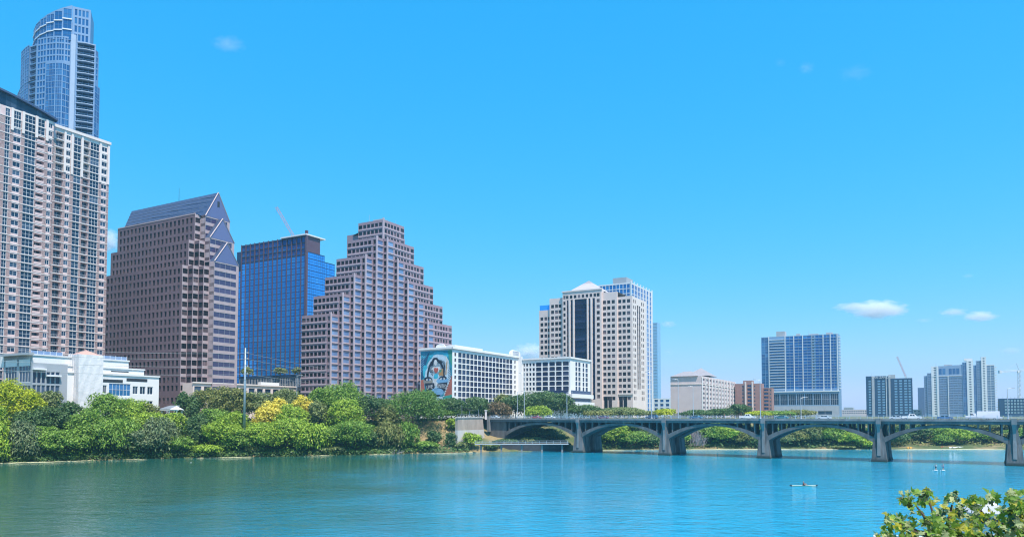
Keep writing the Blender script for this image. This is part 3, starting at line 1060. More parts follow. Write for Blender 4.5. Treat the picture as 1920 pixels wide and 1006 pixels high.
# ------------------------------------------------------------------ pink apartment tower, far left
def pink_tower():
    PR = at(205, 300, 330)[:2]
    B = Building('apartment_tower', (*PR, BZ), 'tall pink brick apartment tower with white bands at the left edge', mats=[W_PINK, W_CREAM, R_TOP])
    zt = zat(PR, 272)
    Lr = -along(PR, E, 99, 291)
    P0 = PR - E * Lr
    T = lambda px: along(P0, E, px, 291)
    h = 3.4
    rows = rows_down(zt - 1.3, h, 34)
    splits = [r[0] for r in rows]
    zc = rows[4][0]
    cream = lambda z: 1 if z > zc else 0
    C = [(T(104.5), T(119.5), 'home_balcony'), (T(124), T(132), 'home_small'), (T(138.5), T(152), 'home_big'),
         (T(156), T(168), 'home_balcony'), (T(169.5), T(186), 'home_wide'), (T(191), T(201), 'home_small')]
    B.facade(P0, E, Lr, BZ, zt, C, rows, mif=(splits, cream))
    B.plain(PR, N, 26, BZ, zt, 0); B.plain(PR + N * 26, -E, Lr + 40, BZ, zt, 0)
    q = P0 - E * 40
    B.w.face([(*q, zt), (*PR, zt), (*(PR + N * 26), zt), (*(q + N * 26), zt)], 2)
    floor_bands(B, P0, E, Lr, [r[0] for r in rows[:31]], W_CREAM)
    mb = MB(); mb.wbox(P0, E, -0.3, Lr + 0.4, -0.5, 0.6, zt, zt + 1.2); B.part(mb, 'parapet', W_CREAM)
    for px in (121.5, 135, 154, 188.5, 203.5):
        mb = MB(); mb.wbox(P0, E, T(px) - 0.45, T(px) + 0.45, 0.004, 0.3, rows[4][0], zt); B.part(mb, 'pilaster', W_CREAM)
    # left wing, standing forward
    PL = P0 - N * 2.5
    T2 = lambda px: along(PL, E, px, 291)
    xr = T2(99.5); xl = T2(-70)
    P1 = PL + E * xl
    Lw = xr - xl
    X = lambda px: T2(px) - xl
    ztl = zt + 1.0
    rows2 = rows_down(ztl - 0.6, h, 34)
    cream2 = lambda z: 1 if z > rows2[1][0] - 1.4 else 0
    up = rows2[:2]; dn = rows2[2:]
    up2 = [(r[0] - 0.9 * (1 - i), r[1] - 0.0) if i == 1 else r for i, r in enumerate(up)]
    def k2(a, b):
        return lambda z: a if z > rows2[1][0] - 0.1 else b
    C2 = [(X(-55), X(-42), 'home_small'), (X(-32), X(-18), 'home_wide'), (X(-10), X(-2), 'home_small'),
          (X(8), X(17), k2('home_big', 'home_big')), (X(24), X(38), k2('home_wide', 'home_small')), (X(45), X(66), 'home_wide'),
          (X(68.5), X(83), k2('home_big', 'home_loggia')), (X(89.5), X(97), 'home_small')]
    B.facade(P1, E, Lw, BZ, ztl, C2, rows2, mif=([r[0] for r in rows2], cream2))
    B.plain(P1 + E * Lw, N, 20, BZ, ztl, 0); B.plain(P1 + N * 20, S, 20, BZ, ztl, 0)
    B.w.face([(*P1, ztl), (*(P1 + E * Lw), ztl), (*(P1 + E * Lw + N * 20), ztl), (*(P1 + N * 20), ztl)], 2)
    floor_bands(B, P1, E, Lw, [r[0] for r in rows2[:31]], W_CREAM)
    for px in (21, 42, 67, 87):
        mb = MB(); mb.wbox(P1, E, X(px) - 0.5, X(px) + 0.5, 0.004, 0.35, rows2[1][0] - 1.6, ztl); B.part(mb, 'pilaster', W_CREAM)
    # curved roof canopy
    mb = MB(); n_ = 18
    top, bot = [], []
    for i in range(n_ + 1):
        x = -1.5 + (Lw + 2.6) * i / n_
        u = i / n_
        zz = ztl + 0.5 + 5.6 * (1 - u ** 1.9)
        top.append((x, zz + 0.8)); bot.append((x, zz))
    def V(x, o, z):
        p = P1 + E * x - N * o
        return (p[0], p[1], z)
    for i in range(n_):
        a, b_ = bot[i], bot[i + 1]; c, d = top[i + 1], top[i]
        mb.face([V(a[0], 1.2, a[1]), V(b_[0], 1.2, b_[1]), V(c[0], 1.2, c[1]), V(d[0], 1.2, d[1])])
        mb.face([V(d[0], 1.2, d[1]), V(c[0], 1.2, c[1]), V(c[0], -20, c[1]), V(d[0], -20, d[1])])
        mb.face([V(b_[0], 1.2, b_[1]), V(a[0], 1.2, a[1]), V(a[0], -20, a[1]), V(b_[0], -20, b_[1])])
    B.part(mb, 'roof_canopy', R_SLATE)
    mb = MB()
    for i in range(n_):
        a, b_ = bot[i], bot[i + 1]
        mb.face([V(a[0], 0.05, ztl), V(b_[0], 0.05, ztl), V(b_[0], 0.05, b_[1]), V(a[0], 0.05, a[1])])
    B.part(mb, 'clerestory', G_HOME)
    B.finish()


pink_tower()


# ------------------------------------------------------------------ tallest tower behind it
def glass_tower():
    Y = 410
    B = Building('residential_tower', (*at(110, 400, Y)[:2], BZ), 'tallest glass skyscraper with rounded crown behind the pink tower', mats=[F_PALE, W_BLUEG, R_TOP])
    zt = lambda y: float(at(110, y, Y - 7)[2])
    P = lambda px, dy: at(px, 160, Y + dy)[:2]

    def facet(a, b, z1, n, kind, frac=0.86, rows=None, mi=0, z0=60, m0=0.2):
        d = (b - a); L = float(np.hypot(*d)); d = d / L
        rr = rows or rows_down(z1 - 0.4, 3.45, int((z1 - z0) / 3.45))
        B.facade(a, d, L, z0, z1, ucols(L, n, frac, kind, m0), rr, mi)
    pts = [(31, 16), (35, 9), (39, 4), (46, 0), (53, -3)]
    zl = zt(146)
    facet(P(31, 20), P(33.5, 13), zl, 1, 'tower_pane'); facet(P(33.5, 13), P(38, 6), zl, 2, 'tower_pane')
    z1 = zt(76)
    facet(P(38, 6), P(45, 1), z1, 2, 'tower_pane'); facet(P(45, 1), P(53, -2.5), z1, 2, 'tower_pane')
    z2 = zt(79)
    facet(P(53, -2), P(68, -5), z2, 1, 'tower_balcony', 0.82)
    z3 = zt(70)
    zb = zt(122)
    facet(P(68, -5.5), P(85, -7.5), z3, 3, 'tower_framed', 0.76)
    # framed windows above, glazed bay below
    for a, b_, n_ in ((P(85, -7.5), P(103, -8.6), 3), (P(103, -8.6), P(119, -8.2), 3), (P(119, -8.2), P(131, -6.8), 2)):
        facet(a, b_, z3, n_, 'tower_framed', 0.78, z0=zb)
    for a, b_, n_ in ((P(85, -9.0), P(103, -10.6), 3), (P(103, -10.6), P(116, -10.4), 3)):
        facet(a, b_, zb, n_, 'tower_pane', 0.94)
    facet(P(116, -10.4), P(131, -7.2), zb, 2, 'tower_glass', 0.92)
    facet(P(131, -7.2), P(141, -6.6), zt(71), 1, None, 0.5)
    z5 = zt(76)
    facet(P(141, -6.4), P(178, -2.4), z5, 1, 'tower_balcony', 0.90)
    facet(P(178, -2.2), P(184, 0.5), zt(96), 1, 'tower_framed', 0.6, z0=zt(152))
    facet(P(178, -2.6), P(187.5, 2.2), zt(152), 2, 'tower_pane', 0.92)
    # closing walls at the back and roof
    ring = [P(31, 20), P(33.5, 13), P(38, 6), P(45, 1), P(53, -2.5), P(68, -5.2), P(85, -7.2), P(103, -8.5), P(119, -8.0), P(131, -6.7), P(141, -6.3), P(178, -2.3), P(184, 3), P(184, 34), P(31, 38)]
    d_ = [P(187.5, 2.2), P(186, 36), P(31, 40), P(31, 20)]
    for a, b_ in zip(d_, d_[1:]):
        B.w.face([(*a, 60), (*b_, 60), (*b_, zl), (*a, zl)], 1)
    B.w.face([(*p, zl - 0.1) for p in ring], 2)
    r2 = [p + (np.array(P(110, 12)) - p) * 0.02 for p in ring[2:]]
    core = MB(); core.prism([tuple(p) for p in (P(39.5, 8), P(54, 0.5), P(70, -2.5), P(103, -4), P(130, -3), P(140, -2), P(176, 2), P(183, 6), P(183, 32), P(39, 34))], 60, zt(77), 0, 0)
    B.part(core, 'core', [W_BLUEG])
    # curved white balcony slabs
    for i in range(15):
        z = z5 - 0.6 - 3.45 * i
        mb = MB(); a, b_ = P(141, -6.4), P(178, -2.4)
        d = (b_ - a); L = float(np.hypot(*d)); d /= L; n_ = np.array((d[1], -d[0]))
        poly = [a + d * (L * 0.03)]
        for j in range(7):
            u = j / 6
            poly.append(a + d * (L * (0.04 + 0.92 * u)) + n_ * (0.15 + 1.1 * math.sin(math.pi * u)))
        poly.append(a + d * (L * 0.97))
        mb.prism([tuple(p) for p in poly], z - 0.25, z + 0.15, 0, bottom=True)
        B.part(mb, 'balcony_slab', mat('balcony_blue_grey', (0.38, 0.47, 0.60), 0.6, 0.05))
    mb = MB(); a = P(132, -7.4); b_ = P(140.5, -6.8); d = b_ - a; L = float(np.hypot(*d)); d /= L
    mb.wbox(a, d, 0, L, -1.5, 0.6, 60, zt(66)); B.part(mb, 'white_fin', mat('fin_blue_grey', (0.40, 0.50, 0.64), 0.6, 0.05))
    # crown: curved screen with a sloping top and a square frame
    arc = [(60, 6), (64, 0), (72, -4), (84, -7), (98, -8.4), (114, -8.4), (132, -7)]
    zc0 = zt(76)
    for i, ((pa, da), (pb, db)) in enumerate(zip(arc, arc[1:])):
        a, b_ = P(pa, da), P(pb, db)
        d = (b_ - a); L = float(np.hypot(*d)); d /= L
        t = lambda p: zt(35 - 25 * max(0, min(1, (p - 60) / 72.0)) ** 1.15)
        za, zb_ = t(pa), t(pb)
        m_ = min(za, zb_)
        rr = urows(zc0, m_, 3)
        B.facade(a, d, L, zc0, m_, ucols(L, max(1, int(L / 2.6)), 0.9, 'tower_pane', 0.1), rr, 0)
        if zb_ > za:
            B.w.face([(*a, za), (*b_, za), (*b_, zb_)], 0)
        mb = MB()
        for zz in [r[0] for r in rr[1:]]:
            mb.wbox(a, d, 0, L, 0.01, 0.35, zz - 0.3, zz + 0.3)
        B.part(mb, 'crown_band', F_WHITE)
    a, b_ = P(132.5, -7), P(167, -3)
    d = (b_ - a); L = float(np.hypot(*d)); d /= L
    B.facade(a, d, L, zc0, zt(12), ucols(L, 4, 0.7, 'tower_framed', 0.8), urows(zc0, zt(14), 4), 0)
    B.plain(b_, np.array((-0.40, 0.9165)), 14, zc0, zt(14), 0)
    mb = MB(); mb.prism([tuple(p) for p in (P(62, 9), P(73, -1), P(98, -5), P(131, -4), P(165, 0), P(165, 12), P(62, 18))], zc0, zt(37), 0); B.part(mb, 'crown_core', W_BLUEG)
    B.finish()


glass_tower()


# ------------------------------------------------------------------ dark granite tower with pointed gables
def gable_tower():
    O = at(400, 600, 330)[:2]
    B = Building('office_tower', (*O, BZ), 'dark brown granite office tower with steep blue gable roof and pointed front', mats=[W_GRANITE, W_GRAN_L, R_TOP])
    Q = lambda u, v: O + E * u + N * v
    wP = along(O, E, 446, 600)
    a_, b_ = 3.0, 3.3
    h = 3.75
    tops, rowsets = [], []
    for k, (px, py, lpx, lpy) in enumerate(((342, 496, 197, 515), (355, 449, 208, 471), (368.5, 401, 221, 427))):
        W = Q(-9 + 3 * k, 9.9)
        z1 = zat(W, py)
        tops.append(z1)
        Lw = along(W, N, lpx, lpy)
        n_ = round(Lw / 2.95)
        z0 = BZ if k == 0 else tops[k - 1] - 4.2
        rows = rows_down(z1 - 0.9, h, int((z1 - 0.9 - z0 - (9 if k == 0 else 0)) / h))
        rowsets.append(rows)
        if k == 0:
            low = [(BZ + 6.2, BZ + 10.0)]
        B.facade(W + N * Lw, S, Lw, z0, z1, ucols(Lw, n_, 0.54, 'office_dark', 1.0), rows + (low if k == 0 else []), 0)
        B.plain(W + N * Lw + E * 30, -E, 30, z0, z1, 0)
        nb = 3 - k
        p = np.array((-9.0 + 3 * k, 9.9))
        for j in range(nb):
            A = Q(*p); B.facade(A, E, a_, z0, z1, [(0.25, a_ - 0.15, 'office_ribbon')], rows, 1)  # south-facing facets in paler granite: sunlit side put into the colour
            p = p + np.array((a_, 0)); A = Q(*p)
            B.facade(A, S, b_, z0, z1, [(0.15, b_ - 0.3, 'office_ribbon')], rows, 0)  # west-facing facets keep the dark granite as the shaded side
            p = p - np.array((0, b_))
        # flat roof of the tier
        poly = [Q(-9 + 3 * k, 9.9), Q(0, 9.9), Q(0, 9.9 + Lw), Q(-9 + 3 * k, 9.9 + Lw)]
        B.w.face([(*q, z1 - 0.3) for q in poly], 2)
        p = np.array((-9.0 + 3 * k, 9.9))
        for j in range(nb):
            q0 = p + np.array((a_ * (j + 0), -b_ * j))
        for j in range(nb):
            x0 = -9.0 + 3 * k + a_ * (j + 1); v0 = 9.9 - b_ * (j + 1)
            if x0 < -0.01:
                B.w.face([(*Q(x0, v0), z1 - 0.3), (*Q(0, v0), z1 - 0.3), (*Q(0, v0 + b_), z1 - 0.3), (*Q(x0, v0 + b_), z1 - 0.3)], 2)
    # gabled front, three steps
    spec = [(0.0, tops[0] + 2.4, zat(Q(wP / 2, 0), 455, 427)), (b_, tops[1] + 1.6, zat(Q(wP / 2, b_), 410, 420)), (2 * b_, tops[2] - 0.4, zat(Q(wP / 2, 2 * b_), 361, 408))]
    for k, (v, zb, za) in enumerate(spec):
        z0 = BZ if k == 0 else spec[k - 1][1] - 2
        rows = rows_down(zb - 0.2, h, int((zb - z0) / h))
        B.facade(Q(0, v), E, wP, z0, zb, [(0.12, wP - 1.4, 'lilac_ribbon')], rows, 1)
        nv = spec[k + 1][0] if k < 2 else 60.0
        B.plain(Q(wP, v), N, nv - v + 0.1, z0, zb, 1)
        B.plain(Q(0, nv + 0.1), S, nv - v + 0.1, max(z0, (spec[k - 1][1] if k else z0)), zb, 1)
        # gable panel and its two slopes
        mb = MB()
        mid = Q(wP / 2, v)
        nb_ = 6
        mb.face([(*Q(0.25, v - 0.05), zb), (*Q(wP - 0.25, v - 0.05), zb), (*Q(wP / 2, v - 0.05), za - 0.4)], 0)
        B.part(mb, 'gable_face', [G_GABLE])
        if k < 2:
            mb = MB()
            ve = spec[k + 1][0]
            A0, A1, A2 = (*Q(0, v), zb), (*Q(wP, v), zb), (*mid, za)
            C0, C1, C2 = (*Q(0, ve), zb), (*Q(wP, ve), zb), (*Q(wP / 2, ve), za)
            mb.face([A0, A2, C2, C0]); mb.face([A1, C1, C2, A2])
            B.part(mb, 'gable_slope', [R_SLATE])
        mb = MB()
        for s0, s1 in ((Q(0, v), mid), (Q(wP, v), mid)):
            mb.tube((*(s0 - N * 0.1), zb), (*(s1 - N * 0.1), za), 0.28, 0.28, 4)
        B.part(mb, 'gable_edge', [W_GRAN_L])
    mb = MB(); zz = spec[2][1] + (spec[2][2] - spec[2][1]) * 0.45
    mb.wbox(Q(0, spec[2][0]), E, wP * 0.47, wP * 0.56, 0.06, 0.12, zz, zz + 2.6); B.part(mb, 'vent', F_DARK)
    # main roof
    v0, zb, za = spec[2]
    R1 = Q(wP / 2, v0)
    zr = za
    vr = v0 + along(R1, N, 247, 393)
    ve = 9.9 + along(Q(-3, 9.9), N, 228, 425)
    mb = MB()
    eW = -1.7
    zE = tops[2] + 0.35
    mb.face([(*Q(0, v0), zb), (*Q(wP / 2, v0), zr), (*Q(wP / 2, vr), zr), (*Q(eW, ve), zE), (*Q(eW, 9.9), zE), (*Q(0, 9.0), zb)][::-1])
    mb.face([(*Q(wP, v0), zb), (*Q(wP + 1.7, ve), zE), (*Q(wP / 2, vr), zr), (*Q(wP / 2, v0), zr)])
    mb.face([(*Q(eW, ve), zE), (*Q(wP / 2, vr), zr), (*Q(wP + 1.7, ve), zE)])
    roof = B.part(mb, 'roof', R_SLATE)
    for t in (0.12, 0.3, 0.48, 0.66, 0.84):
        mb = MB()
        u = eW + (wP / 2 - eW) * t; z = zE + (zr - zE) * t
        vv = ve + (vr - ve) * t
        vs_ = 9.9 + (v0 - 9.9) * t + 0.1
        mb.tube((*Q(u - 0.05, vs_), z + 0.06), (*Q(u - 0.05, vv), z + 0.06), 0.11, 0.11, 4)
        mb.build('roof_seam', mat('roof_seam_metal', (0.20, 0.24, 0.34), 0.5, 0.05), roof)
    mb = MB(); mb.wbox(Q(-3, 9.9 + along(Q(-3, 9.9), N, 221, 427)), S, 0, along(Q(-3, 9.9), N, 221, 427), -0.4, 0.12, tops[2], tops[2] + 0.5)
    B.part(mb, 'eave_band', W_GRAN_L)
    q = Q(wP / 2, v0 + 28); mb = MB(); mb.tube((*q, zr - 0.5), (*q, zr + 6.5), 0.10, 0.05, 5); B.part(mb, 'antenna', F_DARK)
    # pointed arches at street level
    W0 = Q(-9, 9.9)
    for i in range(6):
        p = W0 + N * (3.2 + i * 3.9)
        mb = MB(); mb.wbox(p, S, 0, 1.7, 0.01, 0.05, BZ, BZ + 3.0)
        B.part(mb, 'street_arch', F_DARK)
    B.finish()


gable_tower()


# ------------------------------------------------------------------ low pale arcade between the towers
def arcade():
    P = at(362, 720, 322)[:2]
    L = along(P, E, 566, 728)
    zt = zat(P, 717)
    B = Building('street_arcade', (*P, BZ), 'low pale stone arcade in front of the dark granite tower', mats=[W_LIME, R_TOP])
    cols = ucols(L, 13, 0.72, 'hall_bay')
    B.facade(P, E, L, BZ, zt, cols, [(zt - 7.0, zt - 1.2)], 0)
    B.plain(P + N * 7, S, 7, BZ, zt)
    B.w.face([(*P, zt), (*(P + E * L), zt), (*(P + E * L + N * 7), zt), (*(P + N * 7), zt)], 1)
    mb = MB(); mb.wbox(P, E, -0.4, L + 0.4, 0.0, 0.5, zt - 0.1, zt + 0.5); B.part(mb, 'cornice', W_CREAM)
    mb = MB()
    mb.wbox(P + N * 2.5, E, L * 0.62, L * 0.8, -2, 0, zt + 0.5, zt + 2.0); B.part(mb, 'roof_box', W_WHITE)
    B.finish()


arcade()


# ------------------------------------------------------------------ blue mirror-glass hotel tower
def mirror_tower():
    P = at(573, 560, 452)[:2]
    wl_ = along(P, N, 452, 560)
    zt = zat(P, 441)
    B = Building('hotel_tower', (*P, BZ), 'blue mirror-glass hotel tower with dark mauve fins between the two granite towers', mats=[W_NAVY, F_MAUVE, R_TOP])
    h = 3.7
    zg = zt - 0.6 - 3 * h - 0.6
    rows = rows_down(zg, h, 24)
    top = rows_down(zt - 0.6, h, 3)
    kf = lambda z: 'louvre' if z > zg - 0.1 else 'mirror'
    n_ = 14
    B.facade(P + N * wl_, S, wl_, BZ, zt, ucols(wl_, n_, 0.90, kf), rows + top, 0)
    B.plain(P, E, 12, zat(P, 470), zt, 1)
    B.plain(P + E * 12, N, wl_, BZ, zt); B.plain(P + E * 12 + N * wl_, -E, 12, BZ, zt)
    B.w.face([(*P, zt), (*(P + E * 12), zt), (*(P + E * 12 + N * wl_), zt), (*(P + N * wl_), zt)], 2)
    for i in range(n_ + 1):
        mb = MB(); x = wl_ * i / n_
        mb.wbox(P + N * wl_, S, x - 0.20, x + 0.20, 0.004, 0.55, rows[-1][0], zt + 0.3)
        B.part(mb, 'vertical_fin', F_MAUVE)
    # dark recessed strip and bright end bay at the north end
    PL = P + N * wl_ + E * 3
    L2 = along(PL, N, 443, 560)
    B.facade(PL + N * L2, S, L2, BZ, zt - 3, [(0.3, L2 * 0.45, 'mirror'), (L2 * 0.55, L2 - 0.2, 'mirror')], rows[1:], 0)
    # lower south volume
    z2 = zat(P, 471)
    P2 = P + E * 0.6 - N * 0.8
    sl = along(P2, E, 608, 560)
    r2 = rows_down(z2 - 0.3, h, 26)
    B.facade(P2, E, sl, BZ, z2, ucols(sl, 8, 0.96, 'mirror'), r2, 0)
    B.plain(P2 + N * 14, S, 14, BZ, z2)
    P3 = P2 + E * sl + N * 3
    s3 = along(P3, E, 627, 560)
    B.facade(P3, E, s3, BZ, z2 - 3, ucols(s3, 5, 0.96, 'mirror'), rows_down(z2 - 3.3, h, 25), 0)
    B.plain(P3 + N * 3, S, 3, BZ, z2 - 3, 1)
    B.plain(P3 + E * s3, N, 20, BZ, z2 - 3)
    B.w.face([(*P2, z2), (*(P2 + E * sl), z2), (*(P2 + E * sl + N * 14), z2), (*(P2 + N * 14), z2)], 2)
    B.w.face([(*P3, z2 - 3), (*(P3 + E * s3), z2 - 3), (*(P3 + E * s3 + N * 14), z2 - 3), (*(P3 + N * 14), z2 - 3)], 2)
    # roof canopy on posts
    ce = along(P, E, 608, 448)
    mb = MB(); mb.wbox(P - N * 1.0, E, -1.2, ce, -22, 0, zt + 0.1, zt + 0.9); B.part(mb, 'roof_canopy', F_WHITE)
    for x, o in ((3, -1.0), (ce * 0.62, -1.0), (ce * 0.3, -12), (ce * 0.8, -12)):
        q = P + E * x + N * abs(o)
        mb = MB(); mb.box(q[0] - 0.3, q[0] + 0.3, q[1] - 0.3, q[1] + 0.3, z2 - 3 if x > 5 else z2, zt + 0.15); B.part(mb, 'canopy_post', F_WHITE)
    mb = MB(); mb.wbox(P, E, -0.7, 0.7, -0.5, 0.9, BZ + 20, zt + 3.0); B.part(mb, 'corner_mast', F_MAUVE)
    # glazed podium with planting ledge
    Pp = at(566, 710, 400)[:2]
    Lp = along(Pp, N, 448, 705)
    zp = zat(Pp, 701)
    B.facade(Pp + N * Lp, S, Lp, BZ, zp, ucols(Lp, 10, 0.94, 'hall_glass'), [(zp - 9.5, zp - 0.8)], 0)
    B.w.face([(*Pp, zp), (*(Pp + E * 30), zp), (*(Pp + E * 30 + N * Lp), zp), (*(Pp + N * Lp), zp)], 2)
    B.plain(Pp, E, 30, BZ, zp)
    B.finish()
    return Pp, Lp, zp


PODIUM = mirror_tower()


def hidden_block():
    # unseen granite block, added only to give the mirror tower a dark reflection
    P = np.array((-215.0, 418.0))
    B = Building('reflection_block', (*P, BZ), 'unseen brown granite block added to be mirrored in the mirror-glass hotel', mats=[W_GRANITE, R_TOP], cap=20)
    zt = 70.0
    rows = rows_down(zt - 1, 3.7, 14)
    B.facade(P + E * 16, N, 46, BZ, zt, ucols(46, 14, 0.55, 'office_dark', 0.6), rows, 0)
    B.plain(P, E, 16, BZ, zt); B.plain(P + N * 46, S, 46, BZ, zt); B.plain(P + N * 46 + E * 16, -E, 16, BZ, zt)
    B.w.face([(*P, zt), (*(P + E * 16), zt), (*(P + E * 16 + N * 46), zt), (*(P + N * 46), zt)], 1)
    B.finish()


hidden_block()


# ------------------------------------------------------------------ stepped rose granite tower
def stepped_tower():
    D0 = at(718, 560, 376)[:2]
    B = Building('office_tower', (*D0, BZ), 'rose granite office tower stepping up like a ziggurat in the middle', mats=[W_ROSE, W_ROSE_L, R_TOP])
    a_, b_ = 5.35, 2.6
    step = E * a_ - N * b_
    D = lambda j: D0 + step * j
    z_top = zat(D0, 411)
    h = 3.42
    T = [z_top - 3 * h * k for k in range(6)]
    WL, SL = 16.8, 17.4
    for k in range(6):
        zt = T[k]
        zb = (T[k + 1] - 2.5) if k < 5 else BZ
        n_r = 3 if k < 5 else 19
        rows = rows_down(zt - 0.75, h, n_r)
        P = D(-k)
        B.facade(P + N * WL, S, WL, zb, zt, [(0.2, 2.6, 'office_square')] + [(x0 + 2.9, x1 + 2.9, kn) for x0, x1, kn in ucols(WL - 3.6, 5, 0.74, 'office_square')], rows, 0)
        P2 = D(k)
        B.facade(P2, E, SL, zb, zt, ucols(SL - 3.4, 5, 0.70, 'office_square', 0.6) + [(SL - 2.9, SL - 0.2, 'office_square')], rows, 0)
        B.plain(P2 + E * SL, N, 40, zb, zt, 0)
        B.plain(P + N * WL + E * 40, -E, 40, zb, zt, 0)
        for F0, d_, LL in ((P + N * WL, S, WL), (P2, E, SL)):
            for r in rows[:-1] if k < 5 else rows:
                mb = MB(); mb.wbox(F0, d_, 0.0, LL, 0.004, 0.22, r[0] + 0.02, r[0] + 0.55); B.part(mb, 'sill_band', W_ROSE_L)
        # roof
        ring = [P + N * WL, P] + ([D(k)] if k else []) + [P2 + E * SL, P2 + E * SL + N * 36, P + N * WL + E * 30]
        B.w.face([(*q, zt - 0.4) for q in ring], 2)
    # saw-tooth bays along the diagonal
    for j in range(-5, 5):
        k = -j if j < 0 else j + 1
        zt = T[k]
        A = D(j)
        n_r = int((zt - BZ - 3) / h)
        rows = rows_down(zt - 0.75, h, n_r)
        # step forward (south) then along (east)
        B.facade(A, S, b_, BZ, zt, [(0.35, b_ - 0.45, 'office_narrow')], rows, 0)
        A2 = A - N * b_
        B.facade(A2, E, a_, BZ, zt, [(0.6, a_ - 0.35, 'office_sky')], rows, 0)
        for r in rows:
            mb = MB(); mb.wbox(A2, E, 0.45, a_ - 0.2, 0.004, 0.26, r[0] + 0.05, r[0] + 0.62); B.part(mb, 'sill_band', W_ROSE_L)
        mb = MB()
        mb.wbox(A2, E, -0.25, 0.42, -0.3, 0.34, BZ, zt + 0.7)
        B.part(mb, 'corner_pilaster', W_ROSE_L)
    mb = MB(); mb.wbox(D0, E, -0.35, 0.4, -0.4, 0.3, T[1], T[0] + 0.8); B.part(mb, 'corner_pilaster', W_ROSE_L)
    roof_units(B, D0, E, N, T[0] - 0.4, ((5, 5, 5, 6, 2.6), (11, 9, 3, 3, 1.8), (3, 12, 0.2, 0, 5.0), (14, 3, 0.2, 0, 3.5)))
    B.finish()


stepped_tower()
# ------------------------------------------------------------------ white hotel with the mural
def mural_poly(mb, quad, pts, layer, mi):
    P, d, L, z0, z1 = quad
    n = np.array((d[1], -d[0]))
    out = 0.012 + 0.014 * layer
    v = []
    for x, y in pts:
        q = P + d * (x * L) + n * out
        v.append((q[0], q[1], z1 - y * (z1 - z0)))
    # pts run clockwise on the picture (y down) or not: orient outward
    a = sum(pts[i][0] * pts[(i + 1) % len(pts)][1] - pts[(i + 1) % len(pts)][0] * pts[i][1] for i in range(len(pts)))
    if a > 0: v = v[::-1]
    mb.face(v, mi)


def ell(cx, cy, rx, ry, n=14, a0=0, a1=2 * math.pi, jag=0.0, seed=1):
    r = random.Random(seed)
    full = abs(a1 - a0 - 2 * math.pi) < 1e-6
    m = n if full else n + 1
    return [(cx + rx * (1 + jag * r.uniform(-1, 1)) * math.cos(a0 + (a1 - a0) * i / n), cy + ry * (1 + jag * r.uniform(-1, 1)) * math.sin(a0 + (a1 - a0) * i / n)) for i in range(m)]


def text_mesh(s, size, name):
    cu = bpy.data.curves.new(name, 'FONT')
    cu.body = s; cu.size = size; cu.extrude = 0.0; cu.align_x = 'CENTER'; cu.resolution_u = 3
    o = bpy.data.objects.new(name, cu)
    COL.objects.link(o)
    dg = bpy.context.evaluated_depsgraph_get()
    me = bpy.data.meshes.new_from_object(o.evaluated_get(dg))
    bpy.data.objects.remove(o); bpy.data.curves.remove(cu)
    return me


def text_part(s, size, name, m, parent, P, d, out, z, sx=1.0, slant=0.0, thick=0.06):
    """flat lettering with a little thickness, standing on a facade"""
    me = text_mesh(s, size, name)
    n = np.array((d[1], -d[0]))
    off = np.array(parent_world(parent))
    co = [v.co.copy() for v in me.vertices]
    k = len(co)
    verts, faces = [], []
    for layer in (out,):
        for c in co:
            q = np.array(P[:2]) + np.array(d) * (c.x * sx) + n * layer
            verts.append((q[0] - off[0], q[1] - off[1], z + c.y + slant * c.x - off[2]))
    for p in me.polygons:
        faces.append(tuple(p.vertices))
    new = bpy.data.meshes.new(name)
    new.from_pydata(verts, [], faces)
    new.materials.append(m)
    new.update()
    bpy.data.meshes.remove(me)
    return link(name, new, parent)


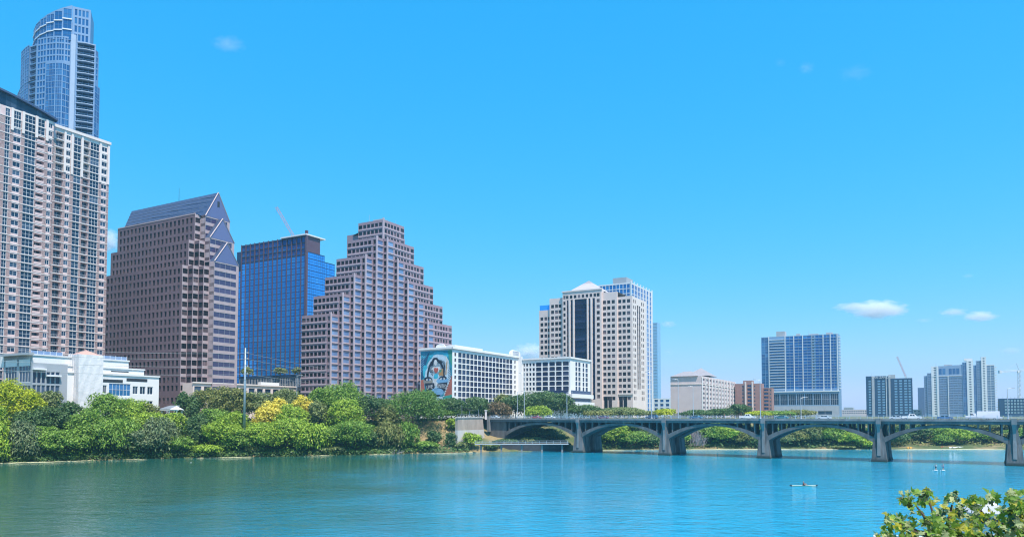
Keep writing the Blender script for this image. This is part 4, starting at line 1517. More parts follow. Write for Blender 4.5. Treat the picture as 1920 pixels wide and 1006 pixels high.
def mural_hotel():
    P = at(848.5, 700, 366)[:2]
    B = Building('hotel', (*P, BZ), 'white hotel with rounded windows and a giant face mural on its side wall', mats=[W_WHITE, R_TOP])
    z1 = zat(P, 653)
    wl_ = along(P, N, 788, 700)
    h = 2.86
    sl = along(P, E, 968, 700)
    rows = rows_down(z1 - 1.4, h, 11)
    L0 = along(P, E, 858.5, 700)
    L1 = along(P, E, 961, 700)
    c = [(along(P, E, 852, 700), along(P, E, 855.5, 700), 'arch_small')]
    n_ = 15
    p_ = (L1 - L0) / n_
    c += [(L0 + p_ * (i + 0.08), L0 + p_ * (i + 0.92), 'arch_bay') for i in range(n_)]
    c += [(along(P, E, 964.5, 700), along(P, E, 967, 700), 'arch_small')]
    B.facade(P, E, sl + 2.0, BZ, z1, c, rows, 0)
    B.plain(P + N * wl_, S, wl_, BZ, z1)
    B.plain(P + E * (sl + 2) + N * wl_, -E, sl + 2, BZ, z1)
    B.w.face([(*P, z1), (*(P + E * (sl + 2)), z1), (*(P + E * (sl + 2) + N * wl_), z1), (*(P + N * wl_), z1)], 1)
    mb = MB(); mb.wbox(P, E, -0.7, sl + 2, -0.2, 0.7, z1 - 0.05, z1 + 0.9); B.part(mb, 'cornice', W_WHITE)
    mb = MB(); mb.wbox(P + N * wl_, S, -0.7, wl_ + 0.72, -0.2, 0.7, z1 - 0.04, z1 + 0.92); B.part(mb, 'cornice', W_WHITE)
    # lift core and south wing
    Pc = P + E * (sl + 2)
    core_l = along(Pc - N * 2.5, E, 979.5, 700)
    B.block(Pc - N * 2.5, 12, core_l, BZ, z1 + 0.6, None, None, 0, 1)
    Pn = Pc - N * 2.5 + E * core_l
    wv = -along(Pn, N, 1069, 700)
    Pw_ = Pn - N * wv                                   # south-west corner of the wing
    zw = zat(Pw_, 671)
    rw_ = rows_down(zw - 1.5, 2.78, 6)
    Wx = lambda px: wv + along(Pw_ + N * 0, N, px, 700) * -1
    T = lambda px: wv - along(Pw_, N, px, 700)
    cw = [(T(981.5), T(984), 'arch_small'), (T(986.5), T(990), 'arch_small'), (T(992.5), T(996), 'arch_small'), (T(998.5), T(1002.5), 'arch_small')]
    cw += [(T(a), T(b_), 'arch_bay') for a, b_ in ((1005, 1015), (1017.3, 1027.3), (1030, 1040.3), (1042.5, 1053), (1055.5, 1066.3))]
    B.facade(Pw_ + N * wv, S, wv, BZ, zw, cw, rw_, 0)
    sw = along(Pw_, E, 1107, 700)
    U = lambda px: along(Pw_, E, px, 700)
    cs = [(U(a), U(b_), 'arch_bay') for a, b_ in ((1079, 1082.5), (1084.5, 1088.5), (1092.5, 1095.5), (1098, 1102))]
    B.facade(Pw_, E, sw, BZ, zw, cs, rw_, 0)
    B.plain(Pw_ + E * sw, N, wv, BZ, zw)
    B.w.face([(*Pw_, zw), (*(Pw_ + E * sw), zw), (*(Pw_ + E * sw + N * wv), zw), (*(Pw_ + N * wv), zw)], 1)
    mb = MB(); mb.wbox(Pw_, E, -0.6, sw + 0.6, -0.2, 0.6, zw - 0.05, zw + 0.8); B.part(mb, 'cornice', W_WHITE)
    mb = MB(); mb.wbox(Pw_ + N * wv, S, 0, wv + 0.62, -0.2, 0.62, zw - 0.04, zw + 0.82); B.part(mb, 'cornice', W_WHITE)
    # lower floors of the wing: ribbon windows and projecting canopies
    for za, zb_, m, o in ((zat(Pw_, 737), zat(Pw_, 731), G_NAVY, 0.25), (zat(Pw_, 751), zat(Pw_, 746), G_NAVY, 0.25), (zat(Pw_, 745), zat(Pw_, 738), W_WHITE, 2.2), (zat(Pw_, 760), zat(Pw_, 753), W_WHITE, 2.8)):
        mb = MB(); mb.wbox(Pw_ + N * wv * 0.5, S, 0, wv * 0.5 + (o if m == W_WHITE else -1.0), -0.1, o, za, zb_)
        B.part(mb, 'canopy' if m == W_WHITE else 'ribbon_window', m)
        mb = MB(); mb.wbox(Pw_, E, (-o if m == W_WHITE else 1.0), sw * 0.98, -0.1, o + 0.003, za + 0.02, zb_ + 0.02)
        B.part(mb, 'canopy' if m == W_WHITE else 'ribbon_window', m)
    # penthouses and the round-shouldered sign on the roof
    for a, b_, y in ((853, 905, 646), (908, 958, 657)):
        q = P + N * 4
        xa, xb = along(q, E, a, 650), along(q, E, b_, 655)
        zz = zat(q + E * xa, y)
        mb = MB(); mb.wbox(q, E, xa, xb, -7, 0, z1, zz); B.part(mb, 'penthouse', W_WHITE)
    q = P + N * 3
    xa, xb = along(q, E, 958, 660), along(q, E, 976, 660)
    sg = MB()
    prof = [(xa, z1), (xb, z1), (xb, z1 + 2.6), (xb - 1.5, z1 + 4.2), (xa + 3.6, z1 + 4.8), (xa + 1.2, z1 + 4.2), (xa, z1 + 2.6)]
    f4 = []
    for o in (0.0, 1.2):
        f4.append([(*(q + E * x + N * o), z) for x, z in prof])
    sg.face(f4[0]); sg.face(f4[1][::-1])
    for i in range(len(prof)):
        j = (i + 1) % len(prof)
        sg.face([f4[0][j], f4[0][i], f4[1][i], f4[1][j]])
    sign = B.part(sg, 'roof_sign', W_WHITE)
    em = MB()
    M_SIGN = mat('grey_sign_paint', (0.25, 0.32, 0.40), 0.6, 0.05)
    mid = (xa + xb) / 2
    e0 = q - N * 0.0
    for x0, x1 in ((-3.4, -3.1), (3.1, 3.4)):
        em.wbox(e0, E, mid + x0, mid + x1, 0.02, 0.1, z1 + 0.6, z1 + 4.0)
    em.wbox(e0, E, mid - 3.1, mid + 3.1, 0.02, 0.1, z1 + 3.75, z1 + 4.0)
    em.wbox(e0, E, mid - 3.1, mid + 3.1, 0.02, 0.1, z1 + 0.6, z1 + 0.85)
    for x in (-2.1, -0.75, 0.75, 2.1):
        em.wbox(e0, E, mid + x - 0.28, mid + x + 0.28, 0.02, 0.1, z1 + (1.3 if abs(x) > 1 else 1.7), z1 + 3.3)
    em.build('emblem', M_SIGN, sign)
    mb = MB()
    # little arched pediment over the mural
    pp = [(wl_ * 0.45, z1 + 0.9)] + [(wl_ * 0.62 + 2.9 * math.cos(t), z1 + 0.9 + 1.9 * math.sin(t)) for t in [math.pi - i * math.pi / 10 for i in range(11)]] + [(wl_ * 0.78, z1 + 0.9)]
    f4 = [[(*(P + N * wl_ + S * x + E * o), z) for x, z in pp] for o in (0.3, 1.0)]
    mb.face(f4[0][::-1]); mb.face(f4[1])
    for i in range(len(pp)):
        j = (i + 1) % len(pp)
        mb.face([f4[0][i], f4[0][j], f4[1][j], f4[1][i]])
    B.part(mb, 'pediment', W_WHITE)
    roof_units(B, P + N * 3, E, N, z1, ((6, 1, 4, 3, 1.6), (58, 6, 5, 4, 2.0), (30, 14, 0.2, 0, 5), (44, 5, 3, 3, 1.4)))
    roof_units(B, Pw_, E, N, zw, ((6, 6, 5, 5, 1.8), (16, 14, 6, 4, 2.2), (10, 20, 0.2, 0, 4)))
    # the mural
    quad = (P + N * (wl_ - 0.3), S, wl_ - 0.6, zat(P, 748), z1 - 0.6)
    cm = {}
    cols = [('teal', (0.02, 0.30, 0.42)), ('deepblue', (0.015, 0.09, 0.20)), ('cyan', (0.05, 0.48, 0.65)), ('pale', (0.50, 0.66, 0.78)), ('ink', (0.012, 0.02, 0.045)),
            ('sky', (0.20, 0.42, 0.66)), ('tan', (0.45, 0.25, 0.10)), ('red', (0.48, 0.10, 0.07)), ('rust', (0.45, 0.13, 0.09)), ('grey', (0.30, 0.29, 0.27)), ('cream', (0.66, 0.68, 0.70)), ('leaf', (0.05, 0.33, 0.25))]
    mm = [mat('mural_' + k, c, 0.7, 0.22, 0.6) for k, c in cols]
    I = {k: i for i, (k, c) in enumerate(cols)}
    mb = MB()
    A = lambda pts, layer, c: mural_poly(mb, quad, pts, layer, I[c])
    A([(0, 0), (1, 0), (1, 1), (0, 1)], 0, 'teal')
    A([(0, 0), (0.30, 0), (0.16, 0.3), (0.1, 0.55), (0, 0.6)], 1, 'deepblue')
    for i in range(8):
        x = 0.02 + i * 0.035
        A([(x, 0.01), (x + 0.015, 0.01), (x + 0.015 - 0.16 if x > 0.15 else 0.005, 0.16), (max(0, x - 0.16), 0.16)], 2, 'cyan')
    for i in range(7):
        y = 0.12 + i * 0.05
        A([(0.0, y), (0.13 - i * 0.008, y - 0.07), (0.13 - i * 0.008, y - 0.055), (0.0, y + 0.015)], 2, 'sky')
    A(ell(0.62, 0.10, 0.30, 0.07, 12, jag=0.2, seed=3), 1, 'cyan')
    A(ell(0.16, 0.42, 0.10, 0.14, 12, jag=0.15, seed=4), 2, 'cyan')
    A([(0.86, 0), (1, 0), (1, 0.34), (0.92, 0.2)], 1, 'leaf')
    A(ell(0.57, 0.30, 0.34, 0.21, 22, jag=0.10, seed=5), 3, 'pale')
    A(ell(0.55, 0.52, 0.40, 0.34, 20, jag=0.05, seed=6), 3, 'pale')
    A([(0.80, 0.10), (0.90, 0.22), (0.88, 0.45), (0.80, 0.55)], 4, 'cream')
    A([(0.0, 0.60), (0.10, 0.58), (0.14, 0.80), (0.0, 0.84)], 4, 'rust')
    A([(0.82, 0.62), (1.0, 0.52), (1.0, 0.93), (0.78, 0.93)], 2, 'rust')
    A([(0.80, 0.93), (1, 0.90), (1, 1), (0.66, 1)], 3, 'leaf')
    A([(0, 0.84), (0.3, 0.8), (0.4, 1), (0, 1)], 2, 'deepblue')
    # dark arch of hair
    arch = ell(0.49, 0.56, 0.29, 0.40, 14, math.pi * 1.02, math.pi * 1.98) + ell(0.49, 0.56, 0.235, 0.345, 14, math.pi * 1.02, math.pi * 1.98)[::-1]
    A(arch, 5, 'ink')
    A(ell(0.47, 0.19, 0.10, 0.055, 10, jag=0.2, seed=8), 6, 'ink')
    A(ell(0.48, 0.245, 0.05, 0.065, 10), 7, 'cream')
    A(ell(0.36, 0.26, 0.06, 0.055, 9, jag=0.2, seed=9), 7, 'ink')
    A(ell(0.63, 0.24, 0.08, 0.03, 9, jag=0.2, seed=10), 7, 'ink')
    A([(0.40, 0.33), (0.62, 0.33), (0.66, 0.40), (0.56, 0.44), (0.42, 0.42), (0.33, 0.40)], 6, 'cream')
    A([(0.74, 0.20), (0.78, 0.32), (0.77, 0.50), (0.74, 0.50)], 6, 'ink')
    A([(0.83, 0.24), (0.86, 0.22), (0.82, 0.50), (0.79, 0.50)], 6, 'tan')
    # heart, patch, flower
    A([(0.43, 0.36), (0.48, 0.345), (0.50, 0.365), (0.53, 0.345), (0.57, 0.37), (0.56, 0.42), (0.50, 0.47), (0.44, 0.42)], 8, 'red')
    A([(0.59, 0.40), (0.72, 0.37), (0.73, 0.52), (0.60, 0.52)], 7, 'tan')
    A([(0.60, 0.41), (0.68, 0.39), (0.66, 0.44), (0.60, 0.45)], 8, 'leaf')
    A(ell(0.49, 0.525, 0.075, 0.055, 10, jag=0.25, seed=11), 8, 'cyan')
    for s in range(4):
        A([(0.27 + 0.03 * s, 0.40 + 0.03 * s), (0.40, 0.39 + 0.035 * s), (0.40, 0.40 + 0.035 * s), (0.28 + 0.03 * s, 0.415 + 0.03 * s)], 8, 'ink')
    # eyes and cheeks
    A(ell(0.24, 0.62, 0.16, 0.085, 14, jag=0.05, seed=12), 7, 'grey')
    A(ell(0.24, 0.575, 0.13, 0.045, 12), 8, 'ink')
    A(ell(0.26, 0.59, 0.085, 0.024, 10), 9, 'cream')
    A(ell(0.26, 0.59, 0.035, 0.026, 9), 10, 'deepblue')
    A(ell(0.70, 0.62, 0.19, 0.075, 14, jag=0.05, seed=13), 7, 'sky')
    A(ell(0.72, 0.565, 0.12, 0.04, 12), 8, 'ink')
    A(ell(0.71, 0.58, 0.085, 0.022, 10), 9, 'cream')
    A(ell(0.71, 0.58, 0.035, 0.025, 9), 10, 'deepblue')
    A([(0.42, 0.56), (0.56, 0.56), (0.60, 0.72), (0.38, 0.72)], 6, 'cream')
    # lettering band, mouth, neck, striped edge
    A([(0.14, 0.66), (0.44, 0.66), (0.46, 0.74), (0.42, 0.80), (0.2, 0.84)], 8, 'ink')
    A([(0.55, 0.67), (0.86, 0.65), (0.84, 0.78), (0.72, 0.86), (0.54, 0.78)], 8, 'ink')
    A(ell(0.53, 0.85, 0.22, 0.085, 14), 9, 'sky')
    A([(0.38, 0.90), (0.66, 0.90), (0.58, 0.945), (0.47, 0.945)], 10, 'ink')
    A([(0.36, 0.94), (0.70, 0.94), (0.74, 1.0), (0.34, 1.0)], 8, 'pale')
    for i in range(8):
        x, y = 0.92 - i * 0.028, 0.58 + i * 0.05
        A([(x, y), (x + 0.05, y - 0.018), (x + 0.045, y + 0.008), (x - 0.005, y + 0.026)], 10, 'cream')
    for i in range(7):
        y = 0.36 + i * 0.035
        A([(0.88, y + 0.05), (0.99, y), (0.99, y + 0.012), (0.88, y + 0.062)], 5, 'deepblue')
    mu = mb.build('mural', mm, B.root, label='painted mural of a giant blue face with a heart and lettering')
    P_, d_, L_, z0_, z1_ = quad
    for s_, cx, cy, sz, sl_ in (('LIVE', 0.30, 0.775, 2.6, 0.12), ('UNITED', 0.69, 0.765, 2.7, -0.05)):
        text_part(s_, sz, 'lettering', F_WHITE, mu, P_ + d_ * (cx * L_), d_, 0.26, z1_ - cy * (z1_ - z0_), 0.82 if s_ == 'LIVE' else 0.62, sl_)
    B.finish()


mural_hotel()


# ------------------------------------------------------------------ pale limestone tower with pyramid roof
def pyramid_tower():
    P = at(1186, 650, 480)[:2]
    B = Building('office_tower', (*P, BZ), 'pale limestone office tower with low pyramid roof behind the mural hotel', mats=[W_LIME, W_CREAM, R_TOP], cap=280)
    tot = along(P, N, 1011, 650)
    T = lambda px: along(P, N, px, 650)          # distance north of the corner
    zz = lambda px, y: float(at(px, y, 490)[2])
    h = 4.0
    segs = [(1011, 1032, 573, 0.0, [1016, 1023.5, 1030]), (1032, 1058, 552, 1.2, [1037.5, 1045, 1051.5]),
            (1131, 1158.5, 549, 1.2, [1135, 1143, 1151.5]), (1158.5, 1186, 559, 0.0, [1162.5, 1170.5, 1179])]
    for a, b_, y, o, cs in segs:
        z1 = zz((a + b_) / 2, y)
        q = P - E * o
        xa = T(a)
        L = T(a) - T(b_)
        cols = []
        for c in cs:
            x = T(a) - T(c)
            cols.append((max(0.2, x - 1.1), min(L - 0.1, x + 1.1), 'lime_window'))
        rows = rows_down(zz(1100, 560) - 0.6, h, 17)
        rows = [r for r in rows if r[1] < z1]
        B.facade(q + N * xa, S, L, BZ, z1, cols, rows, 0)
        B.plain(q + N * xa + E * (o + 0.1), -E, o + 0.1, BZ, z1); B.plain(q + N * T(b_), E, o + 0.1, BZ, z1)
        B.w.face([(*(q + N * T(b_)), z1), (*(q + N * T(b_) + E * 26), z1), (*(q + N * xa + E * 26), z1), (*(q + N * xa), z1)], 2)
        B.plain(q + N * xa + E * 26, -E, 26, BZ, z1)
    # centre bay
    q = P - E * 2.6
    a, b_ = 1058, 1131
    z1 = zz(1095, 543)
    L = T(a) - T(b_)
    X = lambda px: T(a) - T(px)
    rows = rows_down(z1 - 1.4, h, 20)
    lw = rows[16][0]
    big = [(lw, rows[1][0])]
    cols = [(X(1059.5) , X(1063.5), 'lime_window'), (X(1066), X(1069), 'lime_strip', rows[1:16]), (X(1073), X(1077), 'lime_strip', rows[1:16]),
            (X(1080.5), X(1103.5), 'lime_glazing', rows[1:18]), (X(1106.5), X(1110), 'lime_strip', rows[1:18]), (X(1114), X(1118.5), 'lime_strip', rows[1:18]), (X(1122), X(1127.5), 'lime_window')]
    B.facade(q + N * T(a), S, L, BZ, z1, cols, rows[:18], 0)
    for i in range(8):
        x = X(1066.8 + i * 7.4)
        mb = MB(); mb.wbox(q + N * T(a), S, x - 0.9, x + 0.9, 0.004, 0.02, rows[0][0] + 0.9, rows[0][0] + 3.0); B.part(mb, 'window', G_DARK)
    B.plain(q + N * T(a) + E * 4, -E, 4, BZ, z1); B.plain(q + N * T(b_), E, 4, BZ, z1)
    for px in (1071, 1078.7, 1105, 1112):
        x = X(px); mb = MB(); mb.wbox(q + N * T(a), S, x - 0.45, x + 0.45, 0.004, 0.5, BZ + 12, z1 - 6); B.part(mb, 'pilaster', W_CREAM)
    # pyramid roof
    r0, r1 = T(1066) , T(1127)
    c0 = [P + N * r1 - E * 2.0, P + N * r1 + E * 24, P + N * r0 + E * 24, P + N * r0 - E * 2.0]
    ap = (c0[0] + c0[2]) / 2 - E * 3
    za = zz(1109, 519)
    mb = MB()
    for i in range(4):
        a2, b2 = c0[i], c0[(i + 1) % 4]
        m_ = [(*(a2 + (ap - a2) * 0.72), z1 + (za - z1) * 0.72), (*(b2 + (ap - b2) * 0.72), z1 + (za - z1) * 0.72)]
        mb.face([(*a2, z1), (*b2, z1), m_[1], m_[0]], 0)
        mb.face([m_[0], m_[1], (*ap, za)], 1)
    B.part(mb, 'pyramid_roof', [mat('pale_metal_roof', (0.50, 0.45, 0.46), 0.5, 0.08, 0.4), R_GREY])
    mb = MB()
    mb.wbox(P + N * T(1058), S, -0.5, T(1058) - T(1131) + 0.5, 2.0, 3.0, z1, z1 + 0.9); B.part(mb, 'parapet', W_CREAM)
    # south face
    sl = along(P, E, 1211, 650)
    zs = zz(1186, 559)
    U = lambda px: along(P, E, px, 650)
    rows = rows_down(zz(1100, 560) - 0.6, h, 17)
    cs = [(U(a_), U(b2), k) for a_, b2, k in ((1188, 1189.6, 'lime_window'), (1191, 1192.6, 'lime_window'), (1202.8, 1204.4, 'lime_window'), (1206, 1207.6, 'lime_window'))]
    cs += [(U(1195), U(1197.4), 'lime_strip', rows[1:15]), (U(1198.6), U(1201), 'lime_strip', rows[1:15])]
    B.facade(P, E, sl, BZ, zs, cs, rows, 1)
    B.plain(P + E * sl, N, tot, BZ, zs)
    # base storeys with tall openings
    mb = MB(); mb.wbox(P + N * T(1131), S, -0.2, T(1131) + 0.3, 0.004, 0.5, BZ + 15.2, BZ + 16.2); B.part(mb, 'base_cornice', W_CREAM)
    for px in (1137, 1145, 1164, 1172):
        x = T(1131) - T(px)
        mb = MB(); mb.wbox(P + N * T(1131), S, x - 1.2, x + 1.2, 1.25 if px < 1158 else 0.01, 1.3 if px < 1158 else 0.06, BZ + 3.0, BZ + 14.0); B.part(mb, 'tall_opening', G_DARK)
    roof_units(B, P + E * 4, N, E, zz(1172, 559), ((3, 4, 5, 6, 1.8), (10, 6, 0.25, 0, 5.0)))
    # blue glass box on the north shoulder
    z_ = zz(1020, 573)
    mb = MB(); mb.wbox(P + N * T(1011), S, 0.3, T(1011) - T(1031), -8, -0.4, z_, z_ + 3.6); B.part(mb, 'roof_glass_box', G_MIRR)
    B.finish()


pyramid_tower()


def simple_tower(name, label, cpx, Y, toppy, leftpx, rightpx, nw, ns, h, kw, ks, mats, fw=0.8, fs=0.8, cat='building', group=None, cap=150, m=0.6, mi=0, depth=None, base=BZ, row_n=None, row_top=0.8, refpy=700):
    P = at(cpx, refpy, Y)[:2]
    B = Building(name, (*P, base), label, cat, group, mats=mats, cap=cap)
    wl_ = along(P, N, leftpx, refpy)
    sl = along(P, E, rightpx, refpy) if rightpx else (depth or 18)
    if depth: sl = depth
    zt = zat(P, toppy)
    rows = rows_down(zt - row_top, h, row_n or int((zt - base - 2) / h))
    west = (ucols(wl_, nw, fw, kw, m), rows) if nw else None
    south = (ucols(sl, ns, fs, ks, m), rows) if ns else None
    B.block(P, wl_, sl, base, zt, west, south, mi, len(mats) - 1)
    return B, P, wl_, sl, zt, rows


# ------------------------------------------------------------------ gridded glass tower behind the pyramid tower
B, P, wl_, sl, zt, rows = simple_tower('glass_tower', 'white-gridded glass tower rising behind the pyramid-roofed tower', 1183, 620, 529, 1122, 1222, 9, 7, 4.2, 'far_glass', 'far_glass', [F_WHITE, R_TOP], 0.86, 0.84, cap=200, refpy=600)
for i in range(8):
    mb = MB(); mb.wbox(P, E, sl * i / 7 - 0.35, sl * i / 7 + 0.35, 0.004, 0.9, BZ, zt + 1.5); B.part(mb, 'white_fin', F_WHITE)
mb = MB(); q = P + N * 4 + E * 3
mb.wbox(q + N * (wl_ * 0.45), S, 0, wl_ * 0.42, -16, 0, zt, zat(P, 517)); B.part(mb, 'plant_room', F_GREY)
B.finish()

B, P, wl_, sl, zt, rows = simple_tower('distant_tower', 'slim pale blue glass tower far behind the white-gridded tower', 1233, 1000, 604, 1221, None, 5, 0, 4.2, 'far_light', None, [mat('sky_panel', (0.26, 0.48, 0.72), 0.4, 0.05), R_TOP], 0.92, 0.9, cap=60, depth=14, refpy=690)
B.finish()


# ------------------------------------------------------------------ lavender hotel with hipped roofs
def hip(B, c, hx, hy, z0, h, ridge, m, name='hip_roof', over=1.0):
    """hipped roof: centre c, half sizes along E (hx) and N (hy)"""
    mb = MB()
    q = lambda u, v, z: (*(c + E * u + N * v), z)
    a, b_, cc, d = q(-hx - over, -hy - over, z0), q(hx + over, -hy - over, z0), q(hx + over, hy + over, z0), q(-hx - over, hy + over, z0)
    r0, r1 = q(-ridge[0], -ridge[1], z0 + h), q(ridge[0], ridge[1], z0 + h)
    if ridge[0] >= ridge[1]:
        mb.face([a, b_, r1, r0]); mb.face([b_, cc, r1]); mb.face([cc, d, r0, r1]); mb.face([d, a, r0])
    else:
        mb.face([a, b_, r0]); mb.face([b_, cc, r1, r0]); mb.face([cc, d, r1]); mb.face([d, a, r0, r1])
    mb.face([d, cc, b_, a])
    return B.part(mb, name, m)


B, P, wl_, sl, zt, rows = simple_tower('hotel', 'lavender-grey hotel with blank side wall and hipped roofs beside the brick block', 1315, 520, 704, 1257, 1378, 0, 11, 3.3, None, 'far_dark', [W_LAV, W_CREAM, R_GREY], 0.8, 0.62, cap=90, m=1.2)
mb = MB(); mb.wbox(P + N * wl_, S, -0.1, wl_ + 0.1, 0.004, 0.3, zt - 6.0, zt - 5.4); B.part(mb, 'string_course', W_CREAM)
mb = MB(); mb.wbox(P, E, -0.1, sl, 0.004, 0.3, zt - 6.0, zt - 5.4); B.part(mb, 'string_course', W_CREAM)
mb = MB(); mb.wbox(P + N * wl_, S, -0.2, wl_ + 0.2, 0.004, 0.5, BZ, BZ + 3.4); B.part(mb, 'plinth', R_GREY)
for i in range(12):
    mb = MB(); x = 0.6 + i * (sl - 1.2) / 11
    mb.wbox(P, E, x - 0.6, x + 0.6, 0.31, 0.7, BZ, zt - 0.5); B.part(mb, 'white_pier', W_WHITE)
hip(B, P + N * wl_ * 0.55 + E * 9, 9, wl_ * 0.40, zt, 4.0, (0.5, wl_ * 0.12), R_GREY)
hip(B, P + N * wl_ * 0.4 + E * 34, 12, wl_ * 0.36, zt + 1.2, 6.6, (0.4, 0.3), R_GREY)
hip(B, P + N * 8 + E * (sl * 0.85), 14, 7, zt - 0.2, 1.6, (8, 0.3), R_GREY)
B.finish()

# ------------------------------------------------------------------ brick apartment block
B, P, wl_, sl, zt, rows = simple_tower('apartment_block', 'red-brown brick apartment block with stacked balconies left of the blue tower', 1427, 600, 718, 1378, 1430, 0, 0, 3.05, None, None, [W_BRICK, R_GREY], cap=80, depth=10)
B.w.f.clear(); B.w.v.clear(); B.w.m.clear()
T = lambda px: wl_ - along(P, N, px, 720)
rows = rows_down(zt - 0.8, 3.05, 8)
B.block(P, wl_, 12, BZ, zt, ([(T(1391), T(1394), 'far_dark'), (T(1401), T(1409), 'far_balcony'), (T(1413), T(1416), 'far_dark')], rows), None, 0, 1)
for px in (1398, 1411):
    mb = MB(); x = T(px); mb.wbox(P + N * wl_, S, x - 0.5, x + 0.5, 0.004, 1.2, BZ, zt + 1.5); B.part(mb, 'white_fin', W_CREAM)
mb = MB(); mb.wbox(P + N * wl_ * 0.7, S, 0, wl_ * 0.35, -8, -1, zt, zt + 2.6); B.part(mb, 'lift_house', W_BRICK)
P2 = P + E * 6
w2 = -along(P2, N, 1447, 720)
zt2 = zat(P2, 727)
B.facade(P2, S, w2, BZ, zt2, [(0.8, w2 * 0.62, 'far_balcony'), (w2 * 0.76, w2 * 0.92, 'far_dark')], rows_down(zt2 - 0.5, 3.05, 7), 0)
B.plain(P2 + S * w2, E, 10, BZ, zt2)
B.w.face([(*P2, zt2), (*(P2 + S * w2), zt2), (*(P2 + S * w2 + E * 10), zt2), (*(P2 + E * 10), zt2)], 1)
B.finish()


# ------------------------------------------------------------------ wide blue condominium tower
def condo():
    P = at(1573, 700, 760)[:2]
    B = Building('condominium_tower', (*P, BZ), 'wide blue glass condominium tower with white balcony frames right of the brick block', mats=[F_PALE, W_CONC, R_TOP], cap=220)
    wl_ = along(P, N, 1428, 700)
    zt = zat(P, 625)
    T = lambda px: wl_ - along(P, N, px, 680)
    h = 2.96
    zpod = zat(P, 733)
    rows = rows_down(zt - 0.6, h, int((zt - zpod - 1) / h))
    cols = [(T(1428.6), T(1434.5), 'tower_pane'), (T(1435), T(1440.2), 'tower_pane')]
    cols += [(T(1443.5), T(1471), 'far_balcony', rows[2:])]
    for a, b_, k in ((1474.5, 1488, 'far_glass'), (1490, 1504.5, 'far_glass'), (1506.5, 1521, 'far_glass'), (1523.5, 1527, 'far_dark'), (1529.5, 1543, 'far_glass'), (1545.5, 1556.5, 'far_glass'), (1559, 1568, 'far_glass')):
        m_ = (a + b_) / 2
        if b_ - a > 8:
            cols += [(T(a), T(m_ - 0.3), k), (T(m_ + 0.3), T(b_), k)]
        else:
            cols.append((T(a), T(b_), k))
    B.facade(P + N * wl_, S, wl_, zpod, zt, cols, rows, 0)
    B.plain(P, E, 24, BZ, zt, 0); B.plain(P + N * wl_ + E * 24, -E, 24, BZ, zt, 0); B.plain(P + E * 24, N, wl_, BZ, zt, 0)
    B.w.face([(*P, zt), (*(P + E * 24), zt), (*(P + E * 24 + N * wl_), zt), (*(P + N * wl_), zt)], 2)
    for px in (1442, 1472.5, 1489, 1505.5, 1544, 1557.5, 1570.5):
        mb = MB(); x = T(px); mb.wbox(P + N * wl_, S, x - 0.32, x + 0.32, 0.004, 0.7, zpod, zt + 0.4); B.part(mb, 'white_fin', F_WHITE)
    for i, r in enumerate(rows):
        mb = MB(); mb.wbox(P + N * wl_, S, T(1443), T(1471.5), 0.004, 0.9, r[0] - 0.15, r[0] + 0.25); B.part(mb, 'balcony_slab', F_WHITE)
    for r in rows:
        mb = MB(); mb.wbox(P + N * wl_, S, T(1474), T(1569), 0.004, 0.45, r[0] - 0.12, r[0] + 0.16); B.part(mb, 'floor_line', mat('floor_line_blue_white', (0.42, 0.54, 0.70), 0.6, 0.05))
    mb = MB(); x = T(1525); mb.wbox(P + N * wl_, S, T(1522.5), T(1523.3), 0.004, 0.4, zpod, zt); B.part(mb, 'concrete_strip', W_CONC)
    for i in range(len(rows)):
        mb = MB(); mb.wbox(P, E, 1.0, 6.0, 0.004, 1.4, rows[i][0], rows[i][0] + 0.9); B.part(mb, 'side_balcony', F_WHITE)
    # podium
    zg = zat(P, 760)
    L0 = T(1446)
    q = P + N * wl_ + S * L0 - E * 2
    Lp = wl_ - L0
    B.facade(q, S, Lp, zg, zpod, ucols(Lp, 8, 0.93, 'hall_glass', 0.4), [(zg, zpod - 1.2)], 0)
    B.facade(q, S, Lp, BZ, zg, ucols(Lp, 3, 0.7, 'hall_pair', 4), [(BZ + 1, zg - 4)], 1)
    B.plain(P + N * wl_, S, L0, BZ, zpod, 1)
    B.plain(P - E * 2, E, 2.2, BZ, zpod, 0); B.plain(q + E * 2.2, -E, 2.2, BZ, zpod, 1)
    mb = MB(); mb.wbox(q, S, -0.3, Lp + 0.3, -3, 0.9, zpod - 0.2, zpod + 0.9); B.part(mb, 'podium_edge', F_WHITE)
    mb = MB(); mb.wbox(P + N * wl_, S, T(1456), T(1472), -12, -1, zt, zat(P, 615)); B.part(mb, 'plant_room', W_CONC)
    roof_units(B, P + E * 3, N, E, zt, ((6, 2, 6, 5, 2.2), (20, 4, 9, 6, 1.8), (38, 3, 4, 4, 2.6), (30, 8, 0.3, 0, 6), (12, 2, 0.25, 0, 4.5)))
    B.finish()


condo()


